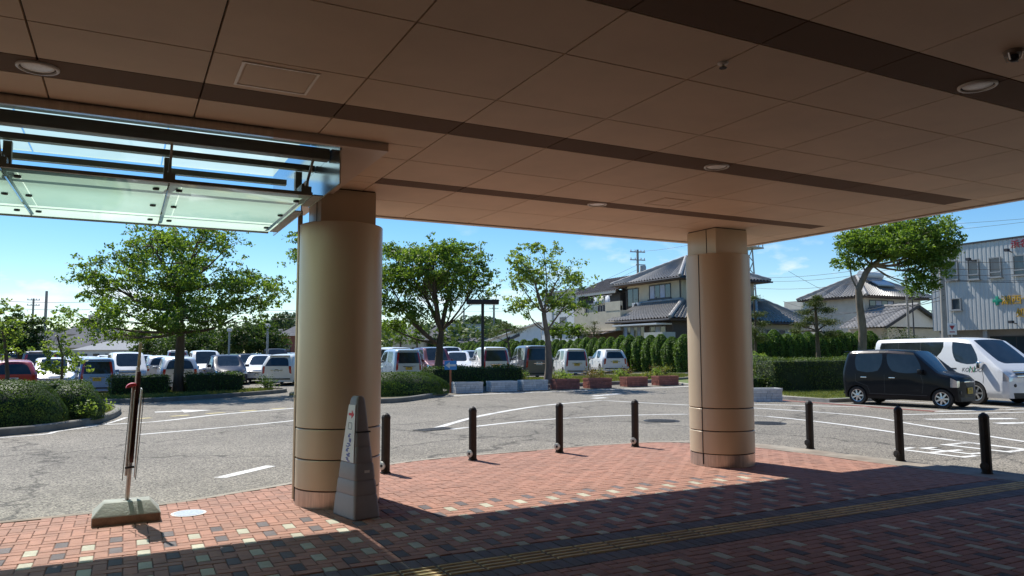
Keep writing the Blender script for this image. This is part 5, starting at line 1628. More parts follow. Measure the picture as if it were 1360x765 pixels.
def car_type(kind, col):
    root = thing('parked_' + {'kei': 'car', 'hatch': 'car', 'wagon': 'car', 'minivan': 'minivan', 'van': 'van'}[kind], '', 'van' if kind in ('van', 'minivan') else 'car')
    if kind == 'kei':
        L, half, H, wr, zbelt = 3.4, 0.735, 1.62, 0.275, 0.95
        sts = [(-1.60, -1.66, -1.50, zbelt, H - .05, .64, .64, .52), (-1.50, -1.56, -1.40, zbelt, H - .02, .72, .71, .60), (-1.22, -1.30, -1.18, zbelt, H, half, half - .01, .63), (-0.40, -0.38, -0.36, zbelt, H + .01, half, half, .64), (-0.30, -0.28, -0.28, zbelt, H + .01, half, half, .64),
               (0.66, 0.92, 0.46, zbelt - .02, H - .03, half, half, .62), (1.04, 1.16, 1.12, zbelt - .04, zbelt + .04, half, half - .01, .69), (1.47, 1.47, 1.45, .87, .92, .72, .70, .62), (1.61, 1.60, 1.57, .78, .83, .62, .62, .53)]
        wheels = (-1.17, 1.23); zb, zs, zm = .20, .32, .60
        glass_s = {'rear_side_window': (2, 3), 'front_side_window': (4, 5)}; screen = 5
        tail = [(2, 0), (2, 4), (3, 0), (3, 4)]; head_side, head_front = (7, 2), [(2, 0), (2, 4)]
    elif kind == 'hatch':
        L, half, H, wr, zbelt = 3.9, 0.84, 1.50, 0.30, 0.94
        sts = [(-1.84, -1.90, -1.52, zbelt + .02, H - .07, .72, .70, .52), (-1.74, -1.78, -1.40, zbelt + .02, H - .03, .82, .79, .60), (-1.30, -1.35, -1.05, zbelt, H, half, half - .02, .65), (-0.42, -0.40, -0.36, zbelt - .01, H + .02, half, half, .68), (-0.30, -0.28, -0.26, zbelt - .01, H + .02, half, half, .68),
               (0.62, 0.85, 0.22, zbelt - .04, H - .04, half, half, .63), (1.0, 1.12, 1.05, zbelt - .08, zbelt - .01, half, half - .02, .74), (1.66, 1.66, 1.60, .78, .82, .80, .76, .62), (1.92, 1.90, 1.84, .66, .70, .62, .60, .50)]
        wheels = (-1.28, 1.27); zb, zs, zm = .18, .30, .58
        glass_s = {'rear_side_window': (2, 3), 'front_side_window': (4, 5)}; screen = 5
        tail = [(2, 0), (2, 4)]; head_side, head_front = (7, 2), [(2, 0), (2, 4)]
    elif kind == 'wagon':
        L, half, H, wr, zbelt = 4.4, 0.85, 1.47, 0.31, 0.93
        sts = [(-2.10, -2.18, -1.80, zbelt + .02, H - .07, .72, .70, .52), (-1.98, -2.04, -1.66, zbelt + .02, H - .03, .82, .80, .60), (-1.30, -1.35, -1.20, zbelt, H, half, half - .02, .65), (-0.52, -0.50, -0.46, zbelt - .01, H + .02, half, half, .68), (-0.40, -0.38, -0.36, zbelt - .01, H + .02, half, half, .68),
               (0.60, 0.82, 0.15, zbelt - .04, H - .04, half, half, .63), (1.05, 1.15, 1.08, zbelt - .08, zbelt - .01, half, half - .02, .74), (1.9, 1.9, 1.84, .76, .80, .80, .76, .62), (2.18, 2.16, 2.10, .64, .68, .62, .60, .50)]
        wheels = (-1.32, 1.36); zb, zs, zm = .18, .30, .58
        glass_s = {'quarter_window': (1, 2), 'rear_side_window': (2, 3), 'front_side_window': (4, 5)}; screen = 5
        tail = [(2, 0), (2, 4)]; head_side, head_front = (7, 2), [(2, 0), (2, 4)]
    elif kind == 'minivan':
        L, half, H, wr, zbelt = 4.6, 0.85, 1.84, 0.31, 1.06
        sts = [(-2.20, -2.26, -2.12, zbelt, H - .05, .74, .74, .60), (-2.10, -2.16, -2.0, zbelt, H - .01, .83, .83, .70), (-1.2, -1.2, -1.2, zbelt, H + .01, half, half - .01, .74), (-0.30, -0.28, -0.26, zbelt, H + .02, half, half, .75), (-0.2, -0.18, -0.18, zbelt, H + .02, half, half, .75),
               (0.95, 1.22, 0.62, zbelt - .04, H - .03, half, half, .71), (1.35, 1.48, 1.44, zbelt - .08, zbelt + .0, half, half - .01, .78), (2.02, 2.02, 1.98, .90, .94, .82, .79, .68), (2.26, 2.24, 2.20, .80, .84, .66, .66, .56)]
        wheels = (-1.45, 1.40); zb, zs, zm = .19, .33, .64
        glass_s = {'quarter_window': (1, 2), 'rear_side_window': (2, 3), 'front_side_window': (4, 5)}; screen = 5
        tail = [(2, 0), (2, 4), (3, 0), (3, 4)]; head_side, head_front = (7, 2), [(2, 0), (2, 4)]
    else:   # long high van
        L, half, H, wr, zbelt = 5.0, 0.92, 1.99, 0.34, 1.2
        sts = [(-2.48, -2.52, -2.44, zbelt, H - .05, .82, .82, .70), (-2.40, -2.44, -2.34, zbelt, H - .01, .91, .90, .79), (-2.25, -2.25, -2.2, zbelt, H + .01, half, half, .80), (0.55, 0.35, 0.55, zbelt, H + .02, half, half, .80), (0.78, 0.72, 0.72, zbelt, H + .02, half, half, .80),
               (1.72, 1.88, 1.28, zbelt - .06, H - .05, half, half, .78), (2.16, 2.24, 2.20, zbelt - .08, zbelt - .01, half, half - .01, .85), (2.42, 2.42, 2.40, 1.0, 1.04, .91, .89, .80), (2.53, 2.52, 2.49, .84, .90, .82, .80, .70)]
        wheels = (-1.40, 1.52); zb, zs, zm = .22, .38, .72
        glass_s = {'long_side_window': (2, 3), 'front_side_window': (4, 5)}; screen = 5
        tail = [(2, 0), (2, 4), (3, 0), (3, 4)]; head_side, head_front = (7, 2), [(2, 0), (2, 4)]
    reg, parts, idx = {}, [('body', col, 0), ('underside', m_under, 1)], 2
    for s in range(5):
        for i in range(8): reg[('bottom', i, s)] = 1
    for nm, (i0, i1) in glass_s.items():
        for sd_ in 'LR':
            for i in range(i0, i1): reg[('side', i, 3, sd_)] = idx
            parts.append((nm, m_cglass, idx)); idx += 1
    for s in (1, 2, 3):
        reg[('top', screen, s)] = idx; reg[('rear', 3, s)] = idx + 1
    parts += [('windscreen', m_cglass, idx), ('rear_window', m_cglass, idx + 1)]; idx += 2
    for k, (j, s) in enumerate(tail):
        reg[('rear', j, s)] = idx + (0 if s == 0 else 1)
    parts += [('tail_lamp', m_tlamp, idx), ('tail_lamp', m_tlamp, idx + 1)]; idx += 2
    for (j, s) in head_front: reg[('front', j, s)] = idx + (0 if s < 2 else 1)
    reg[('side', head_side[0], head_side[1], 'R')] = idx; reg[('side', head_side[0], head_side[1], 'L')] = idx + 1
    parts += [('headlight', m_hlamp, idx), ('headlight', m_hlamp, idx + 1)]; idx += 2
    if kind != 'van': reg[('front', 2, 2)] = idx
    reg[('front', 0, 1)] = reg[('front', 0, 2)] = reg[('front', 0, 3)] = idx + 1
    parts += [('grille', m_trim, idx), ('lower_intake', m_trim, idx + 1)]; idx += 2
    me = car_shell(sts, 0.045, 0.05, 0.10, zb, zs, zm, reg, 0.5)
    ev = evaluated(me, idx, wheels, wr, half)
    objs = split(ev, parts, root)
    bv = bvh_of(ev)
    add_wheels(root, wheels, wr, half, 7 if kind == 'kei' else (6 if kind == 'van' else 5))
    # seams, handles, mirrors, wipers, plates
    zt_ = {'kei': .92, 'hatch': .88, 'wagon': .87, 'minivan': 1.0, 'van': 1.16}[kind]
    bpx = sts[3][1] + 0.05 if kind != 'van' else 0.62
    apx = sts[5][0] + 0.06
    rpx = sts[2][0] + 0.02
    for s in (-1, 1):
        ribbon_on(bv, [(bpx, zs + .06), (bpx, zt_)], s, 0.012, 'door_seam', m_trim, root)
        ribbon_on(bv, [(apx, zs + .08), (apx + .04, zm + .1), (apx - .02, zt_)], s, 0.012, 'door_seam', m_trim, root)
        if kind != 'van': ribbon_on(bv, [(wheels[0] + wr + .12, zs + .06), (wheels[0] + wr + .06, zm - .03), (rpx, zm + .1), (rpx, zt_)], s, 0.012, 'door_seam', m_trim, root)
        ribbon_on(bv, [(wheels[0] + wr + .1, zs + .03), (wheels[1] - wr - .1, zs + .03)], s, 0.02, 'sill_line', m_trim, root)
        for hx in ((bpx + .22, bpx - .62 if kind != 'van' else bpx + .23) if kind != 'van' else (bpx + .2,)):
            y = surf_y(bv, hx, zt_ - .09, s)
            MB().box(hx - .09, hx + .09, y - .012 if s < 0 else y - .01, y + .01 if s < 0 else y + .012 + .012, zt_ - .105, zt_ - .075).build('door_handle', col if kind not in ('kei', 'van') else (m_chrome if kind == 'kei' else m_trim), root, bevel=0.006)
        mx_, mz = apx + .02, zt_ + .10 if kind != 'van' else zt_ + .06
        y = surf_y(bv, mx_, mz - .08, s)
        MB().box(mx_ - .06, mx_ + .06, min(y, y + s * .2), max(y, y + s * .2), mz - (.07 if kind != 'van' else .14), mz + .07).build('door_mirror', col if kind != 'van' else m_chrome, root, bevel=0.03, bseg=3)
    py = {'kei': m_plate_y, 'hatch': m_plate_w, 'wagon': m_plate_w, 'minivan': m_plate_w, 'van': m_plate_w}[kind]
    plate(root, bv, 0.50 if kind != 'van' else .56, True, py)
    plate(root, bv, {'kei': .72, 'hatch': .74, 'wagon': .74, 'minivan': .88, 'van': .8}[kind], False, py)
    xg = surf_x(bv, 0, zt_ - .1 if kind != 'van' else .95, False)
    MB().box(xg - .03, xg + .01, -.3, .3, zt_ - .14, zt_ - .11).build('tailgate_trim', m_chrome, root)
    if kind != 'van':
        xf_ = surf_x(bv, 0, sts[-1][3] - .03, True)
        MB().box(xf_ - .04, xf_ + .012, -half * .42, half * .42, sts[-1][3] - .055, sts[-1][3] - .015).build('grille_bar', m_chrome, root, bevel=.006)
    if kind in ('kei', 'hatch', 'minivan'):
        xs_ = sts[0][2] + .02
        MB().box(xs_ - .16, xs_ + .1, -.5, .5, H - .045, H - .015).build('roof_spoiler', col, root, bevel=.012)
    xb2 = surf_x(bv, 0, .42, False)
    MB().box(xb2 - .015, xb2 + .03, -half * .78, half * .78, .30, .36).build('bumper_line', m_trim, root)
    for s in (-1, 1):
        xf = surf_x(bv, s * half * .66, .45 if kind != 'van' else .60, True)
        f_ = MB().lathe([(.05, 0), (.05, .012), (.03, .016)], seg=14).build('fog_lamp', m_trim, root); f_.location = (xf - .004, s * half * .66, .45 if kind != 'van' else .60); f_.rotation_euler = (0, R(90), 0)
    return root, bv

def put(root, x, y, heading, label, group=None, z=None, s=1.0):
    root.location = (x, y, (zt(x, y) if z is None else z)); root.rotation_euler = (0, 0, R(heading)); root['label'] = label
    if group: root['group'] = group
    root.scale = (s, s, s)

# hero cars
kei, kbv = car_type('kei', P_BLACK)
put(kei, 20.78, 14.42, -79, 'black kei wagon with yellow plate parked before the white van')
van, vbv = car_type('van', P_WHITE)
put(van, 24.07, 15.06, -99, 'white high-roof van with side lettering parked behind the black car')
# details on the van: lettering, chrome bars of the grille, window divisions
def text_mesh(body, size, shear=0.0, font=None, ext=0.0):
    cu = bpy.data.curves.new('txt', 'FONT')
    cu.body = body; cu.size = size; cu.shear = shear; cu.extrude = ext; cu.align_x = 'CENTER'; cu.align_y = 'CENTER'
    if font: cu.font = font
    o = bpy.data.objects.new('txt', cu); C.objects.link(o)
    d_ = bpy.context.evaluated_depsgraph_get(); d_.update()
    me = bpy.data.meshes.new_from_object(o.evaluated_get(d_))
    bpy.data.objects.remove(o)
    return me
def side_text(body, x, z, size, mat, side, root, bv, shear=0.3):
    me = text_mesh(body, size, shear)
    for v in me.vertices:
        lx, lz = v.co.x, v.co.y
        wx = x + lx * (1 if side < 0 else -1)
        wz = z + lz
        v.co = (wx, surf_y(bv, wx, wz, side) + side * 0.004, wz)
    me.materials.clear(); me.materials.append(mat)
    return link('side_lettering', me, root)
m_ltgrey = M('letter_grey', (0.06, 0.06, 0.06), 0.5); m_ltgreen = M('letter_green', (0.02, 0.20, 0.07), 0.5); m_ltred = M('letter_red', (0.5, 0.03, 0.03), 0.5)
side_text('KO', 1.22, 1.03, 0.17, m_ltgrey, -1, van, vbv); side_text('DO', 1.65, 1.03, 0.17, m_ltgrey, -1, van, vbv)
side_text('N', 1.435, 1.04, 0.27, m_ltgreen, -1, van, vbv, 0.2); side_text('/', 1.465, 1.03, 0.25, m_ltred, -1, van, vbv, 0.0)
for zc_ in (0.86, 0.94, 1.02):
    xf = surf_x(vbv, 0.0, zc_, True)
    MB().box(xf - .03, xf + .02, -.55, .55, zc_ - .022, zc_ + .022).build('grille_bar', m_chrome if zc_ != .94 else m_trim, van, bevel=.006)
for x in (-1.35, -0.45):
    ribbon_on(vbv, [(x, 1.30), (x, 1.96)], -1, 0.03, 'window_divider', m_trim, van)
ribbon_on(vbv, [(-2.3, 1.10), (0.5, 1.10)], -1, 0.014, 'slide_rail', m_trim, van)
ribbon_on(kbv, [(-1.3, 1.57), (-0.34, 1.60), (0.25, 1.55)], -1, 0.06, 'window_visor', M('visor_brown', (0.035, 0.018, 0.016), 0.25, coat=.5), kei)
EXTRA = []
# prototypes for the car park
protos = {'kei': kei, 'van': van}
for k in ('hatch', 'wagon', 'minivan'):
    protos[k], _ = car_type(k, P_WHITE)
usedp = set()
ORIG = {'kei': 'paint_black', 'van': 'paint_white', 'hatch': 'paint_white', 'wagon': 'paint_white', 'minivan': 'paint_white'}
def car(kind, col, px, depth, heading, lab, group='cars in the car park', s=1.0, dz=0.0, plate_=None, below=None):
    p = at(px, 467, depth)
    sw = {ORIG[kind]: col}
    if plate_ == 'y': sw['plate_pale'] = m_plate_y
    if kind in ('kei', 'van') or kind in usedp:
        o = copy_tree(protos[kind], swap=sw)
    else:
        usedp.add(kind); o = protos[kind]; ORIG[kind] = col.name
        for c in children(o):
            for sl in c.material_slots:
                nm = sl.material.name if sl.material else ''
                if nm in sw:
                    sl.link = 'OBJECT'; sl.material = sw[nm]
    put(o, p.x, p.y, heading, lab, group, s=s)
    o.location.z += dz
    if kind == 'van':
        for c in children(o):
            if c.name.startswith('side_lettering'): bpy.data.objects.remove(c)
    return o
for px, d_, k_, c_ in ((10, 64, 'minivan', P_WHITE), (66, 62, 'hatch', P_WHITE), (142, 63, 'hatch', P_SILVER), (164, 52, 'hatch', P_WHITE), (236, 62, 'minivan', P_WHITE), (286, 64, 'hatch', P_WHITE), (340, 64, 'wagon', P_WHITE), (150, 44, 'wagon', P_WHITE), (102, 44, 'hatch', P_WHITE)): EXTRA.append((k_, c_, px, d_))
# middle group, rears towards us (heading 90 = facing +Y)
car('kei', P_PALE, 530, 39.5, 88, 'pale blue kei van with dark rear window just right of the left column', s=1.04)
car('minivan', P_MAROON, 574, 43.5, -97, 'maroon minivan facing forward behind the forked tree trunk', s=.96)
car('hatch', P_WHITE, 607, 44.5, -110, 'white hatchback behind the blue arrow sign', s=1.0)
car('kei', P_WHITE, 650, 40.8, 76, 'white kei wagon with yellow plate, rear facing us, at the lamp post', s=1.07)
car('minivan', P_GREY, 704, 42.0, 74, 'grey minivan with tall red tail lamps behind the slender tree', s=.97)
car('kei', P_PEARL, 757, 46.5, 72, 'white kei car with yellow plate, third from the end of the row', s=1.02, dz=-.08)
car('hatch', P_WHITE, 806, 48.5, 71, 'white hatchback at the right end of the middle row', plate_='y', s=1.0)
car('minivan', P_WHITE, 518, 48, 90, 'white minivan roof showing behind the pale blue kei van', s=.98)
car('minivan', P_WHITE, 596, 55, -95, 'white minivan roof showing behind the maroon minivan', s=.98)
car('hatch', P_SILVER, 625, 58, -95, 'silver car roof behind the white hatchback', s=1.0)
# left car park, front row and rows behind
car('kei', P_BLUE, 130, 32.6, 92, 'light blue kei hatchback with yellow plate beside the left hedge', s=.95, dz=-.05)
car('wagon', P_SILVER, 236, 35.8, 90, 'silver estate car behind the big tree trunk')
car('wagon', P_RED, 14, 30.5, 100, 'red car at the left edge behind the hedge', s=1.0)
car('hatch', P_NAVY, 301, 39.5, -88, 'dark front-facing hatchback with bright windscreen right of the big tree')
car('van', P_WHITE, 168, 37.5, -86, 'white van with roof rack facing us behind the sign post', s=.86)
car('minivan', P_WHITE, 272, 43.0, -90, 'white boxy minivan left of the dark front-facing hatchback', s=.95)
car('wagon', P_WHITE, 348, 41.5, -105, 'white saloon turned half towards us left of the left column')
car('hatch', P_PEARL, 384, 38.5, 62, 'white hatchback with red lamp at the left edge of the left column')
car('wagon', P_SILVER, 212, 47, 90, 'pale silver estate car in the row behind the big tree trunk')
car('wagon', P_NAVY, 258, 50, 90, 'dark saloon behind the white boxy minivan')
car('hatch', P_BLACK, 330, 50, -95, 'dark hatchback between the white saloon and the dark front-facing hatchback')
car('wagon', P_GREEN, 312, 56, -90, 'grey green car under the far dark trees')
car('minivan', P_NAVY, 366, 56, -95, 'dark blue minivan roof left of the left column')
car('hatch', P_WHITE, 386, 60, -95, 'white car roof far behind at the left column')
car('minivan', P_GREY, 60, 38, 90, 'dark minivan behind the sapling')
car('hatch', P_WHITE, 72, 34.5, -84, 'white car behind the sapling, facing us')
car('wagon', P_WHITE, 44, 46, 90, 'white car with pale roof in the second row at the far left')
car('wagon', P_WHITE, 118, 50, 90, 'white estate car in the far row beyond the blue kei hatchback')
car('hatch', P_BLACK, 6, 42, 90, 'black car behind the red car')
car('hatch', P_WHITE, 190, 56, -90, 'white car far behind the sign post')
car('wagon', P_SILVER, 92, 56, 90, 'silver car in the far row above the light blue kei hatchback')
car('minivan', P_SILVER, 20, 54, 90, 'silver minivan roof in the far row at the left edge')

names_ = ['white minivan roof in the farthest row at the left edge', 'white car roof in the farthest row behind the sapling', 'silver car roof in the farthest row left of the sign post', 'white car in the third row right of the sign post', 'white minivan in the farthest row behind the big tree trunk', 'white car roof in the farthest row under the dark trees', 'white saloon roof in the farthest row left of the left column', 'white car in the second row directly behind the white van with roof rack', 'white car in the second row above the light blue kei hatchback']
for (k_, c_, px, d_), lab in zip(EXTRA, names_):
    car(k_, c_, px, d_, 90 + rnd.uniform(-4, 4), lab)

# ------------------------------------------------------------------ buildings
m_plaster = M('plaster_beige', (0.55, 0.49, 0.37), 0.85, var=0.08, scale=1.5, bump=0.15, dirt=0.15)
m_plaster2 = M('plaster_pale', (0.57, 0.54, 0.46), 0.85, var=0.08, scale=1.5, bump=0.15, dirt=0.15)
m_navy = M('wall_navy', (0.035, 0.037, 0.045), 0.7, var=0.12, scale=2)
m_wwhite = M('wall_white', (0.70, 0.71, 0.70), 0.8, var=0.06, scale=1, dirt=0.12)
m_tile = M('roof_tile', (0.30, 0.285, 0.265), 0.45, var=0.2, scale=3, isl=0.12, spec=0.6)
m_metalroof = M('roof_metal_brown', (0.13, 0.115, 0.11), 0.5, metal=0.2, var=0.1, scale=2)
m_wood2 = M('eaves_wood', (0.10, 0.065, 0.045), 0.8, var=0.2)
m_win = M('window_glass', (0.035, 0.05, 0.065), 0.05, var=0.15, scale=1.5, spec=0.9)
m_frame = M('window_frame', (0.33, 0.33, 0.32), 0.5, metal=0.3)
m_dframe = M('window_frame_dark', (0.05, 0.05, 0.055), 0.5, metal=0.3)
m_curtain = M('curtain', (0.46, 0.50, 0.60), 0.9, var=0.3, scale=9, stretch=(6, 6, .3))
m_sidg = M('siding_grey', (0.50, 0.505, 0.485), 0.55, metal=0.2, var=0.05, scale=1.5, dirt=0.1)
m_cpole = M('pole_concrete', (0.30, 0.285, 0.255), 0.85, var=0.15, scale=3)

def tiled_slope(name, quad, parent, pitch=0.34, course=0.36, mat=m_tile, amp=0.06):
    """wavy pantile surface over a quad given as eave-left, eave-right, top-right, top-left (3D points)"""
    a, b, c, d = [Vector(p) for p in quad]
    we = (b - a).length; le = max((d - a).length, (c - b).length)
    nu = max(2, int(we / pitch)); nv = max(2, int(le / course))
    nrm = (b - a).cross(d - a)
    if nrm.length < 1e-6: nrm = (b - a).cross(c - a)
    nrm.normalize()
    if nrm.z < 0: nrm = -nrm
    mb = MB()
    K = 6
    cols = nu * K + 1
    for v in range(nv):
        t0, t1 = v / nv, (v + 1) / nv
        for tt, lift in ((t0, 0.035), (t1, 0.0)):
            l_, r_ = a.lerp(d, tt), b.lerp(c, tt)
            for u in range(cols):
                f = u / (cols - 1)
                ph = (f * we / pitch) % 1.0
                h = amp * (math.sin(ph * 2 * PI) * 0.7 + (0.6 if ph < 0.25 else 0))
                mb.v.append(l_.lerp(r_, f) + nrm * (h + lift))
        o0 = v * 2 * cols
        for u in range(cols - 1):
            mb.f.append((o0 + u, o0 + u + 1, o0 + cols + u + 1, o0 + cols + u)); mb.mi.append(0)
        if v:
            for u in range(cols - 1):
                mb.f.append((o0 - cols + u, o0 - cols + u + 1, o0 + u + 1, o0 + u)); mb.mi.append(0)
    me = bpy.data.meshes.new(name); me.from_pydata([tuple(p) for p in mb.v], [], mb.f); me.materials.append(mat)
    return link(name, me, parent)
def ridge(p, q, parent, r=0.14):
    n = max(3, int((Vector(q) - Vector(p)).length / 0.35))
    P = [Vector(p).lerp(Vector(q), i / n) for i in range(n + 1)]
    mb = MB().tube(P, [r + (0.025 if i % 2 else 0) for i in range(n + 1)], 8)
    return mb.build('ridge_tiles', m_tile, parent)
def hip_roof(x0, x1, y0, y1, ze, zr, parent, ins=None, soff=True):
    """hip roof over an eave rectangle; ridge along the longer axis"""
    wx, wy = x1 - x0, y1 - y0
    if wx >= wy:
        h = wy / 2; A, B = Vector((x0 + h, (y0 + y1) / 2, zr)), Vector((x1 - h, (y0 + y1) / 2, zr))
        quads = [((x0, y0, ze), (x1, y0, ze), B, A), ((x1, y1, ze), (x0, y1, ze), A, B), ((x0, y1, ze), (x0, y0, ze), A, A), ((x1, y0, ze), (x1, y1, ze), B, B)]
        hips = [((x0, y0, ze), A), ((x0, y1, ze), A), ((x1, y0, ze), B), ((x1, y1, ze), B)]
    else:
        h = wx / 2; A, B = Vector(((x0 + x1) / 2, y0 + h, zr)), Vector(((x0 + x1) / 2, y1 - h, zr))
        quads = [((x0, y1, ze), (x0, y0, ze), A, B), ((x1, y0, ze), (x1, y1, ze), B, A), ((x0, y0, ze), (x1, y0, ze), A, A), ((x1, y1, ze), (x0, y1, ze), B, B)]
        hips = [((x0, y0, ze), A), ((x1, y0, ze), A), ((x0, y1, ze), B), ((x1, y1, ze), B)]
    rf = MB().box(x0 + .06, x1 - .06, y0 + .06, y1 - .06, ze - 0.16, ze - 0.03).build('roof', m_wood2, parent)
    for q in quads: tiled_slope('tiled_slope', q, rf)
    if (A - B).length > .1: ridge(A, B, rf, 0.2)
    for a, b in hips: ridge(Vector(a) + Vector((0, 0, .05)), Vector(b) + Vector((0, 0, .05)), rf, 0.13)
    return rf
def window(parent, c, w, h, axis, panes=2, frame=None, sill=True, curtain=False, proud=0.04):
    """axis '-x' or '-y': which way the wall faces; c centre on the wall"""
    frame = frame or m_frame
    cx, cy, cz = c
    def bx(mb, u0, u1, d0, d1, z0, z1):
        if axis == '-x': mb.box(cx - d1, cx - d0, cy + u0, cy + u1, cz + z0, cz + z1)
        else: mb.box(cx + u0, cx + u1, cy - d1, cy - d0, cz + z0, cz + z1)
        return mb
    f = MB(); t_ = 0.07
    bx(f, -w / 2, w / 2, 0, proud, h / 2 - t_, h / 2); bx(f, -w / 2, w / 2, 0, proud, -h / 2, -h / 2 + t_)
    bx(f, -w / 2, -w / 2 + t_, 0, proud - .001, -h / 2 + t_, h / 2 - t_); bx(f, w / 2 - t_, w / 2, 0, proud - .001, -h / 2 + t_, h / 2 - t_)
    fo = f.build('window', frame, parent)
    pw = (w - 2 * t_) / panes
    for k in range(panes):
        u = -w / 2 + t_ + pw * k
        m_ = m_curtain if (curtain and k % 2 == 1) else m_win
        bx(MB(), u + .025, u + pw - .025, 0.002, proud * .45, -h / 2 + t_, h / 2 - t_).build('pane', m_, fo)
        if k: bx(MB(), u - .025, u + .025, 0.001, proud * .8, -h / 2 + t_, h / 2 - t_).build('mullion', frame, fo)
    if sill: bx(MB(), -w / 2 - .08, w / 2 + .08, 0, proud + .10, -h / 2 - .07, -h / 2 - .002).build('sill', frame, fo)
    return fo

# --- two storey house with tiled hip roofs behind the conifer row
G0 = 0.35
H = thing('tiled_house', 'beige two storey house with grey tiled hip roofs behind the right column', 'house')
MB().box(36.1, 43.3, 42.5, 49.3, G0, 6.9).build('wall', m_plaster, H)
hip_roof(35.2, 44.2, 41.6, 50.2, 7.0, 9.05, H)
window(H, (36.1, 45.0, 6.15), 2.6, 1.1, '-x', 4, m_dframe, curtain=True)
window(H, (36.1, 48.4, 5.7), 1.5, 1.9, '-x', 2, m_dframe, sill=False)
window(H, (41.5, 42.5, 6.0), 1.6, 1.0, '-y', 2, m_dframe)
# balcony block on the left
MB().box(33.4, 36.099, 46.4, 53.0, 3.3, 4.75).build('balcony_block', m_plaster, H)
MB().box(33.4, 33.55, 51.4, 53.0, 4.75, 5.5).box(33.4, 33.56, 46.4, 46.55, 4.75, 5.1).build('balcony_parapet', m_plaster, H)
MB().box(33.38, 33.6, 46.4, 48.4, 4.752, 5.45).build('balcony_parapet', m_plaster, H)
rl = MB().box(33.42, 33.47, 48.4, 51.4, 5.40, 5.46).build('balcony_rail', m_frame, H)
for k in range(9):
    MB().box(33.43, 33.46, 48.45 + .36 * k, 48.48 + .36 * k, 4.75, 5.4).build('baluster', m_frame, rl)
MB().box(34.4, 36.1, 46.6, 52.8, G0, 3.3).build('ground_floor_wall', M('wall_brownish', (0.25, 0.19, 0.145), .85, var=.1), H)
MB().box(33.3, 36.099, 46.3, 53.1, 3.2, 3.299).build('balcony_trim', m_plaster2, H)
# washing on the balcony
for k, (y, c, h) in enumerate(((50.2, (0.62, 0.66, 0.72), .75), (49.4, (0.68, 0.64, 0.50), .7), (48.6, (0.66, 0.67, 0.70), .8))):
    mb = MB(); N = 8
    for i in range(N + 1):
        f = i / N
        for j, zf in enumerate((0, .5, 1)):
            mb.v.append((33.75 + .05 * math.sin(f * 9 + j), y + .6 * (f - .5), 6.0 - h * zf + .03 * math.sin(f * 7)))
    for i in range(N):
        for j in range(2): mb.f.append((i * 3 + j, (i + 1) * 3 + j, (i + 1) * 3 + j + 1, i * 3 + j + 1)); mb.mi.append(0)
    o = mb.build('laundry', M('cloth_%d' % k, c, .9, var=.1), None, smooth=60)
    sm = o.modifiers.new('t', 'SOLIDIFY'); sm.thickness = .02
    tag(o, ['pale blue cloth hung on the balcony, leftmost of the washing', 'cream cloth hung on the balcony in the middle of the washing', 'white cloth hung on the balcony nearest the dark window'][k], 'laundry', 'washing on the balcony')
cl = MB().tube([(33.75, 48.0, 6.02), (33.75, 51.2, 6.02)], .02, 6).build('laundry_pole', m_frame, H)
# low tiled roof in front (lean-to hip)
MB().box(33.6, 36.1, 40.6, 46.4, G0, 3.7).build('ground_floor_wall', M('wall_dark_wood', (0.10, 0.075, 0.06), .8, var=.15), H)
rf = MB().box(32.86, 36.1, 40.0, 47.3, 3.72, 3.85).build('roof', m_wood2, H)
tiled_slope('tiled_slope', ((32.8, 47.4, 3.9), (32.8, 39.9, 3.9), (36.05, 42.3, 5.35), (36.05, 47.4, 5.35)), rf)
tiled_slope('tiled_slope', ((32.8, 39.9, 3.9), (41.6, 39.9, 3.9), (41.6, 42.4, 5.35), (36.05, 42.4, 5.35)), rf)
ridge((32.8, 39.9, 3.95), (36.05, 42.35, 5.4), rf, .13); ridge((36.0, 47.4, 5.4), (36.0, 42.4, 5.4), rf, .12)
MB().box(36.1, 41.5, 40.6, 42.499, G0, 3.7).build('ground_floor_wall', m_plaster, H)
window(H, (33.6, 45.0, 2.4), 2.6, 2.1, '-x', 6, m_frame, sill=False, curtain=True)
window(H, (33.6, 42.2, 2.4), 1.8, 2.0, '-x', 3, m_frame, sill=False, curtain=True)
aw2 = MB().add([(32.4, 47.2, 2.95), (32.4, 52.4, 2.95), (34.4, 52.4, 3.25), (34.4, 47.2, 3.25), (32.4, 47.2, 2.99), (32.4, 52.4, 2.99), (34.4, 52.4, 3.29), (34.4, 47.2, 3.29)], [(0, 1, 2, 3), (4, 5, 6, 7), (0, 1, 5, 4), (1, 2, 6, 5), (2, 3, 7, 6), (3, 0, 4, 7)]).build('patio_cover', M('patio_roof', (0.48, 0.36, 0.31), .5, var=.1), H)
for k in range(6): MB().bar((32.4, 47.25 + k, 3.01), (34.4, 47.25 + k, 3.31), .05, .05).build('patio_rib', m_frame, aw2)
MB().box(32.2, 33.55, 40.6, 45.8, 3.45, 3.55).build('awning', m_wwhite, H)
MB().box(31.9, 33.0, 39.6, 41.6, G0, 2.9).build('shed', m_plaster2, H)
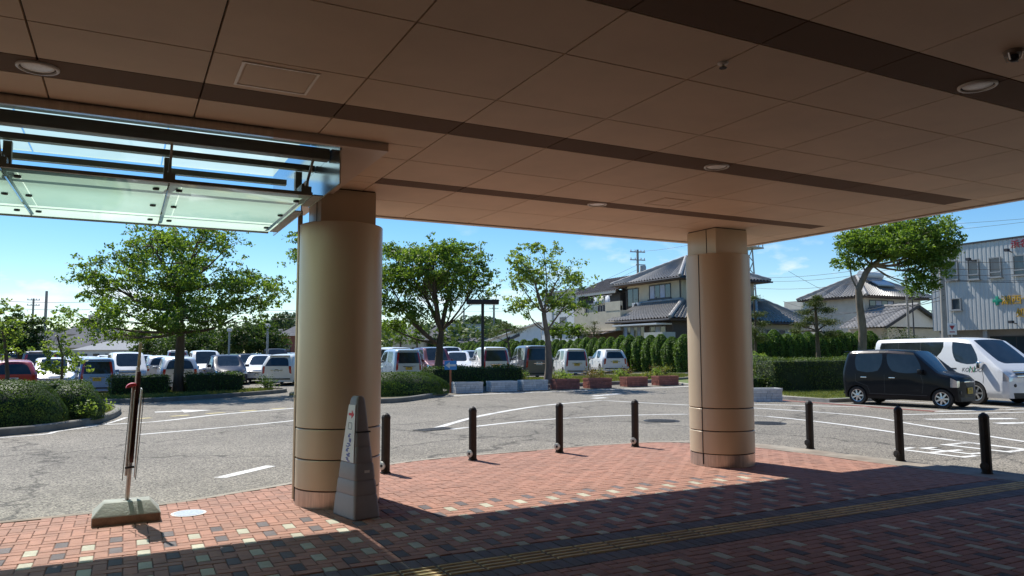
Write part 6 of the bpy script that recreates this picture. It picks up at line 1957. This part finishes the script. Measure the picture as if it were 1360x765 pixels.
# right hand single storey wing
MB().box(41.5, 46.4, 40.9, 44.5, G0, 3.6).build('wing_wall', m_plaster2, H)
hip_roof(40.9, 47.2, 40.0, 45.4, 3.75, 5.5, H)
window(H, (44.4, 40.9, 2.3), 3.4, 1.9, '-y', 5, m_frame, sill=False, curtain=True)
for (a_, b_) in (((35.14, 41.5, 6.9), (35.14, 50.3, 6.9)), ((35.1, 41.55, 6.9), (44.3, 41.55, 6.9)), ((32.72, 39.85, 3.78), (32.72, 47.4, 3.78)), ((40.9, 39.92, 3.65), (47.25, 39.92, 3.65))):
    MB().tube([a_, b_], .06, 8).build('gutter', m_dframe, H)
for x_, y_, z0_, z1_ in ((36.03, 42.6, 5.2, 6.85), (36.03, 49.2, 4.75, 6.85), (41.45, 40.83, .4, 3.6), (46.3, 40.83, .4, 3.6)):
    MB().tube([(x_, y_, z0_), (x_, y_, z1_)], .045, 8).build('downpipe', m_dframe, H)
for lab, x_, y_, z_, rz_ in (('white air conditioner unit on the balcony of the tiled house', 35.6, 47.3, 4.76, 90), ('white air conditioner unit at the foot of the grey building wall', 53.5, 24.2, .2, 90)):
    t = thing('air_conditioner', lab, 'air conditioner', (x_, y_, z_), R(rz_))
    MB().box(-.4, .4, -.15, .15, .05, .65).build('case', m_wwhite, t, bevel=.02)
    MB().lathe([(.24, 0), (.24, .01)], seg=20).build('fan_grille', m_dframe, t)
    C.objects[-1].location = (-.1, .155, .35) ; C.objects[-1].rotation_euler = (R(-90), 0, 0)
    for s_ in (-.3, .3): MB().box(s_ - .04, s_ + .04, -.14, .14, 0, .05).build('foot', m_dframe, t)
# --- dark house left of it
D2 = thing('dark_house', 'dark walled house with brown metal roof left of the tiled house', 'house')
MB().box(36.4, 43, 50.6, 57.0, G0, 6.5).build('wall', m_navy, D2)
for s, xa, xz in ((0, 35.7, 39.7), (1, 43.7, 39.7)):
    mb = MB(); n = 22
    for k in range(n):
        y = 50.2 + k * 7.3 / n
        mb.add([(xa, y, 6.55), (xa, y + 7.3 / n, 6.55), (xz, y + 7.3 / n, 8.2), (xz, y, 8.2), (xa, y, 6.65), (xa, y + 7.3 / n - .06, 6.65), (xz, y + 7.3 / n - .06, 8.3), (xz, y, 8.3)], [(0, 1, 2, 3), (4, 5, 6, 7), (0, 1, 5, 4), (1, 2, 6, 5), (2, 3, 7, 6), (3, 0, 4, 7)])
        mb.bar((xa, y, 6.68), (xz, y, 8.33), .05, .06)
    mb.build('roof', m_metalroof, D2)
MB().box(35.65, 35.75, 50.2, 57.5, 6.42, 6.6).build('gutter', m_frame, D2)
window(D2, (36.4, 54.6, 5.15), 1.5, 1.3, '-x', 2, m_frame)
tiled_slope('porch_roof', ((35.0, 54.5, 3.6), (35.0, 50.7, 3.6), (36.4, 50.7, 4.4), (36.4, 54.5, 4.4)), D2)
# --- white building and white sloping roof
Wb = thing('white_building', 'plain white building behind the slender tree', 'building')
MB().box(36.8, 46, 57.6, 64.4, G0, 7.2).build('wall', m_wwhite, Wb)
MB().box(36.6, 46.2, 57.4, 64.6, 7.2, 7.4).build('roof_edge', m_frame, Wb)
window(Wb, (36.8, 60.4, 4.3), 1.1, 1.2, '-x', 1, m_frame)
MB().box(36.75, 36.799, 62.2, 62.4, G0, 7.1).build('downpipe', m_frame, Wb)
Wr = thing('white_roofed_hall', 'low hall with white sloping roof left of the white building', 'building')
MB().add([(37, 65, 0), (46, 65, 0), (46, 80, 0), (37, 80, 0), (37, 65, 4.4), (46, 65, 4.4), (46, 80, 2.4), (37, 80, 2.4)], [(0, 3, 2, 1), (0, 1, 5, 4), (1, 2, 6, 5), (2, 3, 7, 6), (3, 0, 4, 7), (4, 5, 6, 7)]).build('wall', m_wwhite, Wr)
mb = MB()
for k in range(18):
    x = 36.6 + k * 9.6 / 18
    mb.add([(x, 64.8, 4.52), (x + .5, 64.8, 4.52), (x + .5, 80.4, 2.4), (x, 80.4, 2.4), (x, 64.8, 4.6), (x + .5, 64.8, 4.6), (x + .5, 80.4, 2.48), (x, 80.4, 2.48)], [(0, 1, 2, 3), (4, 5, 6, 7), (0, 1, 5, 4), (1, 2, 6, 5), (2, 3, 7, 6), (3, 0, 4, 7)])
mb.build('roof', m_wwhite, Wr)
for k in range(2): MB().bar((36.95, 69.5 + k * 2.2, 3.4 - .3 * k), (36.95, 73.5 + k * 2.2, 2.6 - .3 * k), .06, .3).build('dark_stripe', m_navy, Wr)

# --- grey ribbed building right
Gb = thing('grey_building', 'grey ribbed metal clad building with Japanese lettering at the right edge', 'building')
GX = 52.8
MB().box(GX + .08, 64, 8.0, 34.2, 3.05, 9.1).build('wall_backing', m_sidg, Gb)
mb = MB()
k = 0
y = 8.0
while y < 34.1:
    mb.add([(GX, y, 3.05), (GX, y + .16, 3.05), (GX + .02, y + .19, 3.05), (GX + .02, y + .26, 3.05), (GX, y + .29, 3.05),
            (GX, y, 9.1), (GX, y + .16, 9.1), (GX + .02, y + .19, 9.1), (GX + .02, y + .26, 9.1), (GX, y + .29, 9.1)],
           [(i, i + 1, i + 6, i + 5) for i in range(4)])
    y += .29
mb.build('ribbed_siding', m_sidg, Gb)
MB().box(GX - .06, 64.1, 7.9, 34.3, 9.1, 9.22).build('parapet_cap', m_navy, Gb)
MB().box(GX + 1.2, 64, 8.0, 34.1, 0.2, 3.05).build('ground_floor_wall', M('wall_greyish', (0.26, 0.255, 0.25), .8, var=.1), Gb)
for k in range(9): MB().box(GX + .3, GX + .6, 9 + 3.1 * k, 9.3 + 3.1 * k, 0.2, 3.05).build('pillar', m_frame, Gb)
window(Gb, (GX + 1.2, 29.8, 1.9), 3.2, 1.4, '-x', 3, m_dframe); window(Gb, (GX + 1.2, 26.0, 1.8), 1.2, 1.9, '-x', 1, m_dframe)
window(Gb, (GX + 1.2, 22.5, 1.8), 1.2, 1.9, '-x', 1, m_dframe)
def yofx(px): 
    a = at(px, 400, 10); return a.y / a.x * GX
for (p0, p1, q0, q1) in ((1258, 1275, 346, 372), (1288, 1303, 344, 371), (1317, 1333, 341, 368), (1349, 1366, 338, 365), (1264, 1277, 396, 412)):
    ya, yb = yofx(p0), yofx(p1)
    d = at((p0 + p1) / 2, 400, 10); dep = GX / d.x * 10
    z1, z0 = at((p0 + p1) / 2, q0, dep).z, at((p0 + p1) / 2, q1, dep).z
    f = window(Gb, (GX - .02, (ya + yb) / 2, (z0 + z1) / 2), abs(ya - yb), z1 - z0, '-x', 1, m_frame, proud=.10)
    if q1 - q0 > 20: MB().box(GX - .16, GX - .13, min(ya, yb), max(ya, yb), z0 + .30, z0 + .38).build('transom', m_frame, f)
m_syel = M('sign_yellow', (0.62, 0.36, 0.02), .5); m_sred = M('sign_red', (0.32, 0.015, 0.03), .5); m_sgrn = M('sign_green', (0.01, 0.26, 0.16), .5)
def wall_text(body, px, py, hpx, mat, gap=1.04):
    d = at(px, py, 10); dep = GX / d.x * 10
    size = hpx * dep / F_PX
    c0 = at(px, py, dep)
    for k, ch in enumerate(body):
        me = text_mesh(ch, size * 1.05, ext=.03)
        me.materials.clear(); me.materials.append(mat)
        o = link('wall_lettering', me, Gb)
        o.rotation_euler = (R(90), 0, R(-90)); o.location = (GX - .06, c0.y - k * size * gap, c0.z)
wall_text('浜名', 1349, 325, 11, m_sred); wall_text('湖西セン', 1337, 399.5, 12.5, m_syel); wall_text('処', 1357, 416, 12.5, m_syel)
d = at(1325, 399.5, 10); dep = GX / d.x * 10; c0 = at(1325, 399.5, dep)
MB().box(GX - .09, GX - .02, c0.y - .30, c0.y + .30, c0.z - .10, c0.z + .10).box(GX - .0905, GX - .02, c0.y - .10, c0.y + .10, c0.z - .30, c0.z + .30).build('green_cross', m_sgrn, Gb, bevel=.01)
for px, py in ((1344, 335), (1350, 430), (1293, 347)):
    d = at(px, py, 10); dep = GX / d.x * 10; c0 = at(px, py, dep)
    MB().bar((GX, c0.y, c0.z), (GX - .5, c0.y, c0.z + .08), .05, .05).box(GX - .75, GX - .45, c0.y - .12, c0.y + .12, c0.z + .02, c0.z + .2).build('wall_lamp', m_navy, Gb)

# --- house with solar heater
S = thing('solar_house', 'pale house with grey tiled roof and solar water heater left of the grey building', 'house')
MB().box(58.6, 66.5, 44.4, 50.5, G0, 6.4).build('wall', m_plaster2, S)
hip_roof(57.8, 67.4, 43.6, 51.3, 6.5, 8.7, S)
window(S, (60.9, 44.4, 5.55), 3.4, 1.25, '-y', 4, m_dframe, curtain=True)
window(S, (65.2, 44.4, 5.4), 1.6, 1.3, '-y', 2, m_dframe)
MB().box(64.0, 68.5, 42.6, 44.399, 3.5, 4.6).build('balcony_wall', m_plaster2, S)
rl = MB().box(64, 68.5, 42.58, 42.64, 5.2, 5.27).build('balcony_rail', m_frame, S)
for k in range(8): MB().box(64.1 + .6 * k, 64.15 + .6 * k, 42.59, 42.63, 4.6, 5.2).build('baluster', m_frame, rl)
MB().box(56.3, 66, 40.6, 44.4, G0, 3.5).build('ground_floor_wall', m_plaster2, S)
# gable roof of the front wing, gable facing us
gz = 3.6
rf = MB().add([(55.4, 40.2, gz), (63.2, 40.2, gz), (59.3, 40.2, 5.3), (55.4, 44.4, gz), (63.2, 44.4, gz), (59.3, 44.4, 5.3)], [(0, 1, 2), (3, 5, 4), (0, 2, 5, 3), (1, 4, 5, 2), (0, 3, 4, 1)]).build('roof', m_wwhite, S)
tiled_slope('tiled_slope', ((55.0, 44.4, gz - .05), (55.0, 39.8, gz - .05), (59.3, 39.8, 5.42), (59.3, 44.4, 5.42)), rf); tiled_slope('tiled_slope', ((63.6, 39.8, gz - .05), (63.6, 44.4, gz - .05), (59.3, 44.4, 5.42), (59.3, 39.8, 5.42)), rf)
MB().bar((55.0, 39.8, gz - .1), (59.3, 39.8, 5.36), .12, .25).bar((63.6, 39.8, gz - .1), (59.3, 39.8, 5.36), .12, .25).build('barge_board', m_navy, rf)
ridge((59.3, 39.8, 5.5), (59.3, 44.4, 5.5), rf, .14)
tiled_slope('tiled_slope', ((63.6, 40.0, 3.5), (69.5, 40.0, 3.5), (69.5, 42.6, 4.3), (63.6, 42.6, 4.3)), rf)
sh = MB().add([(61.2, 44.9, 7.55), (63.6, 44.9, 7.55), (63.6, 46.3, 8.35), (61.2, 46.3, 8.35), (61.2, 44.9, 7.68), (63.6, 44.9, 7.68), (63.6, 46.3, 8.48), (61.2, 46.3, 8.48)], [(0, 1, 2, 3), (4, 5, 6, 7), (0, 1, 5, 4), (1, 2, 6, 5), (2, 3, 7, 6), (3, 0, 4, 7)]).build('solar_panel', M('solar_blue', (0.10, 0.13, 0.18), .1, var=.1, spec=.8), S)
MB().tube([(60.9, 46.5, 8.75), (63.9, 46.5, 8.75)], .32, 14).build('water_tank', m_wwhite, S, smooth=40)
# --- far buildings
def block(label, px0, px1, py_top, depth, col, roof=None, rh=1.6, wins=3, floors=1, name='far_house', group='far houses', d2=8.0):
    a, b = at(px0, 467, depth), at(px1, 467, depth)
    c = (a + b) / 2; w = (b - a).length; top = at((px0 + px1) / 2, py_top, depth).z
    z0 = -0.2
    t = thing(name, label, 'house' if roof else 'building', (c.x, c.y, z0), -YAW, group)
    wt = top - z0 - (rh if roof else 0)
    MB().box(-w / 2, w / 2, 0, d2, 0, wt).build('wall', col, t)
    if roof:
        mb = MB()
        o_ = .5
        mb.add([(-w / 2 - o_, -o_, wt), (w / 2 + o_, -o_, wt), (w / 2 + o_, d2 + o_, wt), (-w / 2 - o_, d2 + o_, wt), (-w / 2 + rh, d2 / 2, wt + rh), (w / 2 - rh, d2 / 2, wt + rh)], [(0, 1, 5, 4), (1, 2, 5), (2, 3, 4, 5), (3, 0, 4), (0, 3, 2, 1)])
        mb.build('roof', roof, t)
    else:
        MB().box(-w / 2 - .15, w / 2 + .15, -.15, d2 + .15, wt, wt + .2).build('roof_edge', m_frame, t)
    for f in range(floors):
        for k in range(wins):
            window(t, (-w / 2 + w * (k + .5) / wins, 0, wt * (f + .55) / floors), min(1.6, w / wins * .5), 1.1, '-y', 2, m_dframe, sill=False)
    return t
m_rgrey = M('roof_grey_far', (0.15, 0.15, 0.16), .9, var=.2, scale=2, spec=.1); m_rbrn = M('roof_brown_far', (0.20, 0.13, 0.10), .9, var=.15, scale=2, spec=.1); m_rwht = M('roof_white_far', (0.30, 0.31, 0.32), .9, var=.15, spec=.1)
m_wred = M('wall_redbrick', (0.30, 0.10, 0.07), .85, var=.12)
block('grey roofed house above the cars at the far left', 84, 118, 416, 92, m_plaster2, m_rgrey, 2.6, 2, 2)
block('pale roofed low house left of the big tree', 60, 135, 440, 86, m_plaster2, m_rgrey, 1.9, 4, 1)
block('long white low building left of the big tree trunk', 104, 200, 452, 78, m_wwhite, m_rwht, 1.0, 6, 1)
block('grey roofed house far behind the left edge trees', -10, 62, 436, 100, m_plaster2, m_rgrey, 2.2, 3, 2)
block('red brown house at the left edge of the left column', 370, 412, 428, 110, m_wred, m_rgrey, 2.0, 2, 1)
block('ochre house beside the red brown house', 350, 373, 436, 118, m_plaster, m_rgrey, 1.8, 1, 1)
block('small grey roofed house seen through the forked tree', 522, 562, 431, 96, m_plaster, m_rgrey, 2.0, 2, 1)
block('pale blue walled house between the forked tree trunks', 560, 592, 430, 104, M('wall_paleblue', (.42, .47, .55), .8), m_rgrey, 2.0, 2, 1)
block('white flat building behind the forked tree', 592, 640, 432, 112, m_wwhite, None, 0, 4, 1)
block('low grey shed beyond the lamp post', 604, 690, 448, 98, m_plaster2, m_rgrey, 1.0, 5, 1)
bb = block('beige flat roofed building far behind the garden pine', 1050, 1108, 413, 92, m_plaster2, None, 0, 4, 2)
tb = at(1078, 407, 95); MB().box(tb.x - 1.6, tb.x + 1.6, tb.y, tb.y + 3, tb.z - 1.6, tb.z + .7).build('roof_house', m_plaster2)
o = C.objects[-1]; o.name = 'roof_tank_house'; tag(o, 'box shaped rooftop tank house on the far beige building', 'tank house')
block('brownish house edge left of the leaning tree trunk', 1127, 1150, 411, 84, M('wall_mauve', (.30, .22, .21), .8), None, 0, 1, 1)
block('pale wall far right between house and grey building', 1200, 1245, 421, 74, m_plaster2, None, 0, 2, 1)

# ------------------------------------------------------------------ wooded hill and far woods
def wooded(name, label, px0, px1, tops, depth, n, leaf, mat, seed):
    """far wood: a mound of crown-like heaps, one mass"""
    rg = random.Random(seed)
    P = []; mb = MB()
    N = len(tops)
    for i in range(n):
        f = rg.random()
        k = f * (N - 1); j = min(int(k), N - 2); ty = tops[j] + (tops[j + 1] - tops[j]) * (k - j)
        px = px0 + (px1 - px0) * f
        dd = depth + rg.uniform(-25, 40)
        top = at(px, ty, depth).z
        q = rg.random() ** .7
        c = at(px, 467, dd); c.z = max(1.0, top * q) 
        r = rg.uniform(2.2, 4.2)
        m = 90
        u = nrg.normal(size=(m, 3)); u /= np.linalg.norm(u, axis=1)[:, None]; u[:, 2] = np.abs(u[:, 2]) * .9 - .2
        P.append(u * r * nrg.uniform(.8, 1.05, (m, 1)) + np.array(c))
    o = leaves(name, np.concatenate(P), leaf, mat, None, seed=seed)
    tag(o, label, 'woods', kind='stuff')
m_lf_far = leaf_mat('leaf_far', (0.045, 0.085, 0.045), (0.085, 0.125, 0.06), .2)
wooded('far_woods', 'wooded hill on the horizon behind the lamp post', 560, 700, [452, 440, 432, 426, 424, 428, 440, 455], 330, 420, 1.3, m_lf_far, 81)
wooded('far_woods', 'dark wooded hill on the horizon left of the left column', 330, 420, [440, 430, 424, 422, 424], 330, 200, 1.3, m_lf_far, 82)
wooded('far_woods', 'far line of trees behind the left houses', -40, 330, [446, 442, 446, 450, 446, 444], 240, 420, 1.1, m_lf_far, 83)
wooded('far_woods', 'far line of trees between the right hand houses', 1030, 1250, [440, 436, 434, 428, 430], 240, 200, 1.1, m_lf_far, 84)
wooded('far_woods', 'bushes and trees behind the conifer row at the middle', 500, 760, [446, 444, 447, 448, 446], 125, 220, .7, leaf_mat('leaf_mid', (0.06, 0.11, 0.035), (0.11, 0.15, 0.05), .25), 85)
for px, py, hw, hh, dep, lab in ((532, 448, 10, 14, 62, 'small dark conical garden tree right of the left column'), (554, 446, 10, 16, 64, 'small dark garden tree left of the forked trunk'), (745, 440, 18, 12, 60, 'leafy garden tree in front of the white building'), (768, 441, 14, 10, 60, 'garden tree at the corner of the white building')):
    b = at(px, 467, dep); b = Vector((b.x, b.y, zt(b.x, b.y)))
    tree('garden_tree', lab, b, [(0, 0, 0), (0, 0, 0.8), P3(px, py + hh * .5, dep, b)], lobes_from(b, dep, [(px, py, hw, hh, 0), (px, py - hh * .5, hw * .6, hh * .5, 0), (px - hw * .4, py + hh * .4, hw * .6, hh * .5, .3)]), .14, m_lf_cam, r0=.12, clump=.4, dens=1.6, seed=int(px), per=70)

# ------------------------------------------------------------------ utility poles and wires
def pole(label, px, py_top, depth, r, arms=True, trans=False, dark=False, group='utility poles'):
    p = at(px, 467, depth); top = at(px, py_top, depth).z
    t = thing('utility_pole', label, 'utility pole', (p.x, p.y, -0.2), -YAW + R(20), group)
    h = top + 0.2
    MB().lathe([(r, 0), (r * .72, h)], seg=14).build('pole', m_navy if dark else m_cpole, t, smooth=40)
    if arms:
        for k, dz in enumerate((.25, 1.1)):
            MB().box(-.9, .9, -.05, .05, h - dz - .05, h - dz + .05).build('cross_arm', m_frame, t)
            for s in (-.8, -.3, .4, .8): MB().lathe([(.05, h - dz + .05), (.07, h - dz + .12), (.04, h - dz + .25)], s, 0, seg=8).build('insulator', m_wwhite, t)
    if trans:
        MB().lathe([(.32, h - 2.9), (.34, h - 2.8), (.34, h - 1.8), (.30, h - 1.7)], .62, 0, seg=16).build('transformer', M('transformer_grey', (.36, .38, .38), .5), t, smooth=40)
        MB().box(-.2, .9, -.06, .06, h - 1.65, h - 1.55).build('cross_arm', m_frame, t)
    return Vector((p.x, p.y, top))
A_ = pole('utility pole with transformer above the tiled house roof', 849, 330, 78, .17, True, True)
B_ = pole('thick concrete utility pole in front of the grey building', 1256, 335, 44, .19, False)
C_ = pole('slim pale pole between the solar house and the grey building', 1208, 366, 58, .11, False)
D_ = pole('thin dark pole just right of the slim pale pole', 1215, 392, 56, .06, False, dark=True)
E_ = pole('distant utility pole at the far left, left of two', 41, 396, 120, .2, True)
F_ = pole('taller plain utility pole at the far left, right of two', 58, 386, 80, .18, False)
G_ = pole('distant utility pole right of the lamp post', 656, 402, 140, .25, True)
H_ = pole('distant utility pole left of the lamp post', 616, 408, 150, .2, False)
m_wire = M('wire_black', (0.02, 0.02, 0.022), .6)
def wires(label, spans, group=None):
    t = thing('overhead_wires', label, 'wires')
    for a, b, sag, r in spans:
        a, b = Vector(a), Vector(b)
        pts = [a.lerp(b, f) - Vector((0, 0, sag * 4 * f * (1 - f))) for f in [i / 12 for i in range(13)]]
        MB().tube(pts, r, 4, cap=False).build('wire', m_wire, t)
wires('wires running from the transformer pole down to the left', [(A_ + Vector((0, 0, -1.6 - .5 * k)), at(690, 408 + 5 * k, 120), .6, .016) for k in range(2)])
wires('wires running from the transformer pole to the right behind the column', [(A_ + Vector((0, 0, -.2)), at(1010, 300, 60), .4, .014)])
sp_ = []
for k, (y0, y1, y2) in enumerate(((368, 352, 338), (372, 357, 343), (381, 369, 352), (436, 424, 384), (446, 432, 392), (420, 410, 398))):
    a, m1, b_ = at(990, y0, 75), at(1120, y1, 62), at(1254, y2, 44)
    if k >= 3: a = at(1040, y0 - 20, 80)
    sp_ += [(a, b_, .5 + .1 * k, .014 if k < 3 else .02)]
wires('bundle of wires crossing the sky from the right column to the thick utility pole', sp_)
wires('wires from the thick utility pole across the grey building to the right', [(at(1256, y, 44), at(1420, y2, 40), .15, .014) for y, y2 in ((347, 342), (357, 350), (365, 358), (371, 368), (372, 371))])
wires('high wires at the upper right above the leaning tree', [(at(1180, 301, 60), at(1400, 287, 50), .1, .012), (at(1180, 312, 60), at(1400, 290, 50), .1, .012)])
wires('wires between the distant poles at the left edge', [(at(-30, 397, 118), at(120, 401, 118), .3, .03), (at(-30, 406, 118), at(120, 411, 118), .3, .03), (at(300, 410, 118), at(400, 412, 118), .1, .03), (at(300, 423, 118), at(400, 423, 118), .1, .03)])
wires('wires behind the lamp post', [(at(600, 397 + 8 * k, 138), at(760, 389 + 9 * k, 120), .4, .022) for k in range(3)])
# stop sign on the thick pole
q = at(1264, 437, 43)
t = thing('traffic_sign', 'white board with red triangle beside the thick utility pole', 'sign', (q.x, q.y, 0), R(-40))
MB().lathe([(.04, 0), (.04, q.z + .4)], seg=10).build('post', m_frame, t, smooth=40)
pb = MB().box(-.24, .24, -.07, -.05, q.z - .33, q.z + .33).build('board', m_wwhite, t, bevel=.01)
MB().add([(-.15, -.074, q.z + .2), (.15, -.074, q.z + .2), (0, -.074, q.z - .06)], [(0, 1, 2)]).build('red_triangle', m_sred, pb)
MB().box(-.14, .14, -.0745, -.071, q.z - .2, q.z - .14).build('printed_text', m_sred, pb)
# lattice tower behind the right column
tb = at(994, 467, 85); tz = at(994, 329, 85).z
t = thing('lattice_tower', 'steel lattice tower with platform showing right of the right column', 'tower', (tb.x, tb.y, 0), R(15))
hw = lambda z: 1.0 - .45 * z / tz
for s in ((-1, -1), (1, -1), (1, 1), (-1, 1)):
    MB().bar((s[0] * hw(0), s[1] * hw(0), 0), (s[0] * hw(tz), s[1] * hw(tz), tz), .14, .14).build('leg', m_frame, t)
n = 9
for k in range(n):
    z0, z1 = tz * k / n, tz * (k + 1) / n
    for (a, b) in (((-1, -1), (1, -1)), ((1, -1), (1, 1)), ((1, 1), (-1, 1)), ((-1, 1), (-1, -1))):
        MB().bar((a[0] * hw(z0), a[1] * hw(z0), z0), (b[0] * hw(z1), b[1] * hw(z1), z1), .08, .08).build('brace', m_frame, t)
MB().box(-1.5, 1.5, -1.5, 1.5, tz, tz + .15).build('platform', m_frame, t)
for s in (-1.4, -.5, .5, 1.4): MB().box(s - .04, s + .04, -1.45, -1.37, tz + .15, tz + 1.1).box(s - .04, s + .04, 1.37, 1.45, tz + .15, tz + 1.1).build('railing_post', m_frame, t)
MB().box(-1.45, 1.45, -1.45, -1.40, tz + 1.05, tz + 1.12).box(-1.45, 1.45, 1.40, 1.45, tz + 1.05, tz + 1.12).build('railing', m_frame, t)
wires('single wire crossing down from the tower to the right', [(at(1047, 360, 70), at(1120, 398, 66), .1, .014)])
bpy.context.view_layer.update()
